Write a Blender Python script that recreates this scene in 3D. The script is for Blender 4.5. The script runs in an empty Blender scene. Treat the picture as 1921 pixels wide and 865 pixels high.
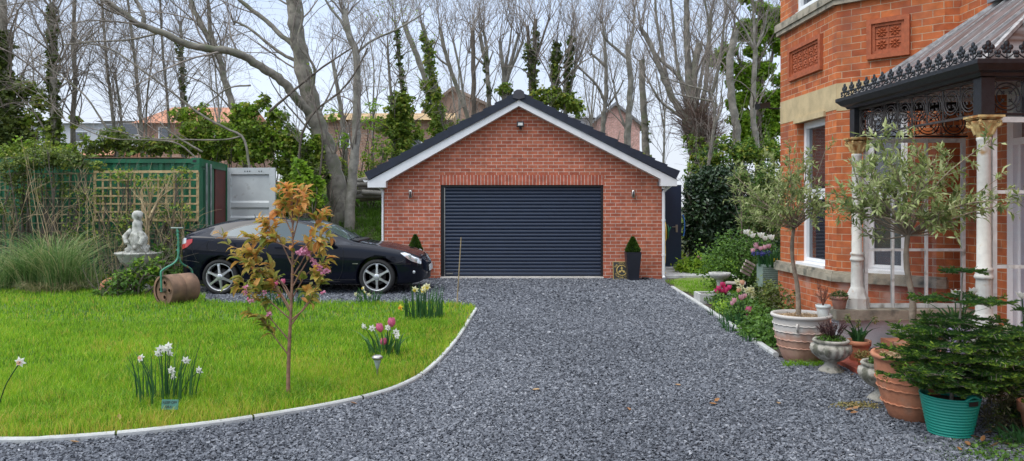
import bpy, math, random
import numpy as np
from mathutils import Vector
PI = math.pi
R = math.radians
rng = np.random.default_rng(7)
random.seed(7)
S = bpy.context.scene
C = S.collection

# ------------------------------------------------------------------ camera, sky, sun, exposure
cam = bpy.data.objects.new('camera', bpy.data.cameras.new('camera'))
C.objects.link(cam)
cam.location = (0, 0, 1.6)
cam.rotation_euler = (R(90), 0, 0)
cam.data.sensor_width = 36
cam.data.lens = 26.24
cam.data.shift_y = -0.0247
cam.data.clip_end = 1500
S.camera = cam

SUN_EL, SUN_AZ = 57, 243          # azimuth clockwise from +Y
w = bpy.data.worlds.new('World'); S.world = w; w.use_nodes = True
nt = w.node_tree; nt.nodes.clear()
out = nt.nodes.new('ShaderNodeOutputWorld')
sky = nt.nodes.new('ShaderNodeTexSky'); sky.sky_type = 'NISHITA'; sky.sun_disc = False
sky.sun_elevation = R(SUN_EL); sky.sun_rotation = R(SUN_AZ); sky.air_density = 1.2; sky.dust_density = 3.0
bg = nt.nodes.new('ShaderNodeBackground'); bg.inputs[1].default_value = 0.09
nt.links.new(sky.outputs[0], bg.inputs[0])
bg2 = nt.nodes.new('ShaderNodeBackground'); bg2.inputs[1].default_value = 1.0
tc = nt.nodes.new('ShaderNodeTexCoord'); sep = nt.nodes.new('ShaderNodeSeparateXYZ')
nt.links.new(tc.outputs['Generated'], sep.inputs[0])
rp = nt.nodes.new('ShaderNodeValToRGB')
rp.color_ramp.elements[0].position = 0.0; rp.color_ramp.elements[0].color = (.72, .76, .82, 1)
rp.color_ramp.elements[1].position = 1.0; rp.color_ramp.elements[1].color = (1.9, 2.0, 2.15, 1)
e = rp.color_ramp.elements.new(0.30); e.color = (.57, .70, .94, 1)
nt.links.new(sep.outputs[2], rp.inputs[0])
mp = nt.nodes.new('ShaderNodeMapping'); mp.inputs['Scale'].default_value = (1.2, 1.2, 3.5)
nt.links.new(tc.outputs['Generated'], mp.inputs[0])
nz = nt.nodes.new('ShaderNodeTexNoise'); nz.inputs['Scale'].default_value = 1.6; nz.inputs['Detail'].default_value = 5
nt.links.new(mp.outputs[0], nz.inputs[0])
mr = nt.nodes.new('ShaderNodeMapRange'); mr.inputs[1].default_value = .3; mr.inputs[2].default_value = .7
mr.inputs[3].default_value = .93; mr.inputs[4].default_value = 1.10
nt.links.new(nz.outputs[0], mr.inputs[0])
vm = nt.nodes.new('ShaderNodeVectorMath'); vm.operation = 'SCALE'
nt.links.new(rp.outputs[0], vm.inputs[0]); nt.links.new(mr.outputs[0], vm.inputs[3])
nt.links.new(vm.outputs[0], bg2.inputs[0])
mx = nt.nodes.new('ShaderNodeMixShader'); mx.inputs[0].default_value = .86
nt.links.new(bg.outputs[0], mx.inputs[1]); nt.links.new(bg2.outputs[0], mx.inputs[2])
nt.links.new(mx.outputs[0], out.inputs[0])

sd = bpy.data.lights.new('sun', 'SUN'); sd.energy = 1.5; sd.angle = R(38); sd.color = (1, .965, .9)
so = bpy.data.objects.new('sun', sd); C.objects.link(so); so.location = (-10, -12, 20)
az = R(SUN_AZ)
sdir = Vector((math.sin(az)*math.cos(R(SUN_EL)), math.cos(az)*math.cos(R(SUN_EL)), math.sin(R(SUN_EL))))
so.rotation_euler = sdir.to_track_quat('Z', 'Y').to_euler()
S.view_settings.view_transform = 'Standard'; S.view_settings.look = 'None'
S.view_settings.exposure = 0.44; S.view_settings.gamma = 1

# ------------------------------------------------------------------ helpers
def P(px, py, Y):
    """point at distance Y seen at a pixel of the photograph"""
    return np.array([(px-960.5)/1400*Y, Y, 1.6-(py-385)/1400*Y])
def G(px, py):
    Y = 2240/(py-385)
    return np.array([(px-960.5)/1400*Y, Y, 0.])

class MB:
    def __init__(s): s.ch = []; s.nv = 0
    def add(s, V, F, rnd=None, smooth=False):
        V = np.asarray(V, float).reshape(-1, 3); F = np.asarray(F, int)
        if rnd is None: rnd = np.zeros(len(F))
        s.ch.append((V, F+s.nv, np.broadcast_to(np.asarray(rnd, float), (len(F),)), smooth)); s.nv += len(V); return s
    def box(s, x0, x1, y0, y1, z0, z1, rnd=None):
        V = [(x0,y0,z0),(x1,y0,z0),(x1,y1,z0),(x0,y1,z0),(x0,y0,z1),(x1,y0,z1),(x1,y1,z1),(x0,y1,z1)]
        F = [(0,3,2,1),(4,5,6,7),(0,1,5,4),(1,2,6,5),(2,3,7,6),(3,0,4,7)]
        return s.add(V, F, rnd)
    def obox(s, c, size, rot, rnd=None):
        """box of size about centre c, rotated by Euler angles (x,y,z) in radians"""
        from mathutils import Euler
        M = np.array(Euler(rot).to_matrix())
        h = np.array(size)/2
        V = np.array([(x,y,z) for z in (-1,1) for x,y in ((-1,-1),(1,-1),(1,1),(-1,1))])*h
        F = [(0,3,2,1),(4,5,6,7),(0,1,5,4),(1,2,6,5),(2,3,7,6),(3,0,4,7)]
        return s.add(V@M.T+np.array(c), F, rnd)
    def bar(s, a, b, w_, h_, up=(0,0,1), rnd=None):
        a = np.array(a, float); b = np.array(b, float); t = b-a; t /= np.linalg.norm(t)
        u = np.cross(t, up); u /= np.linalg.norm(u); v = np.cross(u, t)
        V = [p+u*i*w_/2+v*j*h_/2 for p in (a, b) for i, j in ((-1,-1),(1,-1),(1,1),(-1,1))]
        return s.add(V, [(0,3,2,1),(4,5,6,7),(0,1,5,4),(1,2,6,5),(2,3,7,6),(3,0,4,7)], rnd)
    def tube(s, pts, rad, n=8, cap=True, smooth=True, closed=False):
        pts = np.asarray(pts, float)
        if np.isscalar(rad): rad = np.full(len(pts), rad)
        if closed:
            pts = np.vstack([pts, pts[:1]]); rad = np.append(rad, rad[0])
        V, F = tubes(pts[None], np.asarray(rad, float)[None], n)
        s.add(V, F, smooth=smooth)
        if cap and not closed:
            s.add(V[:n], [list(range(n))]); s.add(V[-n:], [list(range(n))[::-1]])
        return s
    def lathe(s, prof, c=(0,0,0), n=24, smooth=True, flute=None, axis='z', caps=True):
        """prof: (r,z) list bottom to top; flute(theta, i) gives a factor on r"""
        th = np.linspace(0, 2*PI, n, endpoint=False); V = []
        for i, (r, z) in enumerate(prof):
            f = 1 if flute is None else flute(th, i)
            rr = r*f*np.ones(n)
            V.append(np.stack([rr*np.cos(th), rr*np.sin(th), np.full(n, z)], 1))
        V = np.vstack(V)
        if axis == 'x': V = V[:, [2,0,1]]
        if axis == 'y': V = V[:, [0,2,1]]*np.array([1,1,-1.])
        k = len(prof); F = []
        for i in range(k-1):
            for j in range(n):
                F.append((i*n+j, i*n+(j+1)%n, (i+1)*n+(j+1)%n, (i+1)*n+j))
        s.add(V+np.array(c), F, smooth=smooth)
        if not caps: return s
        if prof[0][0] > 1e-4: s.add(V[:n]+np.array(c), [list(range(n))[::-1]])
        if prof[-1][0] > 1e-4: s.add(V[-n:]+np.array(c), [list(range(n))])
        return s
    def prism(s, poly, a, b, axis='y', rnd=None):
        """extrude a closed 2D outline along an axis from a to b; outline in the other two axes"""
        poly = np.asarray(poly, float); n = len(poly)
        def mk(t):
            T = np.full(n, t)
            return {'y': np.stack([poly[:,0], T, poly[:,1]],1), 'x': np.stack([T, poly[:,0], poly[:,1]],1), 'z': np.stack([poly[:,0], poly[:,1], T],1)}[axis]
        V = np.vstack([mk(a), mk(b)])
        s.add(V, [(i, (i+1)%n, n+(i+1)%n, n+i) for i in range(n)], rnd)
        s.add(V[:n], [list(range(n))[::-1]], rnd); s.add(V[n:], [list(range(n))], rnd)
        return s
    def build(s, name, mat, parent=None, origin=None, uv=False):
        return _build(s, name, mat, parent, origin, uv)

def tubes(Pp, Rr, n):
    Pp = np.asarray(Pp, float); m, k, _ = Pp.shape
    T = np.gradient(Pp, axis=1) if k > 2 else np.repeat((Pp[:,1:]-Pp[:,:1]), 2, 1)
    T /= np.linalg.norm(T, axis=2, keepdims=True)+1e-12
    ch = Pp[:,-1]-Pp[:,0]
    closed = np.linalg.norm(ch, axis=1) < 1e-6
    if closed.any(): ch[closed] = np.cross(T[closed,0], T[closed, max(1,k//4)])  # plane normal
    ax = np.argmin(np.abs(ch), axis=1)
    ref = np.zeros((m,3)); ref[np.arange(m), ax] = 1
    if closed.any():
        ref[closed] = ch[closed]/(np.linalg.norm(ch[closed],axis=1,keepdims=True)+1e-12)
        T[closed,0] = T[closed,-1] = (Pp[closed,1]-Pp[closed,-2])/(np.linalg.norm(Pp[closed,1]-Pp[closed,-2],axis=1,keepdims=True)+1e-12)
    ref = np.repeat(ref[:,None,:], k, 1)
    u = np.cross(T, ref); u /= np.linalg.norm(u, axis=2, keepdims=True)+1e-12
    v = np.cross(T, u)
    a = np.linspace(0, 2*PI, n, endpoint=False)
    V = Pp[:,:,None,:] + Rr[:,:,None,None]*(np.cos(a)[None,None,:,None]*u[:,:,None,:]+np.sin(a)[None,None,:,None]*v[:,:,None,:])
    base = (np.arange(m)*k*n)[:,None,None]; i = (np.arange(k-1)*n)[None,:,None]; j = np.arange(n)[None,None,:]; j2 = (j+1)%n
    F = np.stack([base+i+j, base+i+n+j, base+i+n+j2, base+i+j2], -1).reshape(-1,4)
    return V.reshape(-1,3), F

def wpos(o):
    p = np.zeros(3)
    while o is not None: p += np.array(o.location); o = o.parent
    return p
def _build(s, name, mat, parent, origin, uv):
    V = np.vstack([c[0] for c in s.ch])
    org = wpos(parent) if parent is not None else np.zeros(3)
    loc = np.zeros(3)
    if origin is not None: loc = np.array(origin, float)-org; org = np.array(origin, float)
    V = V-org
    li = []; lt = []; rn = []; sm = []
    for _, F, r_, smt in s.ch:
        k = F.shape[1]; li.append(F.ravel()); lt.append(np.full(len(F), k)); rn.append(r_); sm.append(np.full(len(F), smt))
    li = np.concatenate(li); lt = np.concatenate(lt); rn = np.concatenate(rn); sm = np.concatenate(sm)
    ls = np.concatenate([[0], np.cumsum(lt)[:-1]])
    me = bpy.data.meshes.new(name)
    me.vertices.add(len(V)); me.vertices.foreach_set('co', V.ravel())
    me.loops.add(len(li)); me.loops.foreach_set('vertex_index', li.astype(np.int32))
    me.polygons.add(len(lt)); me.polygons.foreach_set('loop_start', ls.astype(np.int32)); me.polygons.foreach_set('loop_total', lt.astype(np.int32))
    me.polygons.foreach_set('use_smooth', sm)
    if rn.any():
        at = me.attributes.new('rnd', 'FLOAT', 'FACE'); at.data.foreach_set('value', rn.astype(np.float32))
    me.update(calc_edges=True)
    if uv:
        ul = me.uv_layers.new(name='UVMap'); N = np.zeros(len(lt)*3); me.polygons.foreach_get('normal', N); N = N.reshape(-1,3)
        W = V+org; uvs = np.zeros((len(li),2)); fi = np.repeat(np.arange(len(lt)), lt); NL = N[fi]; PL = W[li]
        tx = np.stack([-NL[:,1], NL[:,0]],1); tl = np.linalg.norm(tx,axis=1,keepdims=True)
        flat = np.abs(NL[:,2]) > .75
        tx = tx/np.maximum(tl, 1e-6)
        uvs[:,0] = np.where(flat, PL[:,0], (PL[:,:2]*tx).sum(1)); uvs[:,1] = np.where(flat, PL[:,1], PL[:,2])
        ul.data.foreach_set('uv', uvs.ravel())
    me.materials.append(mat)
    o = bpy.data.objects.new(name, me); C.objects.link(o)
    if parent is not None: o.parent = parent
    o.location = loc
    return o

def tag(o, label=None, cat=None, group=None, kind=None):
    if label: o['label'] = label
    if cat: o['category'] = cat
    if group: o['group'] = group
    if kind: o['kind'] = kind
    return o
def thing(name, loc, label, cat, group=None, rz=0):
    o = bpy.data.objects.new(name, None); C.objects.link(o); o.location = tuple(float(v) for v in loc); o.rotation_euler = (0,0,rz)
    return tag(o, label, cat, group)
def part_empty(name, parent, loc):
    o = bpy.data.objects.new(name, None); C.objects.link(o); o.parent = parent
    o.location = tuple(float(v) for v in (np.array(loc)-wpos(parent))); return o
def copy_tree(o, parent=None):
    c = o.copy(); C.objects.link(c); c.parent = parent
    for ch in list(o.children): copy_tree(ch, c)
    return c

# ------------------------------------------------------------------ materials
def node(nt, t, **kw):
    n = nt.nodes.new(t)
    for k, v in kw.items():
        if isinstance(k, str) and k.startswith('i_'): n.inputs[k[2:].replace('_', ' ')].default_value = v
        else: setattr(n, k, v)
    return n
def _mat(name):
    m = bpy.data.materials.new(name); m.use_nodes = True
    return m, m.node_tree, m.node_tree.nodes['Principled BSDF']
def noise_mix(nt, c1, c2, scale, lo=.35, hi=.65, detail=6, coord='Object', vec=None):
    if vec is None:
        t = node(nt, 'ShaderNodeTexCoord'); vec = t.outputs[coord]
    n = node(nt, 'ShaderNodeTexNoise'); n.inputs['Scale'].default_value = scale; n.inputs['Detail'].default_value = detail
    nt.links.new(vec, n.inputs['Vector'])
    r = node(nt, 'ShaderNodeValToRGB'); el = r.color_ramp.elements
    el[0].position = lo; el[0].color = (*c1, 1); el[1].position = hi; el[1].color = (*c2, 1)
    nt.links.new(n.outputs[0], r.inputs[0])
    return r.outputs[0], n.outputs[0], vec
def mat(name, col, rough=.6, metal=0, var=.18, scale=6, col2=None, bump=0., bscale=60, spec=.5, coat=0, stain=None, lo=.35, hi=.65):
    m, nt, b = _mat(name)
    c1 = tuple(c*(1-var) for c in col); c2 = col2 or tuple(min(1, c*(1+var)) for c in col)
    o_, f, vec = noise_mix(nt, c1, c2, scale, lo, hi)
    if stain:
        sc, scol, slo, shi = stain
        n = node(nt, 'ShaderNodeTexNoise'); n.inputs['Scale'].default_value = sc; n.inputs['Detail'].default_value = 8
        nt.links.new(vec, n.inputs['Vector'])
        mr = node(nt, 'ShaderNodeMapRange'); mr.inputs[1].default_value = slo; mr.inputs[2].default_value = shi
        nt.links.new(n.outputs[0], mr.inputs[0])
        mx = node(nt, 'ShaderNodeMix', data_type='RGBA'); nt.links.new(mr.outputs[0], mx.inputs[0]); nt.links.new(o_, mx.inputs[6]); mx.inputs[7].default_value = (*scol, 1)
        o_ = mx.outputs[2]
    nt.links.new(o_, b.inputs['Base Color'])
    b.inputs['Roughness'].default_value = rough; b.inputs['Metallic'].default_value = metal
    b.inputs['Specular IOR Level'].default_value = spec; b.inputs['Coat Weight'].default_value = coat
    b.inputs['Coat Roughness'].default_value = .04
    if bump:
        n = node(nt, 'ShaderNodeTexNoise'); n.inputs['Scale'].default_value = bscale; n.inputs['Detail'].default_value = 6
        nt.links.new(vec, n.inputs['Vector'])
        bp = node(nt, 'ShaderNodeBump'); bp.inputs['Strength'].default_value = bump; bp.inputs['Distance'].default_value = .01
        nt.links.new(n.outputs[0], bp.inputs['Height']); nt.links.new(bp.outputs[0], b.inputs['Normal'])
    return m
def leafmat(name, cols, trans=.3, rough=.5, spec=.35):
    """leaf colour chosen per leaf by the face attribute rnd"""
    m, nt, b = _mat(name)
    a = node(nt, 'ShaderNodeAttribute', attribute_name='rnd')
    r = node(nt, 'ShaderNodeValToRGB'); el = r.color_ramp.elements
    for i, c in enumerate(cols):
        p = i/(len(cols)-1)
        if i == 0: e = el[0]
        elif i == len(cols)-1: e = el[-1]
        else: e = el.new(p)
        e.position = p; e.color = (*c, 1)
    nt.links.new(a.outputs['Fac'], r.inputs[0]); nt.links.new(r.outputs[0], b.inputs['Base Color'])
    b.inputs['Roughness'].default_value = rough; b.inputs['Specular IOR Level'].default_value = spec
    if trans:
        t = node(nt, 'ShaderNodeBsdfTranslucent'); nt.links.new(r.outputs[0], t.inputs[0])
        mx = node(nt, 'ShaderNodeMixShader'); mx.inputs[0].default_value = trans
        nt.links.new(b.outputs[0], mx.inputs[1]); nt.links.new(t.outputs[0], mx.inputs[2])
        nt.links.new(mx.outputs[0], nt.nodes['Material Output'].inputs[0])
    return m
def brickmat(name, c1, c2, mortar, bw=.225, rh=.075, ms=.005, bias=0., patch=None, bump=.6, rough=.85):
    m, nt, b = _mat(name)
    uv = node(nt, 'ShaderNodeTexCoord'); br = node(nt, 'ShaderNodeTexBrick')
    nt.links.new(uv.outputs['UV'], br.inputs['Vector'])
    br.inputs['Color1'].default_value = (*c1, 1); br.inputs['Color2'].default_value = (*c2, 1); br.inputs['Mortar'].default_value = (*mortar, 1)
    br.inputs['Scale'].default_value = 1; br.inputs['Mortar Size'].default_value = ms; br.inputs['Mortar Smooth'].default_value = .15
    br.inputs['Bias'].default_value = bias; br.inputs['Brick Width'].default_value = bw; br.inputs['Row Height'].default_value = rh
    n = node(nt, 'ShaderNodeTexNoise'); n.inputs['Scale'].default_value = 9; n.inputs['Detail'].default_value = 8
    nt.links.new(uv.outputs['UV'], n.inputs['Vector'])
    mr = node(nt, 'ShaderNodeMapRange'); mr.inputs[1].default_value = .3; mr.inputs[2].default_value = .7; mr.inputs[3].default_value = .78; mr.inputs[4].default_value = 1.2
    nt.links.new(n.outputs[0], mr.inputs[0])
    n2 = node(nt, 'ShaderNodeTexNoise'); n2.inputs['Scale'].default_value = 1.1; n2.inputs['Detail'].default_value = 3
    nt.links.new(uv.outputs['UV'], n2.inputs['Vector'])
    mr2 = node(nt, 'ShaderNodeMapRange'); mr2.inputs[1].default_value = .3; mr2.inputs[2].default_value = .7; mr2.inputs[3].default_value = .88; mr2.inputs[4].default_value = 1.1
    nt.links.new(n2.outputs[0], mr2.inputs[0])
    mu = node(nt, 'ShaderNodeMath', operation='MULTIPLY'); nt.links.new(mr.outputs[0], mu.inputs[0]); nt.links.new(mr2.outputs[0], mu.inputs[1])
    sc = node(nt, 'ShaderNodeVectorMath', operation='SCALE'); nt.links.new(br.outputs[0], sc.inputs[0]); nt.links.new(mu.outputs[0], sc.inputs[3])
    o_ = sc.outputs[0]
    if patch:
        pc, psc, lo, hi = patch
        n3 = node(nt, 'ShaderNodeTexNoise'); n3.inputs['Scale'].default_value = psc; n3.inputs['Detail'].default_value = 7
        nt.links.new(uv.outputs['UV'], n3.inputs['Vector'])
        m3 = node(nt, 'ShaderNodeMapRange'); m3.inputs[1].default_value = lo; m3.inputs[2].default_value = hi; m3.inputs[4].default_value = .75
        nt.links.new(n3.outputs[0], m3.inputs[0])
        mx = node(nt, 'ShaderNodeMix', data_type='RGBA'); nt.links.new(m3.outputs[0], mx.inputs[0]); nt.links.new(o_, mx.inputs[6]); mx.inputs[7].default_value = (*pc, 1)
        o_ = mx.outputs[2]
    nt.links.new(o_, b.inputs['Base Color']); b.inputs['Roughness'].default_value = rough; b.inputs['Specular IOR Level'].default_value = .25
    sub = node(nt, 'ShaderNodeMath', operation='MULTIPLY_ADD'); nt.links.new(br.outputs['Fac'], sub.inputs[0]); sub.inputs[1].default_value = -1.
    n4 = node(nt, 'ShaderNodeTexNoise'); n4.inputs['Scale'].default_value = 90; nt.links.new(uv.outputs['UV'], n4.inputs['Vector'])
    m4 = node(nt, 'ShaderNodeMath', operation='MULTIPLY'); nt.links.new(n4.outputs[0], m4.inputs[0]); m4.inputs[1].default_value = .5
    nt.links.new(m4.outputs[0], sub.inputs[2])
    bp = node(nt, 'ShaderNodeBump'); bp.inputs['Strength'].default_value = bump; bp.inputs['Distance'].default_value = .006
    nt.links.new(sub.outputs[0], bp.inputs['Height']); nt.links.new(bp.outputs[0], b.inputs['Normal'])
    return m
def glassmat(name, tint, refl=.5, rough=.03, see=.0, gcol=(.9,.95,1,1)):
    """window glass: dark body with a mirror coat, or partly clear when see > 0"""
    m, nt, b = _mat(name)
    b.inputs['Base Color'].default_value = (*tint, 1); b.inputs['Roughness'].default_value = .25; b.inputs['Specular IOR Level'].default_value = .05
    gl = node(nt, 'ShaderNodeBsdfGlossy'); gl.inputs['Roughness'].default_value = rough; gl.inputs['Color'].default_value = gcol
    fr = node(nt, 'ShaderNodeFresnel'); fr.inputs[0].default_value = 1.5
    ad = node(nt, 'ShaderNodeMath', operation='ADD'); ad.inputs[1].default_value = refl; ad.use_clamp = True
    nt.links.new(fr.outputs[0], ad.inputs[0])
    mx = node(nt, 'ShaderNodeMixShader'); nt.links.new(ad.outputs[0], mx.inputs[0])
    src = b.outputs[0]
    if see:
        tr = node(nt, 'ShaderNodeBsdfTransparent'); m2 = node(nt, 'ShaderNodeMixShader'); m2.inputs[0].default_value = see
        nt.links.new(b.outputs[0], m2.inputs[1]); nt.links.new(tr.outputs[0], m2.inputs[2]); src = m2.outputs[0]
    nt.links.new(src, mx.inputs[1]); nt.links.new(gl.outputs[0], mx.inputs[2])
    nt.links.new(mx.outputs[0], nt.nodes['Material Output'].inputs[0])
    return m

M = {}
M['garage_brick'] = brickmat('garage_brick', (.39,.105,.060), (.52,.165,.092), (.60,.48,.40), ms=.0055, bump=.5, patch=((.24,.10,.07), .9, .58, .85))
M['soldier'] = brickmat('soldier_brick', (.42,.11,.065), (.50,.15,.09), (.60,.50,.43), bw=.225, rh=.075, ms=.006)
M['house_brick'] = brickmat('house_brick', (.36,.09,.036), (.55,.165,.055), (.50,.38,.26), bw=.222, rh=.083, ms=.004, patch=((.22,.08,.055), 1.7, .54, .72), bump=.8)
M['house_brick_low'] = brickmat('house_brick_low', (.40,.10,.045), (.56,.165,.065), (.48,.36,.26), bw=.222, rh=.083, ms=.004, patch=((.55,.36,.30), 2.6, .52, .66), bump=.8)
M['far_brick'] = brickmat('far_brick', (.30,.16,.10), (.42,.24,.16), (.4,.33,.28), ms=.01, bump=.1)
M['far_brick_pink'] = brickmat('far_brick_pink', (.48,.25,.20), (.58,.32,.27), (.6,.45,.4), ms=.008, bump=.1)
M['white'] = mat('white_upvc', (.78,.79,.80), .35, var=.04)
M['white_dirty'] = mat('weathered_white_paint', (.66,.66,.63), .5, var=.12, scale=14, stain=(9, (.28,.25,.2), .58, .75), bump=.1)
M['rust_paint'] = mat('rusting_white_paint', (.66,.64,.58), .55, var=.1, scale=10, stain=(10, (.45,.27,.12), .60, .74), bump=.3)
M['rust_cap'] = mat('rusty_yellow_capital', (.55,.40,.17), .65, var=.3, scale=16, stain=(11, (.33,.13,.03), .47, .62), bump=.4)
M['navy'] = mat('navy_coated_slats', (.010,.021,.048), .34, var=.06, spec=.6)
M['tile'] = mat('slate_blue_roof_tile', (.012,.018,.034), .6, var=.2, scale=9, bump=.2)
M['dark'] = mat('black_plastic', (.012,.012,.014), .4, var=.1)
M['steel'] = mat('brushed_steel', (.45,.43,.40), .32, metal=.9, var=.05)
M['concrete'] = mat('pale_concrete', (.46,.46,.44), .8, var=.12, scale=9, bump=.3, stain=(5, (.26,.26,.24), .55, .75))
M['kerb'] = mat('kerb_concrete', (.43,.44,.43), .75, var=.1, scale=12, bump=.3, stain=(4, (.38,.39,.36), .55, .72))
M['stone'] = mat('weathered_sandstone', (.34,.30,.23), .85, var=.2, scale=8, bump=.6, stain=(6, (.10,.10,.08), .5, .68))
M['band'] = mat('buff_render', (.50,.39,.22), .85, var=.12, scale=7, bump=.5, bscale=120)
M['terra_panel'] = mat('moulded_terracotta', (.36,.09,.032), .7, var=.15, scale=20, bump=.2)
M['iron'] = mat('black_cast_iron', (.014,.016,.020), .38, var=.3, scale=20, bump=.15)
M['iron_dull'] = mat('dull_brown_iron', (.05,.042,.04), .6, var=.3, scale=20, bump=.2)
M['cream'] = mat('cream_board', (.62,.55,.40), .6, var=.06)
M['render_wall'] = mat('white_roughcast', (.66,.64,.66), .85, var=.08, scale=6, bump=.8, bscale=90, stain=(3, (.42,.40,.42), .56, .75))
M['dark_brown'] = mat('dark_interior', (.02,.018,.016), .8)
M['soil'] = mat('soil', (.045,.032,.02), .95, var=.35, scale=12, bump=.9, bscale=40)
M['terracotta'] = mat('terracotta', (.42,.17,.09), .8, var=.18, scale=9, bump=.25, stain=(5, (.30,.22,.16), .52, .7))
M['green_paint'] = mat('container_green', (.010,.115,.052), .42, var=.14, scale=3, stain=(7, (.05,.06,.03), .6, .8))
M['container_grey'] = mat('container_grey', (.52,.55,.54), .5, var=.08, scale=3, stain=(6, (.25,.24,.21), .6, .8))
M['container_red'] = mat('container_red', (.10,.018,.012), .6, var=.2, scale=4)
M['trellis'] = mat('tan_trellis_wood', (.46,.33,.17), .8, var=.2, scale=14, bump=.2)
M['old_wood'] = mat('grey_green_old_wood', (.24,.21,.12), .85, var=.3, scale=14, bump=.2)
M['bark'] = mat('grey_bark', (.22,.20,.165), .9, var=.35, scale=7, bump=1., bscale=25, stain=(3.5, (.10,.115,.06), .5, .7))
M['bark_pale'] = mat('pale_bark', (.25,.235,.20), .9, var=.25, scale=7, bump=.9, bscale=25, stain=(3, (.13,.13,.09), .5, .7))
M['bark_dark'] = mat('dark_bark', (.11,.09,.07), .9, var=.35, scale=7, bump=1., bscale=25)
M['twig'] = mat('twig', (.24,.205,.175), .85, var=.3, scale=3)
M['twig_red'] = mat('reddish_twig', (.12,.07,.055), .85, var=.3, scale=3)
M['tan_stem'] = mat('dry_tan_stem', (.33,.25,.14), .85, var=.3, scale=6)
M['rust'] = mat('rusty_iron_drum', (.20,.115,.07), .75, var=.3, scale=6, bump=.3, stain=(4, (.10,.06,.04), .5, .7))
M['old_green'] = mat('flaking_green_paint', (.05,.22,.14), .6, var=.3, scale=14, stain=(12, (.2,.12,.05), .6, .72))
M['statue'] = mat('lichened_white_stone', (.42,.42,.38), .9, var=.2, scale=12, bump=.7, stain=(9, (.18,.18,.15), .5, .68))
M['turq'] = mat('turquoise_rubber', (.006,.26,.19), .42, var=.08, scale=5)
M['lilac'] = mat('lilac_glaze', (.5,.42,.62), .3, var=.05)
M['blue_door'] = mat('royal_blue_gloss', (.010,.026,.17), .5, var=.05, spec=.2)
M['brass'] = mat('brass', (.6,.42,.15), .3, metal=1, var=.05)
M['black_paint'] = mat('black_car_paint', (.003,.0045,.012), .4, var=.0, spec=.05, coat=.6)
M['hood_dirty'] = M['black_paint']
M['tyre'] = mat('tyre_rubber', (.018,.018,.018), .8, var=.1)
M['alloy'] = mat('silver_alloy', (.58,.59,.60), .3, metal=.75, var=.03)
M['car_glass'] = glassmat('car_glass', (.065,.09,.10), .0, rough=.02, gcol=(.8,.85,.9,1))
M['win_glass'] = glassmat('window_glass', (.03,.03,.035), .10, see=.25)
M['clear'] = glassmat('clear_pane', (.02,.022,.025), .0, see=.985, gcol=(.8,.85,.9,1))
M['lamp_red'] = mat('red_lens', (.42,.01,.012), .12, var=.05, coat=1.)
M['lamp_clear'] = mat('clear_lens', (.62,.64,.66), .1, metal=.5, var=.15, scale=30, coat=1.)
M['yellow_hose'] = mat('yellow_hose', (.62,.38,.05), .5, var=.1)
M['green_plastic'] = mat('green_plastic', (.02,.26,.12), .4, var=.05)
M['blue_hose'] = mat('blue_hose', (.03,.14,.42), .5, var=.05)
M['gold'] = mat('gold_lettering', (.55,.40,.12), .5, var=.1)
M['sign_black'] = mat('sign_black', (.03,.032,.03), .5, var=.2)
M['sign_green'] = mat('dull_green_plate', (.07,.20,.16), .45, var=.1)
M['gravel_stone'] = leafmat('slate_chips', [(.030,.034,.042),(.075,.083,.098),(.12,.13,.15),(.165,.177,.20),(.22,.232,.252),(.34,.35,.37)], trans=0, rough=.7, spec=.3)
M['mulch'] = leafmat('pale_gravel_mulch', [(.25,.16,.08),(.42,.30,.17),(.55,.42,.28)], trans=0, rough=.8)
M['grass'] = leafmat('lawn_grass', [(.07,.17,.012),(.17,.35,.018),(.27,.50,.022),(.38,.56,.03),(.55,.42,.09)], trans=.45, rough=.5)
M['strap'] = leafmat('strap_leaf', [(.02,.075,.025),(.04,.12,.035),(.06,.16,.04)], trans=.25)
M['ivy'] = leafmat('ivy_leaf', [(.06,.11,.02),(.12,.20,.03),(.21,.31,.045),(.33,.40,.055),(.48,.44,.08)], trans=.45)
M['ivy_dark'] = leafmat('dark_ivy_leaf', [(.045,.07,.02),(.085,.125,.03),(.14,.19,.04),(.24,.27,.05)], trans=.4)
M['lime'] = leafmat('lime_leaf', [(.11,.22,.025),(.20,.36,.035),(.32,.50,.045),(.42,.54,.06)], trans=.5)
M['camellia'] = leafmat('camellia_leaf', [(.012,.030,.015),(.022,.050,.022),(.04,.08,.032),(.08,.13,.045)], trans=.15, rough=.3, spec=.5)
M['olive'] = leafmat('olive_leaf', [(.11,.16,.05),(.22,.29,.09),(.36,.43,.16),(.50,.55,.28)], trans=.4)
M['bronze'] = leafmat('bronze_cherry_leaf', [(.18,.23,.04),(.32,.31,.06),(.45,.33,.07),(.58,.33,.08),(.60,.26,.08)], trans=.5)
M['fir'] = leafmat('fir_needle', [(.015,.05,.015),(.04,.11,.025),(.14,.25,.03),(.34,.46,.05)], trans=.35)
M['mid'] = leafmat('garden_leaf', [(.03,.07,.015),(.06,.14,.02),(.10,.21,.03),(.17,.30,.04)], trans=.35)
M['topiary'] = leafmat('box_leaf', [(.02,.05,.01),(.05,.11,.015),(.10,.18,.02)], trans=.2)
M['dry'] = leafmat('dry_grass_leaf', [(.10,.10,.04),(.20,.18,.08),(.33,.27,.14),(.12,.17,.06)], trans=.3)
M['fallen'] = leafmat('dead_leaf', [(.22,.10,.04),(.36,.18,.07),(.42,.30,.16)], trans=.15)
M['heather'] = leafmat('dark_heather', [(.05,.02,.022),(.09,.04,.04),(.14,.08,.07)], trans=.1)
M['succulent'] = leafmat('succulent_leaf', [(.16,.16,.05),(.3,.22,.08),(.12,.2,.05)], trans=.2)
def petal(name, a, b): return leafmat(name, [a, b], trans=.4)
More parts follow.
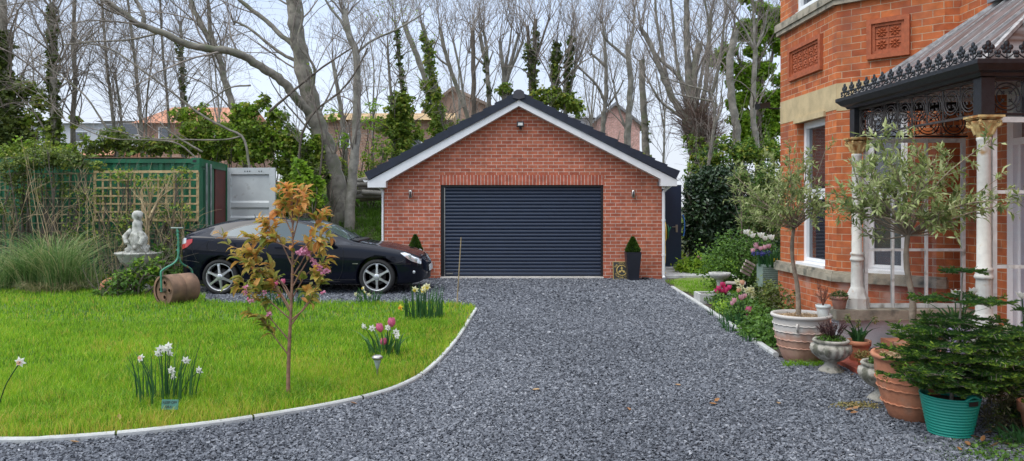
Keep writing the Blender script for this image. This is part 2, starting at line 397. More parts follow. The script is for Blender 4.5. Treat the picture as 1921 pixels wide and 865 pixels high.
M['p_white'] = petal('white_petal', (.80,.80,.72), (.86,.85,.80))
M['p_cream'] = petal('cream_petal', (.80,.76,.42), (.82,.80,.60))
M['p_yellow'] = petal('yellow_petal', (.80,.58,.04), (.80,.66,.10))
M['p_pink'] = petal('pink_petal', (.62,.10,.24), (.80,.35,.45))
M['p_hot'] = petal('hot_pink_petal', (.70,.05,.20), (.80,.16,.34))
M['p_pale'] = petal('pale_pink_petal', (.78,.42,.48), (.82,.60,.64))
M['p_blossom'] = petal('blossom_petal', (.72,.25,.42), (.82,.48,.60))
M['p_peach'] = petal('peach_petal', (.75,.42,.25), (.8,.6,.45))
M['p_blue'] = petal('blue_petal', (.05,.05,.30), (.12,.12,.42))
M['p_orange'] = petal('orange_cup', (.80,.30,.03), (.8,.42,.08))

# ------------------------------------------------------------------ vegetation generators
def unit(v): return v/(np.linalg.norm(v, axis=-1, keepdims=True)+1e-12)
def randv(n): return unit(rng.normal(size=(n,3)))
def leafquads(pos, d, nrm, L, W, fold=0.):
    """one pointed leaf per row: base, side, tip, side"""
    n = len(pos); d = unit(d); s = unit(np.cross(d, nrm)); up = np.cross(s, d)
    L = np.broadcast_to(L, (n,))[:,None]; W = np.broadcast_to(W, (n,))[:,None]
    V = np.stack([pos, pos+d*L*.45+s*W*.5+up*fold*W, pos+d*L, pos+d*L*.45-s*W*.5+up*fold*W], 1).reshape(-1,3)
    return V, np.arange(4*n).reshape(n,4)
def bigleaf(pos, d, nrm, L, W, droop=.25, fold=.18):
    """folded, drooping leaf: two rows of quads along the midrib"""
    n = len(pos); d = unit(d); s = unit(np.cross(d, nrm)); up = np.cross(s, d)
    L = np.broadcast_to(L, (n,))[:,None]; W = np.broadcast_to(W, (n,))[:,None]
    c0 = pos; c1 = pos+d*L*.35; c2 = pos+d*L*.72-up*L*droop*.4; c3 = pos+d*L-up*L*droop
    V = np.stack([c0, c1+s*W*.5+up*W*fold, c2+s*W*.40+up*W*fold, c3, c2-s*W*.40+up*W*fold, c1-s*W*.5+up*W*fold, c1, c2], 1).reshape(-1,3)
    b = (np.arange(n)*8)[:,None]
    T1 = np.concatenate([b+[0,1,6], b+[0,6,5], b+[7,2,3], b+[7,3,4]], 0)
    Q = np.concatenate([b+[1,2,7,6], b+[6,7,4,5]], 0)
    return V, T1, Q
def addbig(mb, pos, d, nrm, L, W, rnd, **kw):
    V, T, Q = bigleaf(pos, d, nrm, L, W, **kw)
    nv = mb.nv
    mb.add(V, T, np.tile(rnd, 4)); F = Q
    mb.ch.append((np.zeros((0,3)), F+nv, np.tile(rnd, 2), False))
def cloud(mb, c, r, n, L=.06, W=.045, shell=.55, up=.4, rndb=0., clump=0, flat=1.):
    """n leaves in an ellipsoid; most near its skin, grouped in sprays"""
    c = np.array(c, float); r = np.array(r, float)*np.ones(3)
    if clump:
        k = max(1, n//clump)
        q = randv(k)*(shell+(1-shell)*rng.random((k,1))**.6)*(1+.12*rng.normal(size=(k,1)))
        q = np.repeat(q, clump, 0)[:n]; q = q+rng.normal(size=q.shape)*(.10)
        tone = np.repeat(rng.random(k), clump)[:n]
    else:
        q = randv(n)*(shell+(1-shell)*rng.random((n,1))**.6)*(1+.08*rng.normal(size=(n,1))); tone = rng.random(n)
    m = len(q); pos = c+q*r
    nrm = unit(randv(m)+np.array([0,0,up*2])+unit(q)*.5); d = unit(np.cross(nrm, randv(m)))
    rn = np.clip(.55*tone+.45*rng.random(m)+rndb, 0.01, 1)
    Ls = L*(.6+.8*rng.random(m))
    V, F = leafquads(pos, d, nrm, Ls, Ls*W/L, .15)
    mb.add(V, F, rn)
def resample(pts, k):
    pts = np.asarray(pts, float); s = np.r_[0, np.cumsum(np.linalg.norm(np.diff(pts, axis=0), axis=1))]
    t = np.linspace(0, s[-1], k); return np.stack([np.interp(t, s, pts[:,i]) for i in range(3)], 1)
def smoothline(pts, k):
    """Catmull-Rom through the points, then k even points"""
    p = np.asarray(pts, float)
    if len(p) < 3: return resample(p, k)
    q = np.vstack([2*p[0]-p[1], p, 2*p[-1]-p[-2]]); o = []
    for i in range(1, len(q)-2):
        for t in np.linspace(0, 1, 8, endpoint=False):
            o.append(.5*((2*q[i])+(-q[i-1]+q[i+1])*t+(2*q[i-1]-5*q[i]+4*q[i+1]-q[i+2])*t*t+(-q[i-1]+3*q[i]-3*q[i+1]+q[i+2])*t**3))
    o.append(q[-2]); return resample(o, k)
def twigs(PP, RR, n, L, ang=(.4,1.0), up=.25, rr=.45, k=6, wob=.10, tmin=.25, tmax=1., planar=None, rmin=.0022, rcap=.05):
    """n child shoots on the parents; returns paths (n,k,3) and radii (n,k)"""
    m, kk, _ = PP.shape
    ln = np.linalg.norm(PP[:,-1]-PP[:,0], axis=1)+1e-6
    i = rng.choice(m, n, p=ln/ln.sum()); t = (tmin+(tmax-tmin)*rng.random(n))*(kk-1)
    a = np.minimum(t.astype(int), kk-2); f = (t-a)[:,None]
    p0 = PP[i,a]*(1-f)+PP[i,a+1]*f; r0 = RR[i,a]*(1-f[:,0])+RR[i,a+1]*f[:,0]
    tan = unit(PP[i,a+1]-PP[i,a]); q = randv(n)
    if planar is not None: q *= np.array(planar)
    q = unit(q-(q*tan).sum(1,keepdims=True)*tan)
    an = (ang[0]+(ang[1]-ang[0])*rng.random(n))[:,None]
    d = unit(tan*np.cos(an)+q*np.sin(an)+np.array([0,0,up]))
    Ls = L[0]+(L[1]-L[0])*rng.random(n)
    pts = [p0]; cur = p0; bend = rng.normal(size=(n,3))*wob
    for s in range(k-1):
        d = unit(d+bend+rng.normal(size=(n,3))*wob+np.array([0,0,up*.18]))
        cur = cur+d*(Ls/(k-1))[:,None]; pts.append(cur)
    r = np.maximum(np.minimum(r0*rr, rcap), rmin)
    rad = r[:,None]*np.linspace(1, .35, k)[None,:]
    return np.stack(pts, 1), np.maximum(rad, rmin*.6)
def leaves_on(mb, PP, per, L, W, rndf=None, tmin=.2, spread=.8, big=False, droop=.3, up=.3, tmax=1.):
    m, k, _ = PP.shape; n = m*per; i = np.repeat(np.arange(m), per)
    t = (tmin+(tmax-tmin)*rng.random(n))*(k-1); a = np.minimum(t.astype(int), k-2); f = (t-a)[:,None]
    p = PP[i,a]*(1-f)+PP[i,a+1]*f; tan = unit(PP[i,a+1]-PP[i,a])
    d = unit(tan*(1-spread*.5)+randv(n)*spread); nrm = unit(randv(n)*.6+np.array([0,0,1.]))
    Ls = L*(.65+.6*rng.random(n)); rn = rng.random(n) if rndf is None else rndf(p, i, t/(k-1))
    rn = np.clip(rn, .01, 1)
    if big: addbig(mb, p, d, nrm, Ls, Ls*W/L, rn, droop=droop)
    else:
        V, F = leafquads(p, d, nrm, Ls, Ls*W/L, .2); mb.add(V, F, rn)
def blades(mb, c, r, n, H, W, lean=.35, rnd=None, k=4, curve=.5):
    """grassy or strap leaves rising from a disc about c"""
    c = np.array(c, float); a = rng.random(n)*2*PI; q = np.sqrt(rng.random(n))*r
    p = c+np.stack([np.cos(a)*q, np.sin(a)*q, np.zeros(n)],1)
    h = H*(.6+.5*rng.random(n)); dirx = np.stack([np.cos(a), np.sin(a)],1)+rng.normal(size=(n,2))*.5
    ln = lean*rng.random(n)*h; w_ = W*(.7+.5*rng.random(n))
    sx = rng.normal(size=(n,2)); sx /= np.linalg.norm(sx,axis=1,keepdims=True)
    rows = []
    for j in range(k):
        t = j/(k-1); o = np.zeros((n,3)); o[:,:2] = dirx*(ln*t**1.8)[:,None]; o[:,2] = h*(t-curve*lean*t**3)
        wd = (w_*(1-t**2)*.5)[:,None] if j < k-1 else np.full((n,1), .0006)
        s3 = np.c_[sx*wd, np.zeros(n)]
        rows += [p+o-s3, p+o+s3]
    V = np.stack(rows, 1).reshape(-1,3); b = (np.arange(n)*2*k)[:,None]
    F = np.concatenate([b+[2*j,2*j+1,2*j+3,2*j+2] for j in range(k-1)], 0)
    rn = np.clip(rng.random(n) if rnd is None else rnd, .01, 1)
    mb.add(V, F, np.tile(rn, k-1))

# ------------------------------------------------------------------ the setting
class WF:
    """frame of a wall: u along it, d outward, z up"""
    def __init__(s, p0, p1):
        s.p = np.array([*p0, 0.]); t = np.array([p1[0]-p0[0], p1[1]-p0[1], 0.]); s.len = np.linalg.norm(t); s.t = t/s.len
        s.n = np.array([s.t[1], -s.t[0], 0.])
    def pt(s, u, d, z): return s.p+s.t*u+s.n*d+np.array([0,0,z])
    def box(s, mb, u0, u1, d0, d1, z0, z1, rnd=None):
        V = [s.pt(*q) for q in ((u0,d1,z0),(u1,d1,z0),(u1,d0,z0),(u0,d0,z0),(u0,d1,z1),(u1,d1,z1),(u1,d0,z1),(u0,d0,z1))]
        return mb.add(V, [(0,3,2,1),(4,5,6,7),(0,1,5,4),(1,2,6,5),(2,3,7,6),(3,0,4,7)], rnd)
    def wall(s, mb, z0, z1, th, opens=(), u0=0, u1=None):
        u1 = s.len if u1 is None else u1
        us = sorted({u0, u1, *[o[0] for o in opens], *[o[1] for o in opens]}); zs = sorted({z0, z1, *[max(z0,o[2]) for o in opens], *[min(z1,o[3]) for o in opens]})
        for a, b in zip(us, us[1:]):
            for c, d in zip(zs, zs[1:]):
                if any(o[0] <= a+1e-6 and b <= o[1]+1e-6 and o[2] <= c+1e-6 and d <= o[3]+1e-6 for o in opens): continue
                s.box(mb, a, b, -th, 0, c, d)

def poly_sheet(name, pts, z, m, kind='structure', sub=None):
    mb = MB(); mb.add([(x, y, z) for x, y in pts], [list(range(len(pts)))])
    return tag(mb.build(name, m, origin=(pts[0][0], pts[0][1], z)), kind=kind)
def inpoly(x, y, poly):
    r = np.zeros(len(x), bool); n = len(poly)
    for i in range(n):
        x0, y0 = poly[i]; x1, y1 = poly[(i+1) % n]
        c = ((y0 > y) != (y1 > y)) & (x < (x1-x0)*(y-y0)/((y1-y0)+1e-12)+x0); r ^= c
    return r

mg, nt, b = _mat('rough_ground')
o_, f, vec = noise_mix(nt, (.035,.045,.018), (.08,.10,.03), .6)
nt.links.new(o_, b.inputs['Base Color']); b.inputs['Roughness'].default_value = .95
poly_sheet('ground', [(-400,-100),(400,-100),(400,700),(-400,700)], -.03, mg)

# gravel sheet: voronoi chips
mgv, nt, b = _mat('gravel_bed')
t = node(nt, 'ShaderNodeTexCoord'); v = node(nt, 'ShaderNodeTexVoronoi'); v.inputs['Scale'].default_value = 42; v.inputs['Randomness'].default_value = 1
nt.links.new(t.outputs['Object'], v.inputs['Vector'])
sp = node(nt, 'ShaderNodeSeparateColor'); nt.links.new(v.outputs['Color'], sp.inputs[0])
r = node(nt, 'ShaderNodeValToRGB'); el = r.color_ramp.elements
el[0].color = (.03,.033,.042,1); el[1].color = (.30,.31,.34,1); el[1].position = 1
e = el.new(.7); e.color = (.12,.128,.15,1)
nt.links.new(sp.outputs[0], r.inputs[0])
nt.links.new(r.outputs[0], b.inputs['Base Color']); b.inputs['Roughness'].default_value = .75
bp = node(nt, 'ShaderNodeBump'); bp.inputs['Strength'].default_value = 1; bp.inputs['Distance'].default_value = .02; bp.invert = True
nt.links.new(v.outputs['Distance'], bp.inputs['Height']); nt.links.new(bp.outputs[0], b.inputs['Normal'])
poly_sheet('gravel_driveway', [(-14,-4),(8,-4),(8,16.3),(-14,16.3)], 0., mgv)

kerb_px = [(0,832),(100,829),(200,822),(300,812),(400,800),(500,785),(600,768),(680,751),(740,733),(790,708),(830,672),(860,635),(880,603),(893,582)]
KL = np.array([G(*p)[:2] for p in kerb_px]); KL = np.vstack([[-9., 5.3], [-5.2, 5.08], KL])
lawn_poly = [tuple(p) for p in KL]+[(-.62,11.75),(-1.2,12.1),(-2.4,12.0),(-3.6,12.15),(-4.6,12.05),(-5.05,12.3),(-5.35,13.0),(-6.1,13.6),(-6.3,15.3),(-14,15.3),(-14,5.4)]
m_lawn = mat('lawn_soil', (.05,.10,.015), .95, var=.4, scale=3, bump=.5)
poly_sheet('lawn', lawn_poly, .02, m_lawn)
bed_poly = [(3.11,14.4),(2.80,7.85),(3.1,7.6),(3.9,7.6),(4.2,8.4),(3.95,9.2),(3.9,11),(9,11),(9,25),(3.4,25),(3.4,16.35),(3.2,15.6)]
poly_sheet('flower_bed_soil', bed_poly, .015, M['soil'])
poly_sheet('garden_lawn_patch', [(3.13,14.4),(3.12,13.6),(3.7,13.2),(4.3,14.6),(5.2,15.8),(4.2,16.6),(3.45,15.9)], .03, mat('short_turf', (.13,.17,.035), .95, var=.35, scale=8, bump=.6))
tag(MB().box(3.35,4.9,16.2,19.3,0,.07).box(3.4,4.3,17.6,18.4,.07,.12).build('garden_path', M['concrete'], origin=(3.35,16.2,0)), kind='structure')
poly_sheet('pot_border_soil', [(2.9,3.6),(5,3.6),(5,6.1),(3.75,6.1),(3.3,5.2),(3.05,4.6)], .008, M['soil'])

# grassy bank behind the garage and container
mb = MB(); xs = np.linspace(-40, 40, 60); ys = np.linspace(17.5, 80, 60)
XX, YY = np.meshgrid(xs, ys, indexing='ij')
def bank_h(x, y):
    return np.where(x < -2, 1.8*np.clip((y-17.)/4.6, 0, 1), .9*np.clip((y-24)/5, 0, 1))+.12*np.sin(x*1.7)*np.sin(y*.9)*np.clip((y-18)/4, 0, 1)-.05
ZZ = bank_h(XX, YY); V = np.stack([XX, YY, ZZ], -1).reshape(-1,3); n = 60
F = [(i*n+j, (i+1)*n+j, (i+1)*n+j+1, i*n+j+1) for i in range(n-1) for j in range(n-1)]
mb.add(V, F, smooth=True)
tag(mb.build('earth_bank', mat('bank_earth', (.05,.055,.025), .95, var=.4, scale=2, bump=.8), origin=(0,17.5,0)), kind='structure')

# kerb edging
def kerb(name, pts, w_=.05, h=.045, seg=.9):
    mb = MB(); pts = smoothline([(x,y,0) for x,y in pts], 900)[:,:2]
    acc = 0
    T = np.gradient(pts, axis=0); T /= np.linalg.norm(T, axis=1, keepdims=True); N = np.stack([-T[:,1], T[:,0]],1)
    prof = [(-.5,-.03),(-.5,.75),(-.32,1),(.32,1),(.5,.75),(.5,-.03)]
    V = []
    for i in range(len(pts)):
        jit = .0
        for a, z in prof: V.append([*(pts[i]+N[i]*a*w_), z*h+jit])
    k = len(prof); F = []
    s = np.r_[0, np.cumsum(np.linalg.norm(np.diff(pts, axis=0), axis=1))]
    for i in range(len(pts)-1):
        if int(s[i]/seg) != int(s[i+1]/seg):
            m_ = V[i*k:(i+1)*k]; continue
        for j in range(k-1): F.append((i*k+j, i*k+j+1, (i+1)*k+j+1, (i+1)*k+j))
    mb.add(V, F)
    mb.add(V[:k], [list(range(k))]); mb.add(V[-k:], [list(range(k))[::-1]])
    o = tag(mb.build(name, M['kerb'], origin=(*pts[0],0)), kind='structure'); return o
kerb('lawn_kerb', KL, .048, .042)
kerb('border_kerb', [(3.08,14.35),(3.0,12.2),(2.9,10.),(2.78,7.86)], .06, .05)

# lawn grass: individual blades
def lawn_blades():
    mb = MB()
    for (x0,x1,y0,y1,n,H,W) in ((-5.6,-.4,4.9,7.2,120000,.078,.0042),(-8.6,-.4,7.2,10,100000,.072,.0062),(-13,-.4,10,15.2,80000,.065,.010)):
        x = x0+(x1-x0)*rng.random(n); y = y0+(y1-y0)*rng.random(n)
        px = 960+x/y*1400
        k = inpoly(x, y, lawn_poly) & (px > -60); x = x[k]; y = y[k]; n = len(x)
        clump = np.sin(x*1.3+1.9*np.sin(y*1.1+.5*x))*np.sin(y*1.7+1.3*np.sin(x*.8))*.5+.5; c2_ = np.sin(x*4.1+2.3*np.sin(y*2.9))*np.sin(y*5.3+1.7*np.sin(x*3.1))*.5+.5
        fine = np.sin(x*9+3*np.sin(y*5))*np.sin(y*11+2*np.sin(x*7))*.5+.5
        h = H*(.45+.75*rng.random(n)**1.2)*(.7+.35*fine+.45*c2_)
        a = rng.random(n)*2*PI; ln = h*(.15+.7*rng.random(n)**2)
        d = np.stack([np.cos(a)*ln, np.sin(a)*ln, h],1); b0 = np.stack([x,y,np.full(n,.018)],1)
        sa = rng.random(n)*2*PI; s = np.stack([np.cos(sa), np.sin(sa)*.5, np.zeros(n)],1)*W*.5*(.7+.6*rng.random(n))[:,None]
        mid = b0+d*np.array([.35,.35,.6])
        V = np.stack([b0-s, b0+s, mid+s*.8, b0+d, mid-s*.8],1).reshape(-1,3)
        bi = (np.arange(n)*5)[:,None]
        # distance to the kerb: dry yellowish margin as in the place
        kd_ = np.min(np.hypot(x[:,None]-KL[None,::1,0], y[:,None]-KL[None,::1,1]), axis=1); edge = np.exp(-kd_/.5)
        rn = np.clip(.08+.26*clump+.16*fine+.18*(1-c2_)+.26*rng.normal(size=n), .01, .84)
        dry = (rng.random(n) < .04+.16*(clump > .85)+.34*edge+.25*((c2_ > .93) & (fine > .5))); rn[dry] = .9+.1*rng.random(dry.sum())
        mb.add(V, bi+[0,1,2,4], rn); mb.ch.append((np.zeros((0,3)), (bi+[4,2,3])+(mb.nv-5*n), rn, False))
    # longer tufts along the kerb and round the tree foot
    for i in range(260):
        j = rng.integers(2, len(KL)-1); p = KL[j]+(KL[j-1]-KL[j])*rng.random()+np.array([-.05-.3*rng.random()**2, .06+.25*rng.random()])
        if not inpoly(np.array([p[0]]), np.array([p[1]]), lawn_poly)[0]: continue
        blades(mb, (p[0],p[1],.015), .06, 9, .075, .0045, lean=.9, rnd=np.clip(.35+.25*rng.normal(size=9),.02,.95), k=3)
    for (px,py,sd_,n_) in ((540,752,.20,90),(480,770,.3,50),(300,760,.3,90),(800,610,.28,110),(850,615,.2,60),(720,660,.25,60),(690,572,.3,40),(520,578,.5,60),(60,790,.4,60)):
        c = G(px,py)
        for i in range(n_):
            q = c[:2]+rng.normal(size=2)*sd_
            if inpoly(np.array([q[0]]), np.array([q[1]]), lawn_poly)[0]:
                blades(mb, (q[0],q[1],.015), .05, 10, .15, .0055, lean=.75, rnd=np.clip(.2+.2*rng.normal(size=10),.02,.95), k=3)
    tag(mb.build('lawn_grass', M['grass'], origin=(-3,8,0)), kind='stuff')
lawn_blades()

# loose slate chips
def chips():
    mb = MB()
    cube = np.array([(x,y,z) for z in (-1,1) for x,y in ((-1,-1),(1,-1),(1,1),(-1,1))])*.5
    FC = np.array([(0,3,2,1),(4,5,6,7),(0,1,5,4),(1,2,6,5),(2,3,7,6),(3,0,4,7)])
    for (x0,x1,y0,y1,n,sz) in ((-4.4,4.3,4.2,6.2,82000,.0155),(-3.,4.0,6.2,9,72000,.0185),(-1.,3.6,9,12,40000,.024),(-6.2,3.6,12,16.25,50000,.031)):
        x = x0+(x1-x0)*rng.random(n); y = y0+(y1-y0)*rng.random(n)
        px = 960+x/y*1400
        kx = np.interp(y, [7.85,14.4], [2.78,3.11])
        k = (~inpoly(x, y, lawn_poly)) & (px > -30) & (px < 1950) & ~((y > 7.6) & (x > kx-.03)) & ~((y > 6.1) & (x > 3.5)) & ~((y > 5.2) & (x > 3.9))
        x = x[k]; y = y[k]; n = len(x)
        size = sz*(.55+.75*rng.random((n,1)))*np.array([1.25,.85,.38]); J = cube[None]*(1+.28*rng.normal(size=(n,8,3)))
        V = J*size[:,None,:]
        # random tilt + heading
        a = rng.random(n)*2*PI; tl = rng.normal(size=n)*.5; t2 = rng.normal(size=n)*.35
        ca, sa = np.cos(a), np.sin(a); ct, st = np.cos(tl), np.sin(tl); c2, s2 = np.cos(t2), np.sin(t2)
        X, Y, Z = V[...,0], V[...,1], V[...,2]
        Y, Z = Y*ct[:,None]-Z*st[:,None], Y*st[:,None]+Z*ct[:,None]
        X, Z = X*c2[:,None]+Z*s2[:,None], -X*s2[:,None]+Z*c2[:,None]
        X, Y = X*ca[:,None]-Y*sa[:,None], X*sa[:,None]+Y*ca[:,None]
        V = np.stack([X+x[:,None], Y+y[:,None], Z+.004+.008*rng.random(n)[:,None]], -1)
        trk = .5+.5*np.sin(x*1.9+.6*np.sin(y*.7)); pt = np.sin(x*1.1+2*np.sin(y*.55))*np.sin(y*.8+1.4*np.sin(x*.9))
        rn = np.clip(rng.beta(2.0, 2.8, n)+(rng.random(n) < .012)*.5+.06*pt-.05*trk, .01, 1)
        mb.add(V.reshape(-1,3), ((np.arange(n)*8)[:,None,None]+FC[None]).reshape(-1,4), np.repeat(rn, 6))
    tag(mb.build('gravel_chips', M['gravel_stone'], origin=(0,8,0)), kind='stuff')
chips()

# ------------------------------------------------------------------ garage
GY = 16.2
gar = thing('garage', (.24,GY,0), 'detached red brick garage with dark tiled gable roof and wide navy roller door', 'garage')
AP = (.145, 4.03); EL = (-3.14, 2.28); ER = (3.58, 2.31)
def ztop(x): return np.interp(x, [EL[0], AP[0], ER[0]], [EL[1], AP[1], ER[1]])
X0, X1, D0, D1, DZ = -2.77, 3.25, -1.55, 1.985, 2.04
mb = MB()
mb.prism([(X0,-.05),(D0,-.05),(D0,2.257),(X0,ztop(X0)-.25)], GY, GY+.22); mb.prism([(D1,-.05),(X1,-.05),(X1,ztop(X1)-.25),(D1,2.257)], GY, GY+.22)
mb.prism([(X0,ztop(X0)-.25),(D0,2.257),(D1,2.257),(X1,ztop(X1)-.25),(AP[0],AP[1]-.25)], GY, GY+.22)
mb.box(X0,X0+.22,GY+.22,22.4,-.05,2.1); mb.box(X1-.22,X1,GY+.22,22.4,-.05,2.1)
mb.prism([(X0,-.05),(X1,-.05),(X1,ztop(X1)-.25),(AP[0],AP[1]-.25),(X0,ztop(X0)-.25)], 22.4, 22.6)
mb.build('wall', M['garage_brick'], gar, uv=True)
ms_ = brickmat('soldier_course', (.40,.10,.06), (.50,.145,.085), (.60,.50,.43), bw=.075, rh=1., ms=.006)
ms_.node_tree.nodes['Brick Texture'].offset = 0
MB().box(D0-.012,D1+.012,GY-.004,GY+.2,DZ,2.257).build('lintel', ms_, gar, uv=True)
# roof
mb = MB()
for a, b_ in ((EL, AP), (ER, AP)):
    mb.prism([(a[0],a[1]-.06),(b_[0],b_[1]-.06),(b_[0],b_[1]-.10),(a[0],a[1]-.10)], GY+.05, 22.7)
mb.build('roof', M['tile'], gar)
# stepped verge tiles
mb = MB()
for a, b_ in ((EL, AP), (ER, AP)):
    a = np.array(a); b2 = np.array(b_); t = (b2-a); L = np.linalg.norm(t); t /= L; n_ = np.array([-t[1], t[0]]); n_ *= np.sign(n_[1])
    N = 13
    for i in range(N):
        s0, s1 = L*i/N, L*(i+1)/N+.03
        p0 = a+t*s0+n_*.028; p1 = a+t*s1-n_*.010
        q0 = p0-n_*.185; q1 = p1-n_*.147
        mb.prism([p0, p1, q1, q0], GY-.27-(i%2)*.002, GY+.06)
mb.build('verge_tiles', M['tile'], gar)
mb = MB(); mb.prism([(AP[0]-.13,AP[1]-.14),(AP[0]-.11,AP[1]-.01),(AP[0]-.04,AP[1]+.035),(AP[0]+.04,AP[1]+.035),(AP[0]+.11,AP[1]-.01),(AP[0]+.13,AP[1]-.14),(AP[0],AP[1]-.17)], GY-.30, GY-.1)
mb.build('ridge_end_cap', mat('ridge_grey', (.05,.05,.06), .5), gar)
mb = MB(); mb.prism([(AP[0]-.11,AP[1]-.08),(AP[0]-.07,AP[1]+.02),(AP[0]+.07,AP[1]+.02),(AP[0]+.11,AP[1]-.08)], GY-.1, 22.7); mb.build('ridge', M['tile'], gar)
for a in (EL, ER):
    mb = MB(); sx = np.sign(a[0]-AP[0])
    a2 = (a[0]-sx*.05, a[1]-.17); p = (AP[0], AP[1]-.165)
    mb.prism([a2, p, (p[0], p[1]-.14), (a[0]-sx*.44, a[1]-.17), (a[0]-sx*.44, a[1]-.30), (a[0]-sx*.05, a[1]-.30)] if sx < 0 else [a2, (a[0]-sx*.05, a[1]-.30), (a[0]-sx*.40, a[1]-.30), (a[0]-sx*.40, a[1]-.15), (p[0], p[1]-.14), p], GY-.24, GY-.005)
    mb.build('bargeboard', M['white'], gar)
    mb = MB(); mb.box(min(a[0]-sx*.08, a[0]-sx*.42), max(a[0]-sx*.08, a[0]-sx*.42), GY-.0, 22.6, a[1]-.29, a[1]-.20); mb.build('soffit', M['white'], gar)
    # gutter
    th = np.linspace(PI, 2*PI, 9); pr = [(a[0]+sx*.02+.055*math.cos(t_), a[1]-.13+.055*math.sin(t_)) for t_ in th]+[(a[0]+sx*.02+.048*math.cos(t_), a[1]-.13+.048*math.sin(t_)) for t_ in th[::-1]]
    mb = MB(); mb.prism(pr, GY-.1, 22.6); mb.build('gutter', M['white'], gar)
mb = MB(); mb.tube(smoothline([(ER[0]-.02,GY+.1,ER[1]-.19),(ER[0]-.10,GY+.1,ER[1]-.27),(X1+.10,GY+.02,ER[1]-.36),(X1+.035,GY-.03,ER[1]-.42),(X1+.03,GY-.045,ER[1]-.52)],14), .032, 10)
mb.tube([(X1+.03,GY-.045,ER[1]-.50),(X1+.03,GY-.045,.03)], .033, 12)
for z in (1.95,1.25,.5): mb.lathe([(.041,z),(.041,z+.05)], (X1+.03,GY-.045,0), 12)
mb.tube([(X1+.03,GY-.045,.06),(X1+.03,GY-.10,.02)], .034, 10)
mb.build('downpipe', M['white'], gar)
MB().tube(smoothline([(EL[0]+.02,GY+.1,EL[1]-.19),(X0-.2,GY+.1,EL[1]-.24),(X0-.05,GY+.03,EL[1]-.36),(X0-.04,GY+.03,EL[1]-.5)],12), .032, 10).tube([(X0-.04,GY+.03,EL[1]-.48),(X0-.04,GY+.03,.02)], .026, 10).build('downpipe', M['white'], gar)
# door
mb = MB(); sp_ = .077; z = .06; 
while z < DZ-.02:
    z1 = min(z+sp_-.004, DZ); ys = GY+.10; pr = []
    for k in range(7):
        q = k/6; pr.append((ys-.016*math.sin(PI*q)**.6, z+(z1-z)*q))
    V = [(x, y_, z_) for x in (D0+.06, D1-.04) for y_, z_ in pr]
    mb.add(V, [(k+7, k, k+1, k+8) for k in range(6)][:], smooth=False)
    mb.add([(D0+.06,ys+.004,z1),(D1-.04,ys+.004,z1),(D1-.04,ys+.004,z1+.005),(D0+.06,ys+.004,z1+.005)], [(0,1,2,3)])
    z += sp_
mb.box(D0+.02,D1-.02,ys+.01,ys+.04,.03,DZ)
dr = mb.build('roller_door', M['navy'], gar)
MB().box(D0+.12,D0+.26,ys-.03,ys-.008,.10,.125).build('maker_plate', M['steel'], dr)
mb = MB(); mb.box(D0,D0+.075,GY+.06,GY+.15,.0,DZ).box(D1-.05,D1,GY+.06,GY+.15,.0,DZ).box(D0+.075,D1-.05,GY+.05,GY+.085,DZ-.045,DZ); mb.build('door_guide', M['dark'], gar)
mb = MB(); mb.box(D0+.076,D0+.09,GY+.06,GY+.08,.03,DZ-.06).build('guide_strip', M['steel'], gar)
MB().box(D0-.0,D1+.0,GY-.06,GY+.2,.0,.045).build('threshold', mat('threshold_concrete', (.6,.57,.52), .8, var=.1), gar)
for px in (771, 1187):
    p = P(px, 364, GY); lg = part_empty('wall_lamp', gar, (p[0],GY,p[2]))
    MB().lathe([(.028,-.085),(.036,-.08),(.036,.08),(.028,.085)], (p[0],GY-.075,p[2]), 16).box(p[0]-.018,p[0]+.018,GY-.05,GY,p[2]-.05,p[2]+.05).build('lamp_body', M['steel'], lg)
    MB().lathe([(.033,-.012),(.033,.012)], (p[0],GY-.078,p[2]-.002), 16).box(p[0]-.012,p[0]+.012,GY-.118,GY-.112,p[2]-.06,p[2]+.055).build('lamp_slot', M['dark'], lg)
p = P(976, 234, GY); fl = part_empty('floodlight', gar, (p[0],GY,p[2]))
MB().obox((p[0],GY-.10,p[2]), (.155,.05,.11), (R(-12),0,0)).box(p[0]-.03,p[0]+.03,GY-.08,GY,p[2]-.03,p[2]+.03).obox((p[0],GY-.10,p[2]-.075), (.05,.05,.05), (R(20),0,0)).build('floodlight_body', M['dark'], fl)
MB().obox((p[0],GY-.128,p[2]), (.10,.006,.06), (R(-12),0,0)).build('floodlight_lens', mat('lens_white', (.6,.6,.55), .2), fl)
# side door standing open
sd_ = part_empty('side_door', gar, (3.27,18,.12))
MB().box(3.27,4.08,17.98,18.03,.12,2.09).box(3.31,4.04,17.972,17.98,.2,2.01).build('door_leaf', M['navy'], sd_)
MB().box(3.94,3.99,17.955,17.975,.95,1.13).bar((3.97,17.945,1.08),(3.85,17.945,1.08),.018,.018).build('door_handle', M['steel'], sd_)
hz = thing('hose_reel', (3.28,17.1,1.05), 'coiled yellow garden hose on a green reel on the side wall of the garage', 'hose reel')
mb = MB()
for k in range(9):
    rr_ = .20-.012*(k%3); c = np.array([3.34+.018*k, 17.0, 1.0]); a = np.linspace(0,2*PI,25)[:-1]
    mb.tube(np.stack([np.full(24,c[0])+.006*np.sin(a*2), c[1]+rr_*np.sin(a)*.9, c[2]+rr_*np.cos(a)*1.25],1), .011, 6, closed=True)
mb.tube(smoothline([(3.44,16.82,.9),(3.45,16.8,.6),(3.44,16.8,.3),(3.38,16.78,.15),(3.45,16.75,.07)],18), .012, 8)
mb.build('hose_coil', M['yellow_hose'], hz)
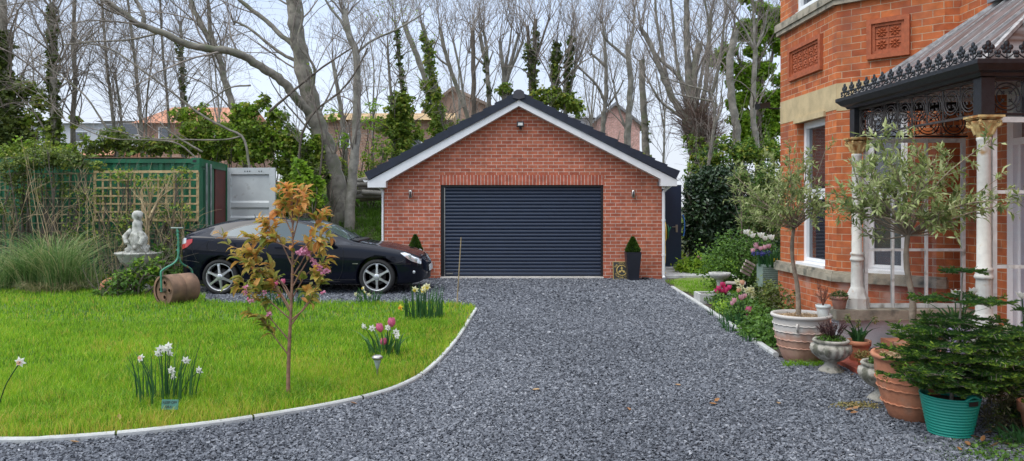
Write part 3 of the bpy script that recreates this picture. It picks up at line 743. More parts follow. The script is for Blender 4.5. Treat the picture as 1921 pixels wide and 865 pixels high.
MB().tube([(3.32,17.0,1.0),(3.56,17.0,1.0)], .03, 10).lathe([(.17,0),(.17,.01)], (3.53,17.0,1.0), 20, axis='x').bar((3.3,17,1.0),(3.3,17,1.25),.05,.03,up=(1,0,0)).bar((3.56,17,1.0),(3.6,16.95,1.1),.02,.02).build('reel_frame', M['green_plastic'], hz)
a = np.linspace(-1.2,1.6,14)
tag(MB().tube(np.stack([4.10+.05*np.cos(a), np.full(14,17.95), 1.1+.26*np.sin(a)],1), .014, 7).build('blue_hose', M['blue_hose'], origin=(4.1,17.95,.9)), 'looped blue hose hanging at the edge of the open navy side door', 'hose')

# ------------------------------------------------------------------ brick house
A, Bp, Cc, Dd = (3.92,10.9), (4.0,9.2), (4.87,8.4), (5.02,8.37)
house = thing('brick_house', (5.0,9,0), 'old orange brick house with canted bay, stone sills and moulded terracotta panels', 'house')
fAB, fBC, fCD, fDE = WF(A,Bp), WF(Bp,Cc), WF(Cc,Dd), WF(Dd,(5.02,1.5))
fA2, fA3 = WF((4.87,11.7),A), WF((9,11.7),(4.87,11.7))
TOP = 7.2
wAB = (.56,1.40,.79,2.74); wBC = (.31,.80,.79,2.72); wUp = (.56,1.40,4.225,5.8); wUB = (.31,.82,4.225,5.8)
mb = MB(); fAB.wall(mb, .79, TOP, .2, [wAB, wUp]); fBC.wall(mb, .79, TOP, .2, [wBC, wUB]); fCD.wall(mb, .0, TOP, .2); fA2.wall(mb, 0, TOP, .2); fA3.wall(mb, 0, TOP, .2)
DO = (.80,1.78,.15,2.78)
fDE.wall(mb, 0, TOP, .25, [DO])
mb.build('wall', M['house_brick'], house, uv=True)
mb = MB()
for f in (fAB, fBC): f.box(mb, -.012, f.len+.012, -.2, .03, -.05, .665)
mb.build('plinth_wall', M['house_brick_low'], house, uv=True)
mb = MB()
for f in (fA2, fAB, fBC): 
    f.box(mb, -.03, f.len+.035, -.15, .085, .665, .79-.03); f.box(mb, -.02, f.len+.025, -.15, .065, .762, .79)
mb.build('sill_course', M['stone'], house)
mb = MB()
for f in (fA2, fAB, fBC):
    f.box(mb, -.03, f.len+.035, -.15, .075, 4.12, 4.22); f.box(mb, -.02, f.len+.02, -.15, .055, 4.06, 4.118)
mb.build('string_course', M['stone'], house)
mb = MB(); fA2.box(mb, 0, fA2.len, -.1, .004, 2.78, 3.10); fAB.box(mb, 0, fAB.len+.004, -.1, .004, 2.78, 3.10); fBC.box(mb, 0, fBC.len, -.1, .004, 2.76, 3.10)
fAB.box(mb, wAB[0]-.05, wAB[1]+.02, -.03, .03, 2.73, 2.80)
mb.build('render_band', M['band'], house)
MB().box(5.04,9,1.5,11.5,7.2,7.3).box(5.9,6.0,1.5,11.5,0,7.2).add([(4.1,9.3,7.2),(4.0,10.8,7.2),(4.9,11.6,7.2),(5.1,11.6,7.2),(5.1,8.5,7.2),(4.9,8.5,7.2)], [[0,1,2,3,4,5]]).build('light_block_shell', M['dark_brown'], house)  # dark shell added to keep daylight out of the hollow house
def flower(mb, f, u, z, r, d):
    for k in range(8):
        a = k*PI/4; c = f.pt(u+math.cos(a)*r*.5, d, z+math.sin(a)*r*.5)
        t = unit(f.t*math.cos(a)+np.array([0,0,1])*math.sin(a)); s = unit(-f.t*math.sin(a)+np.array([0,0,1])*math.cos(a)); n = f.n
        V = [c-t*r*.45, c+s*r*.26+t*r*.15, c+t*r*.48, c-s*r*.26+t*r*.15, c+n*r*.30+t*.1*r]
        mb.add(V, [(0,1,4),(1,2,4),(2,3,4),(3,0,4)][:], None)
    th = np.linspace(0,2*PI,9)[:-1]; ring = [f.pt(u+math.cos(t)*r*.22, d+r*.05, z+math.sin(t)*r*.22) for t in th]
    mb.add(ring+[f.pt(u,d+r*.4,z)], [(i,(i+1)%8,8) for i in range(8)])
def tpanel(f, u0, u1, z0, z1, nu, nv):
    p = part_empty('terracotta_panel', house, f.pt((u0+u1)/2, 0, z0))
    mb = MB(); e = .055
    for (a,b_,c,d) in ((u0,u1,z0,z0+e),(u0,u1,z1-e,z1),(u0,u0+e,z0+e,z1-e),(u1-e,u1,z0+e,z1-e)): f.box(mb, a, b_, -.02, .045, c, d)
    e2 = .09
    for (a,b_,c,d) in ((u0+e,u1-e,z0+e,z0+e2),(u0+e,u1-e,z1-e2,z1-e),(u0+e,u0+e2,z0+e2,z1-e2),(u1-e2,u1-e,z0+e2,z1-e2)): f.box(mb, a, b_, -.02, .022, c, d)
    mb.build('panel_frame', M['terra_panel'], p)
    mb = MB(); f.box(mb, u0+e2, u1-e2, -.02, .004, z0+e2, z1-e2)
    du = (u1-u0-2*e2)/nu; dv = (z1-z0-2*e2)/nv
    for i in range(nu):
        for j in range(nv):
            flower(mb, f, u0+e2+du*(i+.5), z0+e2+dv*(j+.5), min(du,dv)*.46, .006)
            f.box(mb, u0+e2+du*(i+.5)-du*.49, u0+e2+du*(i+.5)+du*.49, .0, .012, z0+e2+dv*j+.001, z0+e2+dv*j+.010)
    for i in range(1,nu): f.box(mb, u0+e2+du*i-.005, u0+e2+du*i+.005, .0, .014, z0+e2, z1-e2)
    mb.build('flower_relief', M['terra_panel'], p)
tpanel(fAB, .35, 1.345, 3.34, 3.80, 5, 2); tpanel(fBC, .36, .83, 3.34, 3.81, 2, 2)
def window(f, o, transom=None, mull=(), curtain=True, name='window', rec=.10):
    u0,u1,z0,z1 = o; p = part_empty(name, house, f.pt(u0,0,z0)); e = .055
    def ring(mb, a,b_,c,d,t,d0,d1):
        for q in ((a,b_,c,c+t),(a,b_,d-t,d),(a,a+t,c+t,d-t),(b_-t,b_,c+t,d-t)): f.box(mb, q[0], q[1], d0, d1, q[2], q[3])
    mb = MB(); ring(mb, u0+.002,u1-.002,z0+.002,z1-.002,e,-rec-.07,-rec)
    zs = [z0+e]+([transom] if transom else [])+[z1-e]
    if transom: f.box(mb, u0+e, u1-e, -rec-.07, -rec-.003, transom-.03, transom+.03)
    for m_ in mull: f.box(mb, m_-.03, m_+.03, -rec-.068, -rec-.005, z0+e, z1-e)
    us = [u0+e]+list(mull)+[u1-e]
    for a, b_ in zip(us, us[1:]):
        for c, d in zip(zs, zs[1:]):
            a1 = a+(.03 if a != us[0] else 0); b1 = b_-(.03 if b_ != us[-1] else 0); c1 = c+(.03 if c != zs[0] else 0); d1 = d-(.03 if d != zs[-1] else 0)
            ring(mb, a1+.004, b1-.004, c1+.004, d1-.004, .035, -rec-.06, -rec+.008)
    f.box(mb, u0-.0, u1+.0, -rec+.0, .02, z0+.001, z0+.035)
    mb.build('frame', M['white'], p)
    mb = MB(); f.box(mb, u0+e, u1-e, -rec-.045, -rec-.035, z0+e, z1-e); mb.build('pane', M['win_glass'], p)
    if curtain:
        mb = MB(); k = 26; us2 = np.linspace(u0+.02, u0+(u1-u0)*curtain, k)
        V = [f.pt(u, -rec-.22+.02*math.sin(i*1.9), z) for i, u in enumerate(us2) for z in (z0, z1)]
        mb.add(V, [(2*i,2*i+2,2*i+3,2*i+1) for i in range(k-1)], smooth=True); mb.build('curtain', mat('net_curtain', (.45,.46,.5), .9), p)
window(fAB, wAB, transom=1.75, curtain=.5)
window(fBC, wBC, transom=1.75, curtain=.6)
window(fAB, wUp, transom=5.1, curtain=.95, rec=.02); window(fBC, wUB, curtain=.8, rec=.02)
dp = part_empty('front_door', house, fDE.pt(.8,0,.15)); u0,u1,z0,z1 = DO
mb = MB()
for q in ((u0,u0+.09,z0,z1),(u1-.09,u1,z0,z1),(u0+.09,u1-.09,z1-.09,z1),(u0+.09,u1-.09,2.2,2.27)): fDE.box(mb, q[0],q[1],-.12,-.0,q[2],q[3])
for q in ((u0+.09,u0+.13,z0,2.2),(u1-.13,u1-.09,z0,2.2)): fDE.box(mb, q[0],q[1],-.14,-.05,q[2],q[3])
mb.build('door_frame', M['white'], dp)
mb = MB(); fDE.box(mb, u0+.13,u1-.13,-.14,-.09,z0,2.2)
for (a,b_) in ((.30,1.0),(1.2,2.05)):
    for (c,d) in ((u0+.22,u0+.44),(u0+.54,u0+.76)): fDE.box(mb, c,d,-.10,-.078,a,b_)
dl = mb.build('door_leaf', M['blue_door'], dp)
mb = MB(); q = fDE.pt(u0+.20,-.075,1.18); mb.lathe([(.0,-.03),(.022,-.02),(.026,0),(.012,.015),(.012,.03)], q, 12, axis='x'); mb.build('door_knob', M['brass'], dl)
mb = MB(); fDE.box(mb, u0+.38,u0+.60,-.09,-.072,1.07,1.13); mb.build('letter_plate', M['brass'], dl)
mb = MB(); fDE.box(mb, u0+.09,u1-.09,-.10,-.09,2.27,z1-.09); mb.build('fanlight', M['win_glass'], dp)
mb = MB(); mb.tube([(3.95,10.98,3.02),(3.78,10.95,3.02),(3.72,10.93,3.06)], .012, 6).obox((3.66,10.9,3.05),(.18,.12,.08),(0,R(-10),R(20))); mb.build('floodlight', M['dark'], house)

# ------------------------------------------------------------------ glazed porch
porch = thing('porch', (4.4,7.2,0), 'glazed cast iron porch with rust stained white columns against the brick house', 'porch')
cN = np.array([3.92,6.2]); cF = np.array([3.79,8.2])
MB().box(3.55,5.0,8.10,8.30,0,.36).build('plinth', M['render_wall'], porch); MB().box(3.80,5.0,6.12,6.28,0,.36).build('plinth', M['render_wall'], porch)
MB().box(3.49,5.01,8.03,8.34,.36,.47).build('plinth_sill', M['stone'], porch); MB().box(3.74,5.01,6.04,6.32,.36,.47).build('plinth_sill', M['stone'], porch)
MB().box(3.95,4.99,6.33,8.0,.0,.18).build('porch_floor', M['terracotta'], porch)
MB().box(3.25,3.92,6.55,7.75,.0,.055).build('tiled_step', mat('red_tile', (.34,.08,.05), .6, var=.2, scale=9), porch)
def column(c, nm):
    cp = part_empty('column', porch, (c[0],c[1],.47))
    fl = lambda th, i: (1-.10*np.abs(np.cos(th*7))) if 6 <= i <= 9 else np.ones_like(th)
    pr = [(.10,.47),(.10,.56),(.105,.58),(.085,.66),(.072,.69),(.066,.70),(.064,.705),(.062,.85),(.060,.98),(.060,.985),(.070,.99),(.074,1.005),(.068,1.02),(.062,1.03),(.062,1.05),(.070,1.06),(.070,1.075),(.054,1.09),(.052,1.5),(.050,2.13),(.056,2.14),(.056,2.16),(.05,2.165)]
    mb = MB(); mb.lathe(pr, (c[0],c[1],0), 28, flute=fl)
    mb.add(*octo(c, .47, .125, .105, .19)); mb.build('shaft', M['rust_paint'], cp)
    mb = MB(); leaf = lambda th, i: 1+.16*np.abs(np.cos(th*4))*(1 if i > 0 else 0)
    mb.lathe([(.052,2.16),(.056,2.19),(.064,2.23),(.078,2.27),(.088,2.295),(.08,2.30)], (c[0],c[1],0), 32, flute=leaf)
    for sx in (-1,1):
        for sy in (-1,1):
            a = np.linspace(0, 3.4*PI, 26); rr_ = .034*(1-a/(3.9*PI))
            cx = np.array([c[0]+sx*.070, c[1]+sy*.070, 2.28]); o = unit(np.array([sx,sy,0.]))
            pts = cx+o*(rr_*np.cos(a+PI))[:,None]+np.array([0,0,1])*(rr_*np.sin(a+PI))[:,None]
            mb.tube(pts, .011, 7)
            mb.tube(smoothline([c3(c,2.19,0,0)+o*.055, c3(c,2.25,0,0)+o*.085, cx+np.array([0,0,-.01])],8), np.linspace(.022,.012,8), 7)
    mb.build('capital', M['rust_cap'], cp)
    MB().box(c[0]-.108,c[0]+.108,c[1]-.108,c[1]+.108,2.322,2.34).box(c[0]-.095,c[0]+.095,c[1]-.095,c[1]+.095,2.31,2.321).build('abacus', M['rust_cap'], cp)
def c3(c, z, a, b): return np.array([c[0]+a, c[1]+b, z])
def octo(c, z, r0, r1, h):
    a = np.arange(8)*PI/4+PI/8
    V = [(c[0]+r0*math.cos(t), c[1]+r0*math.sin(t), z) for t in a]+[(c[0]+r0*.97*math.cos(t), c[1]+r0*.97*math.sin(t), z+h*.6) for t in a]+[(c[0]+r1*.8*math.cos(t), c[1]+r1*.8*math.sin(t), z+h) for t in a]
    F = [(k*8+i, k*8+(i+1)%8, k*8+8+(i+1)%8, k*8+8+i) for k in range(2) for i in range(8)]
    return V, F
column(cN, 'near'); column(cF, 'far')
# corner posts of the frieze
for c in (cN, cF): MB().box(c[0]-.055,c[0]+.055,c[1]-.055,c[1]+.055,2.341,2.655).build('corner_post', M['iron'], porch)
def frieze(a, b_, n, m=M['iron']):
    a = np.array([*a,0.]); b_ = np.array([*b_,0.]); t = b_-a; L = np.linalg.norm(t); t /= L; up = np.array([0,0,1.]); z0, z1 = 2.36, 2.645; zc = (z0+z1)/2
    mb = MB()
    for z in (z0-.005, z1): mb.bar(a+up*z, b_+up*z, .03, .02)
    w_ = L/n; th = np.linspace(0,2*PI,25)[:-1]
    nn = np.cross(t, up)
    for i in range(n):
        c = a+t*w_*(i+.5)+up*zc; r_ = min(w_*.44, .125)
        for rr_, q in ((r_, .007), (r_*.74, .005)):
            mb.tube(c+np.outer(np.cos(th)*rr_, t)+np.outer(np.sin(th)*rr_, up), q, 5, closed=True)
        for sx in (-1,1):
            for sy in (-1,1):
                o = t*sx*.707+up*sy*.707
                mb.tube([c+o*r_*.95, c+o*r_*.42], .0045, 4)
                e = c+o*r_*.40
                for q in range(4):
                    oo = t*math.cos(q*PI/2+.785)+up*math.sin(q*PI/2+.785); mb.tube([e, e+oo*r_*.16], .0065, 4)
                # corner scroll
                sc_ = c+t*sx*w_*.40+up*sy*.105; th2 = np.linspace(0,1.6*PI,9)
                mb.tube(sc_+np.outer(np.cos(th2)*.022, t*sx)+np.outer(np.sin(th2)*.022, up*sy), .004, 4)
        mb.tube([a+t*w_*i+up*z0, a+t*w_*i+up*z1], .006, 4)
        mb.tube([a+t*w_*i+up*z0+t*.014, a+t*w_*i+up*z1+t*.014], .003, 4)
    mb.build('frieze', m, porch)
frieze((cF[0]+.004,cF[1]-.06), (cN[0]-.004,cN[1]+.06), 8, M['iron_dull']); frieze((cN[0]+.06,cN[1]), (5.0,6.2), 4); frieze((cF[0]+.06,cF[1]), (5.0,8.2), 4)
# moulded gutter: profile swept round the west and south and north sides
gl = [np.array([5.0,8.32]), np.array([3.67,8.32]), np.array([3.80,6.07]), np.array([5.0,6.07])]
pr = [(.10,2.655),(.045,2.66),(.03,2.685),(-.0,2.70),(-.03,2.735),(-.045,2.75),(-.045,2.785),(-.02,2.79),(.10,2.79)]
def mitre(i):
    d0 = gl[i]-gl[i-1] if i > 0 else gl[1]-gl[0]; d1 = gl[i+1]-gl[i] if i < 3 else gl[3]-gl[2]
    n0 = np.array([-d0[1],d0[0]])/np.linalg.norm(d0); n1 = np.array([-d1[1],d1[0]])/np.linalg.norm(d1)
    n_ = n0+n1; return n_/(1+n0@n1)
V = []
for i in range(4):
    m_ = mitre(i)
    for d, z in pr: V.append([*(gl[i]+m_*d), z])
k = len(pr); F = [(i*k+j, (i+1)*k+j, (i+1)*k+(j+1)%k, i*k+(j+1)%k) for i in range(3) for j in range(k)]
mb = MB(); mb.add(V, F); mb.build('gutter', M['iron'], porch)
# cresting
def crest(mb, c, t, s):
    up = np.array([0,0,1.]); n = np.cross(t, up)
    def lobe(cx, cz, r_, q=.9):
        th = np.linspace(0,2*PI,9)[:-1]; ring = [c+t*(cx+math.cos(a)*r_*q)*s+up*(cz+math.sin(a)*r_)*s for a in th]
        V = [p+n*.004 for p in ring]+[p-n*.004 for p in ring]+[c+t*cx*s+up*cz*s+n*.012, c+t*cx*s+up*cz*s-n*.012]
        mb.add(V, [(i,(i+1)%8,16) for i in range(8)]+[((i+1)%8+8,i+8,17) for i in range(8)])
    lobe(0,.80,.19,.75); lobe(-.20,.62,.15); lobe(.20,.62,.15); lobe(-.13,.40,.12); lobe(.13,.40,.12); lobe(0,.55,.14)
    mb.tube([c, c+up*.6*s], .006, 4); mb.tube(c+np.outer(np.linspace(-.32,.32,7)*s, t)+np.outer((.06+.20*np.abs(np.linspace(-1,1,7))**1.5)*s, up), .006, 5)
    lobe(-.42,.34,.12); lobe(.42,.34,.12); lobe(-.42,.15,.09); lobe(.42,.16,.06)
mb = MB()
for (a, b_, n_) in ((gl[1], gl[2], 15), (gl[2], gl[3], 8)):
    a3 = np.array([*(a),2.79]); b3 = np.array([*(b_),2.79]); t = unit(b3-a3)
    for i in range(n_): crest(mb, a3+(b3-a3)*(i+.5)/n_, t, .155)
mb.build('cresting', M['iron'], porch)
# roof slopes
q0,q1,q2,q3 = np.array([3.74,8.27,2.775]),np.array([3.87,6.13,2.775]),np.array([5.02,6.72,3.70]),np.array([5.02,7.62,3.70])
mr_, nt, b = _mat('algae_stained_glass_roof')
tcn = node(nt, 'ShaderNodeTexCoord'); mpn = node(nt, 'ShaderNodeMapping'); mpn.inputs['Scale'].default_value = (1.5,14,1.5); nt.links.new(tcn.outputs['Object'], mpn.inputs[0])
nn = node(nt, 'ShaderNodeTexNoise'); nn.inputs['Scale'].default_value = 1.6; nn.inputs['Detail'].default_value = 7; nt.links.new(mpn.outputs[0], nn.inputs[0])
rr = node(nt, 'ShaderNodeValToRGB'); rr.color_ramp.elements[0].position = .35; rr.color_ramp.elements[0].color = (.065,.04,.034,1); rr.color_ramp.elements[1].position = .66; rr.color_ramp.elements[1].color = (.22,.22,.23,1)
nt.links.new(nn.outputs[0], rr.inputs[0]); nt.links.new(rr.outputs[0], b.inputs['Base Color']); b.inputs['Roughness'].default_value = .3
mb = MB(); up = np.array([0,0,.012])
for poly in ([q0,q1,q2,q3], [q1,np.array([5.02,6.13,2.775]),q2], [np.array([5.02,8.27,2.775]),q0,q3]):
    k = len(poly); mb.add(poly+[p-up for p in poly], [list(range(k)), list(range(k,2*k))[::-1]])
mb.build('roof_glazing', mr_, porch)
mb = MB()
for i in range(9):
    t = i/8; a = q0+(q1-q0)*t; y = a[1]; b_ = np.array([5.02, np.clip(y, 6.72, 7.62), 3.70])
    # bars run straight up the slope; end on the hips
    if y > 7.62: s = (8.27-y)/(8.27-7.62)
    elif y < 6.72: s = (y-6.13)/(6.72-6.13)
    else: s = 1
    e = a+(np.array([5.02,y,3.70])-a)*max(s, .03); mb.bar(a+[0,0,.008], e+[0,0,.008], .014, .024)
for a, b_ in ((q0,q3),(q1,q2)): mb.bar(a+[0,0,.012], b_+[0,0,.012], .035, .03)
for i in range(1,5):
    x = 3.87+i*.25; s = 1-(x-3.87)/1.15*.0; zt = 2.775+(x-3.87)/1.15*.925; mb.bar((x,6.13,2.785),(x,6.13+(x-3.87)/1.15*.59,zt+.01),.022,.03)
mb.build('glazing_bar', mat('lead_bar', (.34,.34,.34), .6, var=.3, scale=20), porch)
mb = MB(); mb.box(4.9,5.0,6.65,7.7,3.68,3.76)
for i in range(9): crest(mb, np.array([4.94,6.7+i*.115,3.75]), np.array([0,1.,0]), .10)
mb.build('ridge_flashing', mat('lead', (.22,.23,.25), .5, var=.2), porch)
mb = MB()
for i in range(4): y = 6.5+i*.5; mb.bar((3.88,y,2.72),(4.98,y,2.74),.05,.05)
mb.build('ceiling_rib', M['white_dirty'], porch)
def screen(y, xs, zs, x1, nm):
    sp = part_empty('glazed_screen', porch, (xs[0],y,.47)); mb = MB()
    for i, x in enumerate(xs):
        w_ = .035 if i in (0, len(xs)-1) else .022; mb.box(x-w_/2, x+w_/2, y-.02, y+.02, .475, 2.335)
    for i, z in enumerate(zs):
        h = .045 if i in (0, len(zs)-1) else .028
        for a, b_ in zip(xs, xs[1:]): mb.box(a+.018, b_-.018, y-.018, y+.018, z-h/2, z+h/2)
    mb.build('frame', M['white_dirty'], sp)
    MB().box(xs[0]+.01, xs[-1]-.01, y-.003, y+.003, .48, 2.33).build('pane', M['clear'], sp)
screen(8.2, [3.885,4.18,4.55,4.955], [.50,1.11,2.31], 5, 'n')
screen(6.2, [4.0,4.35,4.97], [.50,1.09,1.71,2.31], 5, 's')

# ------------------------------------------------------------------ shipping container
cont = thing('shipping_container', (-9,16.8,0), 'green corrugated shipping container with one end door swung open behind the trellis', 'container')
fS, fE = WF((-15.5,15.75),(-6.66,15.9)), WF((-6.66,15.9),(-6.98,18.3))
ZT = 2.6
mb = MB(); us = []; u = .14
while u < fS.len-.16: us += [(u,0),(u+.07,0),(u+.105,-.035),(u+.21,-.035),(u+.245,0)]; u += .2451
V = [fS.pt(a, d-.02, z) for a, d in us for z in (.17, ZT-.10)]
mb.add(V, [(2*i,2*i+2,2*i+3,2*i+1) for i in range(len(us)-1)])
fS.box(mb, 0, fS.len-.12, -.1, 0, .0, .17); fS.box(mb, 0, fS.len-.12, -.1, 0, ZT-.10, ZT-.012); fS.box(mb, 0, fS.len-.40, -2.43, -2.36, 0, ZT-.012)
mb.build('side_wall', M['green_paint'], cont)
mb = MB(); fS.box(mb, fS.len-.12, fS.len, -.12, .006, .0, ZT+.003); fS.box(mb, fS.len-.17, fS.len+.004, -.15, .012, ZT-.12, ZT+.01); fE.box(mb, 2.39, 2.42, -.04, .0, 0, ZT)
fE.box(mb, .10,2.32,-.10,-.01,ZT-.16,ZT+.002); fE.box(mb, .10,2.32,-.10,-.0,0,.14); mb.build('corner_post', M['green_paint'], cont)
mb = MB(); fS.box(mb, fS.len-.135, fS.len-.06, .007, .016, ZT-.085, ZT-.035); fS.box(mb, fS.len-.085, fS.len-.045, .0, .009, ZT-.62, ZT-.56); fS.box(mb, fS.len-.085, fS.len-.045, .0, .009, ZT-1.4, ZT-1.3); mb.build('casting_hole', M['dark'], cont)
mb = MB(); fS.box(mb, 0, fS.len-.35, -2.4, .015, ZT+.004, ZT+.02); mb.build('roof', mat('rust_roof', (.16,.10,.06), .8, var=.3), cont)
mb = MB(); fE.box(mb, .12,1.30,-.09,-.03,.16,ZT-.17); 
for i in range(4): fE.box(mb, .22+.24*i,.34+.24*i,-.035,-.012,.2,ZT-.22)
dl = mb.build('door', M['green_paint'], cont)
mb = MB()
for u in (.45,.80): mb.tube([fE.pt(u,.03,.1), fE.pt(u,.03,ZT-.08)], .022, 8); mb.bar(fE.pt(u,.04,1.15), fE.pt(u+.25,.06,1.15), .03,.02)
mb.build('lock_rod', mat('galvanised', (.3,.33,.32), .5, metal=.5), dl)
mb = MB(); fE.box(mb, 1.42,2.385,-.05,-.03,.14,ZT-.16); fE.box(mb, 1.31,1.41,-.3,-.2,.14,ZT-.16); mb.build('red_inner_panel', M['container_red'], cont)
fD = WF((-7.05,18.37),(-5.72,18.32))
mb = MB()
fD.box(mb, .02,.14,-.03,.045,.15,2.52); fD.box(mb, 1.10,1.25,-.03,.045,.15,2.52); fD.box(mb, .14,1.10,-.03,.04,2.36,2.52); fD.box(mb, .14,1.10,-.03,.04,.15,.3)
zs = [.3,.72,.78,.9,.96,1.32,1.38,1.50,1.56,1.95,2.36]; zs = [(.3,0),(.55,0),(.60,.035),(.72,.035),(.77,0),(1.12,0),(1.17,.035),(1.29,.035),(1.34,0),(1.50,0),(1.55,.03),(1.66,.03),(1.71,0),(2.36,0)]
V = [fD.pt(u, d-.0, z) for z, d in zs for u in (.14,1.10)]; mb.add(V, [(2*i,2*i+1,2*i+3,2*i+2) for i in range(len(zs)-1)])
fD.box(mb, .14,1.10,-.03,-.02,.3,2.36)
dd = mb.build('open_door', M['container_grey'], cont)
mb = MB()
for u in (.5,.56,.62,.85,.91): fD.box(mb, u-.012,u+.012,.04,.046,2.42,2.445)
mb.build('bolt_head', M['dark'], dd)

def trellis(name, x0, x1, z0, z1, y, m, label, nv, nh, w_=.022):
    mb = MB(); t = .018
    for i in range(nv+1):
        x = x0+(x1-x0)*i/nv; ww = w_*(1.5 if i in (0,nv) else 1); mb.obox((x+rng.normal()*.002, y, (z0+z1)/2), (ww, t, z1-z0), (0,R(rng.normal()*.3),0))
    for j in range(nh+1):
        z = z0+(z1-z0)*j/nh; ww = w_*(1.5 if j in (0,nh) else 1); mb.obox(((x0+x1)/2, y-t-.001, z+rng.normal()*.002), (x1-x0+w_, t, ww), (0,R(rng.normal()*.12),0))
    return tag(mb.build(name, m, origin=((x0+x1)/2,y,z0)), label, 'trellis')
trellis('trellis', -8.52,-6.42,1.30,2.28,15.25, M['trellis'], 'clean tan wooden trellis panel fixed high on the green container', 13, 6, .034)
trellis('trellis', -8.45,-6.44,.05,1.27,15.32, M['old_wood'], 'weathered dark trellis panel below the tan trellis, behind the bare shrub', 12, 7)
trellis('trellis', -10.55,-8.56,.05,2.25,15.30, M['old_wood'], 'weathered grey green trellis left of the tan one, half lost in climbers', 12, 13)
trellis('trellis', -12.7,-10.6,.05,2.25,15.28, M['old_wood'], 'weathered trellis furthest left, at the picture edge behind the tall grass clump', 12, 13)

# ------------------------------------------------------------------ the car
car = thing('parked_car', (-5.21,14.14,0), 'glossy black three door coupe with silver alloy wheels parked side on beside the garage', 'car')
CO = np.array([-5.21,14.14,0.])
ST = np.array([
 # x     W    zlow  zbelt ztop  Wt   zrail
 [-.80,.50,.46,.86,.94,.40,.91],[-.785,.60,.40,.92,1.0,.52,.965],[-.74,.69,.33,1.0,1.08,.60,1.04],[-.62,.775,.28,1.03,1.12,.635,1.075],[-.45,.82,.25,1.04,1.19,.63,1.13],
 [-.2,.85,.22,1.03,1.28,.615,1.215],[0,.86,.2,1.02,1.325,.605,1.26],[.3,.865,.19,1.0,1.368,.60,1.305],[.7,.865,.18,.975,1.385,.60,1.33],[1.1,.865,.18,.955,1.38,.60,1.33],
 [1.5,.865,.18,.935,1.335,.60,1.28],[1.8,.865,.18,.915,1.235,.61,1.18],[2.1,.865,.18,.895,1.06,.66,1.01],[2.38,.863,.18,.875,.945,.72,.91],[2.5,.862,.18,.865,.925,.73,.885],
 [2.8,.86,.18,.83,.885,.73,.85],[3.05,.85,.18,.79,.84,.72,.80],[3.25,.83,.18,.745,.79,.69,.755],[3.4,.785,.19,.69,.74,.63,.705],[3.5,.72,.2,.64,.695,.56,.655],[3.57,.64,.22,.59,.65,.48,.61],[3.62,.52,.26,.53,.58,.38,.55],[3.64,.40,.33,.48,.52,.28,.50]])
def ring(x):
    v = [np.interp(x, ST[:,0], ST[:,i]) for i in range(1,7)]; W_,zl,zb,zt,Wt,zr = v; h = zb-zl
    c = np.array([(0,zl),(.80*W_,zl),(.93*W_,zl+.03),(.965*W_,zl+.10*h/.75+.03),(.985*W_,zl+.32*h),(1.0*W_,zl+.55*h),(1.0*W_,zl+.72*h),(.985*W_,zb-.08*h),(.955*W_,zb),(.925*W_,zb+.018),(Wt+.015,zr-.02),(Wt-.03,zr+.018),(.72*Wt,zt-.018),(.35*Wt,zt-.003),(0,zt)])
    return c
RINGT = np.r_[np.linspace(0,.3,4), np.linspace(.3,.62,16)[1:], np.linspace(.62,1,20)[1:]]
def ringd(x, n=46):
    c = ring(x); q = np.vstack([c[0]*[-1,1]+[0,0], c, c[-1]*[-1,1]]); q[0] = [-c[1][0], c[1][1]]; q[-1] = [-c[-2][0], c[-2][1]]
    o = []
    for i in range(1, len(q)-2):
        for t in np.linspace(0,1,4,endpoint=False):
            p = .5*((2*q[i])+(-q[i-1]+q[i+1])*t*.7+(2*q[i-1]-5*q[i]+4*q[i+1]-q[i+2])*t*t*.7+(-q[i-1]+3*q[i]-3*q[i+1]+q[i+2])*t**3*.7+ .3*(2*(q[i+1]-q[i])*t))
            o.append(p)
    o.append(q[-2]); return np.array(o)
# body loft
xs = np.unique(np.r_[np.linspace(-.80,-.6,8), np.linspace(-.6,3.3,60), np.linspace(3.3,3.64,16)])
k_ = 7
rings = [ringd(x) for x in xs]; nr = len(rings[0])
# smooth along x a little
RA = np.array(rings); 
for _ in range(3): RA[1:-1] = .25*RA[:-2]+.5*RA[1:-1]+.25*RA[2:]
def ring_at(x):
    i = int(np.clip(np.searchsorted(xs, x)-1, 0, len(xs)-2)); f = np.clip((x-xs[i])/(xs[i+1]-xs[i]), 0, 1); return RA[i]*(1-f)+RA[i+1]*f
def side_y(x, z):
    c = ring_at(x)[12:46]; return np.interp(z, np.maximum.accumulate(c[:,1]+np.arange(len(c))*1e-6), c[:,0])
def top_z(x, y):
    c = ring_at(x)[40:][::-1]; return np.interp(abs(y), c[:,0], c[:,1])
full = np.concatenate([RA, RA[:, -2:0:-1]*np.array([-1,1])], 1)
full[:,:nr,0] *= -1; full[:,nr:,0] *= -1     # camera side is -y, order kept
nf = full.shape[1]
V = np.zeros((len(xs), nf, 3)); V[...,0] = xs[:,None]; V[...,1] = full[...,0]; V[...,2] = full[...,1]
F = [(i*nf+j, i*nf+(j+1)%nf, (i+1)*nf+(j+1)%nf, (i+1)*nf+j) for i in range(len(xs)-1) for j in range(nf)]
mb = MB(); V = V.reshape(-1,3)+CO; mb.add(V, F, smooth=True)
mb.ch.append((np.zeros((0,3)), np.array([list(range(nf))[::-1]]), np.zeros(1), True))
mb.ch.append((np.zeros((0,3)), np.array([list(range((len(xs)-1)*nf, len(xs)*nf))]), np.zeros(1), True))
body = mb.build('body', M['black_paint'], car)
import bmesh
bm = bmesh.new(); bm.from_mesh(body.data); bmesh.ops.recalc_face_normals(bm, faces=bm.faces); bm.to_mesh(body.data); bm.free()
cut = MB()
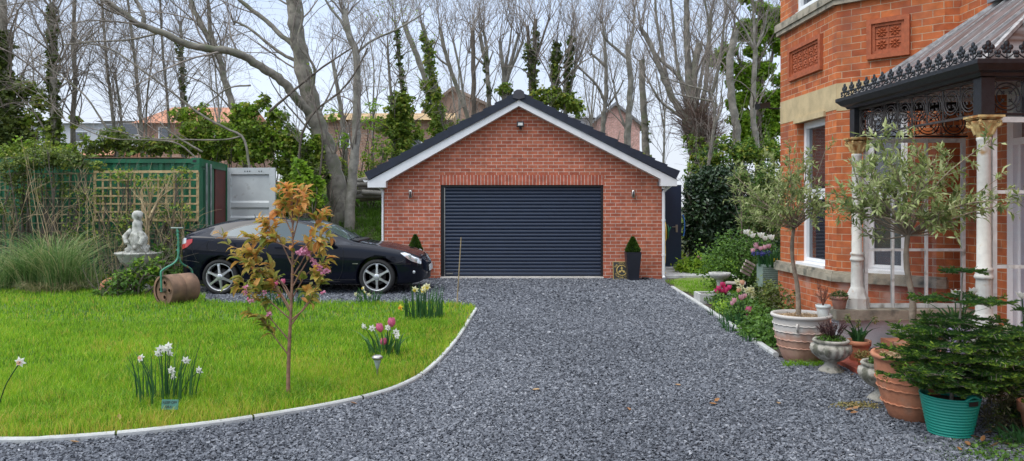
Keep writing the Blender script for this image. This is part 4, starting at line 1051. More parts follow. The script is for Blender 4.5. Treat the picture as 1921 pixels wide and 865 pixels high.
for x in (0, 2.80):
    for s in (-1, 1): cut.lathe([(.375,0),(.375,.34)] , CO+np.array([x, .62 if s > 0 else -.62, .325])-np.array([0,0,0]), 48, axis='y')
# lathe on 'y' runs towards -y: move the far pair so that both reach past the body side
cuto = MB()
for x in (0, 2.80):
    for y0 in (-1.0, .58): cuto.lathe([(.372,0),(.372,.42)], CO+np.array([x, y0, .325]), 48, axis='y')
co = cuto.build('wheel_well_cutter', M['dark'])
bm = bmesh.new(); bm.from_mesh(co.data); bmesh.ops.recalc_face_normals(bm, faces=bm.faces); bm.to_mesh(co.data); bm.free()
md = body.modifiers.new('arch', 'BOOLEAN'); md.operation = 'DIFFERENCE'; md.object = co; md.solver = 'EXACT'
bpy.context.view_layer.update()
dg = bpy.context.evaluated_depsgraph_get(); nm = bpy.data.meshes.new_from_object(body.evaluated_get(dg))
body.modifiers.clear(); body.data = nm; bpy.data.objects.remove(co)
def patch(x0, x1, flo, fhi, nx=24, nz=6, off=.004, s=-1):
    V = []; 
    for i in range(nx+1):
        x = x0+(x1-x0)*i/nx; a, b_ = flo(x), fhi(x)
        for j in range(nz+1):
            z = a+(b_-a)*j/nz; y = side_y(x, z); dy = (side_y(x+.01,z)-side_y(x-.01,z))/.02; dz = (side_y(x,z+.01)-side_y(x,z-.01))/.02
            n = unit(np.array([-dy, 1, -dz])); p = np.array([x, y, z])+n*off; V.append(CO+p*np.array([1,s,1]))
    F = [(i*(nz+1)+j,(i+1)*(nz+1)+j,(i+1)*(nz+1)+j+1,i*(nz+1)+j+1) for i in range(nx) for j in range(nz)]
    return V, F
def sideline(pts, r=.0035, off=.002, s=-1):
    q = smoothline([(x,0,z) for x, z in pts], 24) if len(pts) > 2 else resample([(x,0,z) for x,z in pts], 14)
    return np.array([CO+np.array([x, s*(side_y(x,z)+off), z]) for x,_,z in q]), r
I = np.interp
wlo = lambda x: I(x, [.0,.9,2.05], [1.045,.985,.93])
whi = lambda x: I(x, [.0,.08,.2,.4,.7,1.1,1.35,1.6,1.8,2.08], [1.06,1.12,1.175,1.235,1.28,1.305,1.285,1.225,1.13,.94])
for s in (-1, 1):
    mb = MB(); mb.add(*patch(.03,2.06,lambda x: wlo(x)-.018,lambda x: whi(x)+.016,40,6,.0035,s), smooth=True); mb.build('window_trim', mat('gloss_trim', (.012,.012,.014), .25), car)
    for nm_, a, b_ in (('rear_side_window',.10,.80),('door_window',.95,1.98)):
        mb = MB(); mb.add(*patch(a,b_,lambda x: wlo(x)+.008,lambda x: max(whi(x)-.012, wlo(x)+.012),30,6,.0065,s), smooth=True); mb.build(nm_, M['car_glass'], car)
def topgrid(xa, xb, ya, nx=16, ny=20, off=.006):
    V = []
    for i in range(nx+1):
        x = xa+(xb-xa)*i/nx
        for j in range(ny+1):
            yy = ya(x)*(2*j/ny-1); V.append(CO+np.array([x, yy, top_z(x, yy)])+np.array([.45,0,.9])*off)
    return V, [(i*(ny+1)+j,(i+1)*(ny+1)+j,(i+1)*(ny+1)+j+1,i*(ny+1)+j+1) for i in range(nx) for j in range(ny)]
V_, F_ = topgrid(1.52, 2.26, lambda x: I(x,[1.52,2.26],[.54,.64]))
mb = MB(); mb.add(V_, F_, smooth=True); mb.build('windscreen', M['car_glass'], car)
mb = MB(); mb.tube([CO+np.array([2.32,-.55,.965]), CO+np.array([2.12,-.10,1.075])], .008, 5).tube([CO+np.array([2.33,.05,.975]), CO+np.array([2.12,.45,1.07])], .008, 5); mb.obox(CO+np.array([2.36,0,.958]), (.10,1.2,.02), (0,R(12),0)); mb.build('wiper', M['dark'], car)
V_, F_ = topgrid(-.60, .15, lambda x: .52, off=.004)
V_ = [v+np.array([-.003,0,0]) for v in V_]; mb = MB(); mb.add(V_, F_, smooth=True); mb.build('rear_window', M['car_glass'], car)
mb = MB()
for s in (-1,1):
    for q in ([(.86,.97),(.87,.62),(.92,.33),(1.0,.24)], [(2.12,.90),(2.20,.80),(2.19,.45),(2.10,.24)], [(.90,.235),(2.15,.235)], [(.42,.27),(2.42,.27)], [(3.20,.78),(3.28,.62),(3.12,.57),(3.02,.57)], [(-.55,.98),(-.50,.78),(-.42,.62)], [(-.75,.62),(-.5,.60),(-.37,.58)]):
        pts, r_ = sideline(q, s=s); mb.tube(pts, r_, 5)
    a = np.linspace(0,2*PI,21)[:-1]; cc = np.array([CO+np.array([-.13+.10*np.sign(math.cos(t))*abs(math.cos(t))**.6, s*(side_y(-.13,.88+.085*math.sin(t))+.003), .88+.085*np.sign(math.sin(t))*abs(math.sin(t))**.6]) for t in a]); mb.tube(cc, .003, 5, closed=True)
mb.build('panel_gap', M['dark'], car)
for s in (-1,1):
    hl = MB(); hl.add(*patch(3.22,3.56,lambda x: I(x,[3.22,3.40,3.56],[.735,.60,.535]),lambda x: I(x,[3.22,3.3,3.56],[.745,.745,.615]),16,6,.010,s), smooth=True); h = hl.build('headlight', M['lamp_clear'], car)
    mb = MB()
    for (x,z,r_) in ((3.36,.685,.045),(3.47,.625,.038)):
        c = CO+np.array([x, s*(side_y(x,z)+.006), z]); mb = MB(); mb.lathe([(r_,0),(r_*.9,.008*s),(r_*.5,.004*s),(.001,.010*s)], c+np.array([.006,.006*s,0]), 16, axis='y'); mb.build('lamp_bowl', M['alloy'], h)
    tl = MB(); tl.add(*patch(-.765,-.50,lambda x: I(x,[-.775,-.6,-.48],[.78,.85,.955]),lambda x: I(x,[-.775,-.6,-.48],[.92,.98,1.0]),12,4,.010,s), smooth=True); t_ = tl.build('tail_light', M['lamp_red'], car)
    mb = MB(); mb.add(*patch(-.765,-.62,lambda x: I(x,[-.775,-.60],[.875,.93]),lambda x: I(x,[-.775,-.68,-.60],[.99,1.01,1.0]),8,3,.012,s), smooth=True); mb.build('clear_lens', M['lamp_clear'], t_)
    # mirror
    th = MB(); c = CO+np.array([2.02, s*.965, .925])
    pr = [(.001,-.11),(.05,-.10),(.072,-.05),(.075,.02),(.062,.08),(.001,.10)]
    th.lathe(pr, (0,0,0), 16, axis='y', caps=False); V0 = th.ch[0][0]*np.array([.9,1,1]); th.ch[0] = (V0+c, *th.ch[0][1:]); wm = th.build('wing_mirror', M['black_paint'], car); MB().bar(CO+np.array([2.0,s*.82,.90]), c, .05,.03).build('mirror_arm', M['dark'], wm)
    mb = MB(); c = CO+np.array([2.42, s*(side_y(2.42,.56)+.003), .56]); mb.obox(c, (.10,.006,.010), (0,0,0)); mb.build('side_badge', M['steel'], car)
    mb = MB(); x, z = 3.45,.40; mb.lathe([(.028,0),(.024,.008*s),(.001,.003*s)], CO+np.array([x, s*(side_y(x,z)+.004), z]), 12, axis='y'); mb.build('fog_lamp', M['lamp_clear'], car)
    mb = MB(); mb.add(*patch(3.12,3.40,lambda x: .545,lambda x: .556,8,2,.006,s)); mb.build('bumper_strip', M['dark'], car)
    mb = MB(); mb.bar(CO+np.array([1.0,s*(side_y(1.0,.84)+.03),.842]), CO+np.array([1.2,s*(side_y(1.2,.84)+.03),.838]), .025,.03); mb.build('door_handle', M['black_paint'], car)
# nose: grille, star bars, plate
mb = MB()
for i in range(4):
    z = .565+.034*i; x = 3.665-.028*i
    pts = [CO+np.array([x-.16*(y/.34)**2-.0, y, z]) for y in np.linspace(-.30,.30,13)]; mb.tube(pts, .008, 6)
a = np.linspace(0,2*PI,25)[:-1]; mb.tube([CO+np.array([3.635-.16*(.33*math.cos(t)/.34)**2-.045*math.sin(t), .33*math.cos(t), .616+.075*math.sin(t)]) for t in a], .009, 6, closed=True)
mb.bar(CO+np.array([3.67,0,.55]), CO+np.array([3.59,0,.69]), .02,.02); g = mb.build('grille', mat('chrome', (.7,.7,.72), .15, metal=1, var=0), car)
mb = MB(); V = [CO+np.array([x-.16*(y/.34)**2, y, z]) for y in np.linspace(-.31,.31,9) for x, z in ((3.655,.545),(3.58,.69))]; mb.add(V, [(2*i,2*i+2,2*i+3,2*i+1) for i in range(8)]); mb.build('grille_mesh', M['dark'], g)
mb = MB(); mb.obox(CO+np.array([3.672,0,.44]), (.012,.50,.11), (0,R(-4),0)); mb.build('number_plate', mat('plate_white', (.62,.64,.64), .4), car)
mb = MB(); V = [CO+np.array([3.66-.25*(y/.6)**2*.5, y, z]) for y in np.linspace(-.5,.5,9) for z in (.24,.36)]; mb.add(V, [(2*i,2*i+2,2*i+3,2*i+1) for i in range(8)]); mb.build('lower_intake', M['dark'], car)
# spoiler lip and aerial
mb = MB(); ys = np.linspace(-.60,.60,13); V = [CO+np.array([x-.10*(1-(y/.62)**2)*1.0+.08, y, z]) for y in ys for x, z in ((-.60,1.115),(-.80,1.155),(-.80,1.135),(-.62,1.085))]
mb.add(V, [(4*i+j, 4*i+4+j, 4*i+4+(j+1)%4, 4*i+(j+1)%4) for i in range(12) for j in range(4)], smooth=False); mb.add(V[:4], [(0,1,2,3)]); mb.add(V[-4:], [(3,2,1,0)]); mb.build('spoiler', M['black_paint'], car)
MB().tube([CO+np.array([.36,0,1.35]), CO+np.array([.33,0,1.43])], np.array([.008,.003]), 6).build('aerial', M['dark'], car)
def wheel(x, s):
    w_ = part_empty('wheel', car, CO+np.array([x, s*.78, .318]))
    # built facing -y
    c = CO+np.array([x, s*.84, .318]); sg = -1 if s < 0 else 1
    def L(mb, pr, n=48, m_=None): mb.lathe(pr, c, n, axis='y', caps=False); return mb
    q = lambda pr: [(r_, h*sg) for r_, h in pr]
    tp = q([(.245,-.20),(.29,-.205),(.313,-.18),(.318,-.10),(.317,-.03),(.305,.003),(.275,.012),(.248,.004),(.244,-.02)])
    mb = MB(); L(mb, tp); mb.build('tyre', M['tyre'], w_)
    mb = MB(); pr = q([(.245,-.18),(.222,-.15),(.218,-.04),(.232,-.006),(.243,.004),(.247,-.004),(.249,-.03)])
    L(mb, pr)
    for k in range(6):
        a = k*PI/3+PI/6+(.12 if x == 0 else 0); o = np.array([math.cos(a),0,math.sin(a)]); t = np.array([-math.sin(a),0,math.cos(a)]); n_ = np.array([0,1.*sg,0])
        V = []
        for r_, hw, h0, h1 in ((.035,.040,-.028,.002),(.09,.026,-.025,.0),(.16,.021,-.03,-.004),(.205,.027,-.035,-.006),(.232,.036,-.04,-.010)):
            V += [c+o*r_-t*hw+n_*h0, c+o*r_-t*hw*.7+n_*h1, c+o*r_+t*hw*.7+n_*h1, c+o*r_+t*hw+n_*h0]
        mb.add(V, [(4*i+j, 4*i+j+1, 4*i+j+5, 4*i+j+4) for i in range(4) for j in range(3)])
    mb.lathe(q([(.055,-.03),(.06,-.002),(.045,.006),(.02,.010),(.001,.010)]), c, 20, axis='y')
    mb.build('rim', M['alloy'], w_)
    mb = MB()
    mb.lathe(q([(.001,-.075),(.15,-.075),(.15,-.09)]), c, 28, axis='y')
    for k in range(5):
        a = k*2*PI/5+.3; mb.lathe(q([(.011,-.01),(.011,.0045),(.001,.0045)]), c+np.array([math.cos(a)*.042,0,math.sin(a)*.042]), 8, axis='y')
    mb.build('brake_disc', mat('brake_dark', (.03,.03,.03), .5, metal=.3), w_)
    mb = MB(); mb.lathe(q([(.001,-.14),(.24,-.14)]), c, 28, axis='y'); mb.build('wheel_back', M['dark'], w_)
for x in (0, 2.80):
    for s in (-1, 1): wheel(x, s)
MB().box(CO[0]-.5,CO[0]+3.4,CO[1]-.62,CO[1]+.62,.17,.30).build('underbody', M['dark'], car)

# ------------------------------------------------------------------ garage-side pots and the round-badge sign
def text_into(mb, s, size, place, ext=.002):
    """letters as solid shapes; place(x, y, z) maps text-plane points to the world"""
    cu = bpy.data.curves.new('lettering', 'FONT'); cu.body = s; cu.size = size; cu.extrude = ext; cu.align_x = 'CENTER'; cu.resolution_u = 3
    o = bpy.data.objects.new('lettering', cu); C.objects.link(o); bpy.context.view_layer.update()
    me = bpy.data.meshes.new_from_object(o.evaluated_get(bpy.context.evaluated_depsgraph_get()))
    for p_ in me.polygons: pass
    V = np.array([place(*v.co) for v in me.vertices]); base = mb.nv; first = True
    by = {}
    for p_ in me.polygons: by.setdefault(len(p_.vertices), []).append(list(p_.vertices))
    for k, fs in by.items():
        if first: mb.add(V, fs); first = False
        else: mb.ch.append((np.zeros((0,3)), np.array(fs)+base, np.zeros(len(fs)), False))
    bpy.data.objects.remove(o); bpy.data.meshes.remove(me)
def square_planter(px, Y, h, w1, w0, label, topi_h, topi_r):
    c = P(px, 500, Y); c[2] = 0.
    t = thing('planter', c, label, 'planter', 'clipped box cones beside the garage door')
    def sq(w_, z): return [(c[0]+sx*w_/2, c[1]+sy*w_/2, z) for sx, sy in ((-1,-1),(1,-1),(1,1),(-1,1))]
    V = sq(w0,.01)+sq(w1,h)+sq(w1-.03,h)+sq(w1-.04,h-.06); mb = MB()
    mb.add(V, [(0,3,2,1)]+[(k*4+i,k*4+(i+1)%4,k*4+4+(i+1)%4,k*4+4+i) for k in range(3) for i in range(4)])
    mb.build('pot', mat('anthracite_pot', (.014,.016,.026), .45), t)
    mb = MB(); mb.add(sq(w1-.04,h-.04), [(0,1,2,3)]); mb.build('compost', M['soil'], t)
    mb = MB(); n = 2600; z = rng.random(n)**1.3; a = rng.random(n)*2*PI
    rr_ = topi_r*np.minimum(1.15*(1-z)**.85+.02, np.interp(z,[0,.12,.3],[.82,1,1]))*(1+.06*rng.normal(size=n)); 
    pos = np.stack([c[0]+rr_*np.cos(a), c[1]+rr_*np.sin(a), h-.02+topi_h*z],1)
    d = unit(np.stack([np.cos(a),np.sin(a),np.full(n,.8)],1)+.6*randv(n)); Vv, Ff = leafquads(pos, d, unit(randv(n)+[0,0,.5]), .035, .022, .2); mb.add(Vv, Ff, np.clip(rng.random(n),.01,1))
    mb.lathe([(topi_r*.6,h-.05),(topi_r*.72,h+.08),(topi_r*.5,h+topi_h*.5),(.02,h+topi_h*.88)], (c[0],c[1],0), 12); mb.build('box_cone', M['topiary'], t)
    return t
square_planter(1187, 15.85, .61, .32, .22, 'tall tapering black planter with a clipped box cone, right of the roller door', .33, .135)
square_planter(779, 15.85, .61, .30, .22, 'tall dark planter with a clipped box cone behind the black car bonnet', .38, .135)
sg = thing('club_sign', (2.36,15.98,0), 'square black sign with gold ring badge and lettering leaning on the garage behind the planter', 'sign')
sx, sy, sz = 2.36, 16.06, .20; tilt = R(-12)
def onsign(u, v, d): return np.array([sx+u, sy-.02-d*math.cos(tilt)+(v)*math.sin(-tilt)-.0, sz+v*math.cos(tilt)])
def sbox(mb, u0,u1,v0,v1,d0,d1):
    V = [onsign(*q) for q in ((u0,v0,d0),(u1,v0,d0),(u1,v0,d1),(u0,v0,d1),(u0,v1,d0),(u1,v1,d0),(u1,v1,d1),(u0,v1,d1))]
    mb.add(V, [(0,3,2,1),(4,5,6,7),(0,1,5,4),(1,2,6,5),(2,3,7,6),(3,0,4,7)])
mb = MB(); sbox(mb, -.19,.19,-.19,.19,-.012,0); mb.build('board', M['sign_black'], sg)
mb = MB()
for q in ((-.19,.19,.18,.19),(-.19,.19,-.19,-.18),(-.19,-.18,-.18,.18),(.18,.19,-.18,.18)): sbox(mb, *q, .0005, .004)
mb.build('border', M['gold'], sg)
mb = MB(); th = np.linspace(0,2*PI,33)[:-1]
for r_ in (.105,.112): mb.tube([onsign(r_*math.cos(t), r_*math.sin(t), .004) for t in th], .006, 5, closed=True)
for k in range(3):
    a = PI/2+k*2*PI/3; o = np.array([math.cos(a), math.sin(a)]); t = np.array([-o[1], o[0]])
    pts = [o*.01, o*.045+t*.026, o*.092, o*.045-t*.026]; V = [onsign(*p_, .006) for p_ in pts]+[onsign(*p_, .001) for p_ in pts]
    mb.add(V, [(0,1,2,3),(0,4,5,1),(1,5,6,2),(2,6,7,3),(3,7,4,0)])
mb.add([onsign(.018*math.cos(t), .018*math.sin(t), .008) for t in th], [list(range(32))]); mb.build('badge', M['gold'], sg)
mb = MB()
def arc(s, r_, a0, a1, flip):
    for i, ch in enumerate(s):
        if ch == ' ': continue
        a = a0+(a1-a0)*i/(len(s)-1); rot = a-PI/2 if not flip else a+PI/2
        cx, cy = r_*math.cos(a), r_*math.sin(a)
        text_into(mb, ch, .052, lambda x, y, z: onsign(cx+(x*math.cos(rot)-y*math.sin(rot)), cy+(x*math.sin(rot)+y*math.cos(rot)), .004+z))
arc('THE CYCLISTS', .138, R(152), R(28), False); arc('TOURING CLUB', .172, R(208), R(332), True)
mb.build('lettering', M['gold'], sg)
tag(MB().lathe([(.05,.0),(.07,.02),(.085,.055),(.078,.055),(.05,.02)], (2.36+.49,15.95,.0), 18).build('saucer', M['dark'], origin=(2.85,15.95,0)), 'small black saucer on the gravel right of the tall planter', 'saucer')

# ------------------------------------------------------------------ lawn things
tag(MB().tube([(P(865,445,12.1)),(P(857,575,12.1))], np.array([.008,.011]), 7).build('bamboo_cane', M['tan_stem'], origin=G(857,572)), 'thin upright bamboo cane at the far lawn edge before the roller door', 'cane')
# garden roller
rc = np.array([-5.42, 12.08, .245]); ra = R(-30)
rl = thing('garden_roller', (rc[0],rc[1],0), 'old rusty iron lawn roller with flaking green handle at the lawn edge', 'garden roller')
def RL(V):
    V = np.asarray(V, float); c, s = math.cos(ra), math.sin(ra); return np.stack([V[:,0]*c-V[:,1]*s+rc[0], V[:,0]*s+V[:,1]*c+rc[1], V[:,2]+rc[2]],1)
def rmb(fn, name, m, par=rl):
    mb = MB(); fn(mb); mb.ch = [(RL(a) if len(a) else a, *r_) for a, *r_ in mb.ch]; return mb.build(name, m, par)
# axis along local x' : faces the camera's left-front; drum from -.30 to .25
def drum(mb):
    mb.lathe([(.215,-.24),(.245,-.25),(.245,.0-.006),(.238,-.003),(.238,.003),(.245,.006),(.245,.25),(.215,.24),(.215,-.20)], (0,0,0), 56, axis='y', caps=False)
    # spoked plate with round holes: built as annulus sectors
    for y in (.22,):
        pass
rmb(drum, 'drum', M['rust'])
def plate(mb):
    y = -.215; n = 48; hol = [(math.cos(a)*.115, math.sin(a)*.115) for a in (0, PI/2, PI, 3*PI/2)]
    g = np.linspace(-.235,.235,49)
    for i in range(48):
        for j in range(48):
            cx, cz = (g[i]+g[i+1])/2, (g[j]+g[j+1])/2
            if cx*cx+cz*cz > .222**2 or any((cx-a)**2+(cz-b_)**2 < .036**2 for a, b_ in hol): continue
            mb.add([(g[i],y,g[j]),(g[i+1],y,g[j]),(g[i+1],y,g[j+1]),(g[i],y,g[j+1])], [(0,1,2,3)])
    for a, b_ in hol:
        t = np.linspace(0,2*PI,17)[:-1]; mb.tube(np.stack([a+.037*np.cos(t), np.full(16,y-.004), b_+.037*np.sin(t)],1), .008, 5, closed=True)
rmb(plate, 'end_plate', M['rust'])
rmb(lambda mb: mb.lathe([(.001,-.27),(.028,-.27),(.034,-.25),(.034,.25),(.001,.27)], (0,0,0), 14, axis='y').lathe([(.235,.18),(.001,.18)], (0,0,0), 30, axis='y'), 'hub', M['bark_dark'])
def hnd(mb):
    mb.tube(smoothline([(0,-.28,-.02),(0,-.285,.22),(.0,-.29,.30),(.03,-.22,.36),(.05,-.10,.42),(.05,-.02,.52),(.03,0,.80),(.0,.0,.98)], 22), .016, 7)
    mb.tube(smoothline([(0,.28,-.02),(0,.285,.22),(0,.26,.30),(.03,.18,.34),(.05,.04,.42),(.05,0,.52)], 16), .015, 7)
    for z in (.62,.70,.86,.92): mb.lathe([(.022,z),(.024,z+.012),(.02,z+.024)], (.02,0,0), 10)
rmb(hnd, 'handle', M['old_green'])
rmb(lambda mb: mb.tube([(-.085,-.05,.985),(.085,.05,.985)], .014, 8), 'grip', mat('worn_grip', (.2,.24,.22), .6))
# fountain with statue
fc = P(261, 500, 13.8); fc[2] = 0
ft = thing('fountain', fc, 'lichened stone basin on a pedestal with a worn carved figure in it, among shrubs', 'fountain')
sc8 = lambda th, i: 1+(.05*np.abs(np.cos(th*6)) if i in (5,6,7,8) else 0)
MB().lathe([(.22,.0),(.22,.08),(.16,.12),(.10,.22),(.11,.32),(.17,.40),(.22,.43),(.14,.46)], fc, 24).build('pedestal', M['statue'], ft)
MB().lathe([(.06,.44),(.14,.45),(.26,.50),(.33,.58),(.36,.66),(.385,.70),(.395,.72),(.385,.735),(.35,.72),(.30,.64),(.1,.60),(.001,.60)], fc, 48, flute=sc8).build('basin', M['statue'], ft)
fig = lambda th, i: 1+.10*np.sin(th*3+i*1.3)+.07*np.sin(th*7+i*2.1)
mb = MB(); mb.lathe([(.19,.60),(.20,.70),(.19,.76),(.15,.84),(.16,.92),(.155,1.0),(.12,1.08),(.088,1.13),(.08,1.22),(.085,1.28),(.07,1.31),(.06,1.33),(.075,1.36),(.088,1.40),(.088,1.45),(.062,1.49),(.02,1.50)], fc+np.array([-.03,0,0]), 40, flute=fig); 
for k in range(9):
    a = k*.7; mb.lathe([(.001,-.05),(.05,-.02),(.045,.03),(.001,.055)], fc+np.array([-.03+.17*math.cos(a),.17*math.sin(a),.79+.03*math.sin(k*2)]), 8)
mb.tube([fc+np.array([.06,-.1,1.1]), fc+np.array([.15,-.14,1.0]), fc+np.array([.10,-.18,.88])], np.array([.05,.06,.05]), 8); mb.tube([fc+np.array([-.12,-.05,1.15]), fc+np.array([-.2,-.12,1.02]), fc+np.array([-.14,-.18,.9])], np.array([.04,.05,.04]), 8)
mb.build('statue', M['statue'], ft)
c = P(208, 520, 13.6); tag(MB().lathe([(.16,-.02),(.19,.08),(.16,.2),(.06,.27),(.001,.28)], (c[0],c[1],.0), 14, flute=lambda th,i: 1+.12*np.sin(th*3+i)).build('boulder', M['terracotta'], origin=(c[0],c[1],0)), 'rounded pinkish boulder half hidden by leaves left of the fountain', 'rock')
# solar light
c = G(708,716); sl = thing('solar_light', c, 'small steel solar stake light on the lawn in front of the pink tulips', 'garden light')
MB().tube([c, c+[0,0,.13]], .009, 8).build('stake', M['steel'], sl)
MB().lathe([(.012,.12),(.018,.14),(.036,.205),(.036,.21)], c, 16).build('lens', mat('ribbed_lens', (.35,.40,.38), .15, var=.2, scale=60), sl)
MB().lathe([(.044,.205),(.05,.212),(.05,.225),(.038,.236),(.03,.240),(.001,.240)], c, 20).build('cap', M['steel'], sl)
# keep off sign
c = G(319,792); c[2] = .02; ks = thing('lawn_sign', c, 'small dull green plate sign in the grass below the white daffodils', 'sign')
c = c+np.array([0,0,.035]); MB().obox(c+[0,0,.075], (.125,.004,.072), (R(-8),0,R(-3))).build('plate', M['sign_green'], ks)
MB().tube([c-[0,0,.03], c+[0,0.003,.05]], .004, 6).build('spike', M['dark'], ks)
mb = MB()
text_into(mb, 'KEEP OFF', .027, lambda x, y, z: c+np.array([x*.95, -.004-z+y*.13, .083+y]), .0005); text_into(mb, 'GRASS', .024, lambda x, y, z: c+np.array([x, -.006-z+y*.13, .052+y]), .0005); mb.build('lettering', M['sign_black'], ks)

# ------------------------------------------------------------------ pots by the house
MULCH = 420
def gravel_top(c, r, z, par, n=MULCH):
    mb = MB(); a = rng.random(n)*2*PI; q = np.sqrt(rng.random(n))*r; pos = np.stack([c[0]+q*np.cos(a), c[1]+q*np.sin(a), z+.006*rng.random(n)],1)
    Vv, Ff = leafquads(pos, randv(n)*[1,1,.2], unit(randv(n)*.5+[0,0,1]), .02, .014, .1); mb.add(Vv, Ff, np.clip(rng.random(n),.01,1))
    mb.lathe([(r,z-.004),(.001,z-.003)], (c[0],c[1],0), 24); return mb.build('gravel_mulch', M['mulch'], par)
def whitewash():
    m, nt, b = _mat('whitewashed_terracotta')
    t = node(nt, 'ShaderNodeTexCoord'); s = node(nt, 'ShaderNodeSeparateXYZ'); nt.links.new(t.outputs['Object'], s.inputs[0])
    n = node(nt, 'ShaderNodeTexNoise'); n.inputs['Scale'].default_value = 7; n.inputs['Detail'].default_value = 8; nt.links.new(t.outputs['Object'], n.inputs['Vector'])
    a = node(nt, 'ShaderNodeMath', operation='MULTIPLY_ADD'); nt.links.new(n.outputs[0], a.inputs[0]); a.inputs[1].default_value = .34; nt.links.new(s.outputs[2], a.inputs[2])
    r = node(nt, 'ShaderNodeMapRange'); r.inputs[1].default_value = .40; r.inputs[2].default_value = .52; nt.links.new(a.outputs[0], r.inputs[0])
    o_, f, v = noise_mix(nt, (.36,.19,.13), (.50,.30,.22), 9)
    mx = node(nt, 'ShaderNodeMix', data_type='RGBA'); nt.links.new(r.outputs[0], mx.inputs[0]); nt.links.new(o_, mx.inputs[6]); mx.inputs[7].default_value = (.52,.49,.45,1)
    nt.links.new(mx.outputs[2], b.inputs['Base Color']); b.inputs['Roughness'].default_value = .85; return m
def big_planter(c, m, label, bands):
    t = thing('planter', c, label, 'planter')
    pr = [(.165,0),(.175,.01),(.225,.13),(.258,.26),(.275,.36),(.275,.43),(.280,.445),(.298,.45),(.303,.468),(.296,.482),(.27,.482),(.262,.46),(.25,.44)]
    MB().lathe(pr, c, 48).build('pot', m, t)
    mb = MB()
    for z in bands:
        r_ = np.interp(z, [0,.13,.26,.36,.43], [.17,.225,.258,.275,.275])+.004; a = np.linspace(0,2*PI,121)[:-1]
        mb.tube(np.stack([c[0]+r_*np.cos(a), c[1]+r_*np.sin(a), z-.008*np.abs(np.sin(a*13))],1), .0065, 5, closed=True)
    for a0 in (R(-118), R(62)):
        o = np.array([math.cos(a0), math.sin(a0), 0]); mb.tube(smoothline([np.array(c)+o*.27+[0,0,.40], np.array(c)+o*.315+[0,0,.40], np.array(c)+o*.31+[0,0,.36], np.array(c)+o*.275+[0,0,.33]],10), .012, 6)
    mb.build('rope_band', m, t)
    gravel_top(c, .262, .452, t); return t
p1 = np.array([2.99,7.72,0.]); p2 = np.array([3.03,5.62,0.])
big_planter(p1, whitewash(), 'large whitewashed terracotta planter with scalloped bands at the corner of the brick bay', (.385,.315,.235,.155))
big_planter(p2, M['terracotta'], 'large plain orange terracotta planter with rope bands beside the turquoise tub', (.30,.24,.13))
def urn(c, label, s=1.0):
    t = thing('urn', c, label, 'urn', 'fluted stone urns'); pr = [(.115,0),(.118,.015),(.102,.035),(.062,.07),(.055,.10),(.11,.125),(.175,.18),(.195,.225),(.185,.262),(.15,.28),(.162,.288),(.170,.303),(.158,.318),(.135,.31),(.13,.28)]
    fl = lambda th, i: 1-(.09*np.abs(np.cos(th*8))**3 if 5 <= i <= 8 else 0)
    MB().lathe([(a*s,b_*s) for a,b_ in pr], c, 96, flute=fl).build('bowl', mat('urn_stone', (.36,.34,.29), .9, var=.2, scale=14, bump=.6, stain=(12,(.12,.12,.09),.46,.62)), t)
    MB().lathe([(.14*s,.285*s),(.001,.29*s)], c, 20).build('compost', M['soil'], t); return t
u1c = np.array([3.06,7.16,0.]); u2c = np.array([3.04,6.12,0.])
u1 = urn(u1c, 'fluted stone urn planted with dark purple twiggy stems in front of the whitewashed planter')
u2 = urn(u2c, 'fluted stone urn half hidden behind the plain orange terracotta planter')
def tpot(name, c, h, r, m, label, soil=True):
    t = thing(name, c, label, 'flower pot')
    MB().lathe([(r*.66,0),(r*.70,.004),(r*.90,h*.72),(r*.90,h*.74),(r*1.0,h*.75),(r*1.02,h),(r*.93,h),(r*.88,h*.8)], c, 28).build('pot', m, t)
    if soil: MB().lathe([(r*.9,h*.88),(.001,h*.9)], c, 20).build('compost', M['soil'], t)
    return t
def plant(name, c, label, cat='plant'): return thing(name, c, label, cat)
# strap-leaved plant in terracotta pot
c = np.array([3.46,7.45,.055]); tpot('flower_pot', c, .20, .115, M['terracotta'], 'round terracotta pot holding strap leaves with spent orange flowers, behind the stone urn')
t = plant('hyacinth', c+[0,0,.17], 'clump of dark green strap leaves with spent orange brown flower spikes in a terracotta pot')
mb = MB(); blades(mb, c+[0,0,.17], .05, 34, .26, .030, lean=.9, k=6); mb.build('leaves', M['strap'], t)
for dx, dz in ((-.13,.27),(.14,.26),(-.02,.22)):
    mb = MB(); mb.tube(smoothline([c+[0,0,.17], c+[dx*.5,-.02,.17+dz*.6], c+[dx,-.04,dz+.17]],6), .005, 5); mb.build('stem', M['strap'], t)
    mb = MB(); cloud(mb, c+[dx,-.04,dz+.15], (.025,.025,.045), 60, .022, .012, rndb=.3); mb.build('flower_spike', M['succulent'], t)
c = np.array([3.36,7.12,.055]); tpot('flower_pot', c, .085, .065, mat('orange_terracotta',(.50,.15,.06),.8,var=.15), 'tiny bright orange terracotta pot with a yellow succulent on the red tiles')
t = plant('succulent', c+[0,0,.08], 'yellowish rosette succulent in the tiny orange pot'); mb = MB(); cloud(mb, c+[0,0,.11], (.08,.08,.045), 220, .03, .016, up=.2); mb.build('leaves', M['succulent'], t)
c = np.array([3.565,8.13,.472]); tpot('flower_pot', c, .14, .088, mat('mauve_terracotta',(.36,.19,.14),.8,var=.2,scale=15), 'small reddish pot with a mossy cushion plant on the stone sill beside the column base')
t = plant('cushion_plant', c+[0,0,.12], 'mossy green and brown cushion plant in the small pot on the stone sill'); mb = MB(); cloud(mb, c+[0,0,.135], (.09,.09,.06), 900, .02, .010, shell=.7); mb.build('foliage', M['topiary'], t)
c = np.array([3.168,7.60,.457]); tpot('flower_pot', c, .13, .072, mat('white_tin',(.62,.66,.64),.4,var=.05), 'small white pot with bare reddish twigs resting on the gravel of the whitewashed planter')
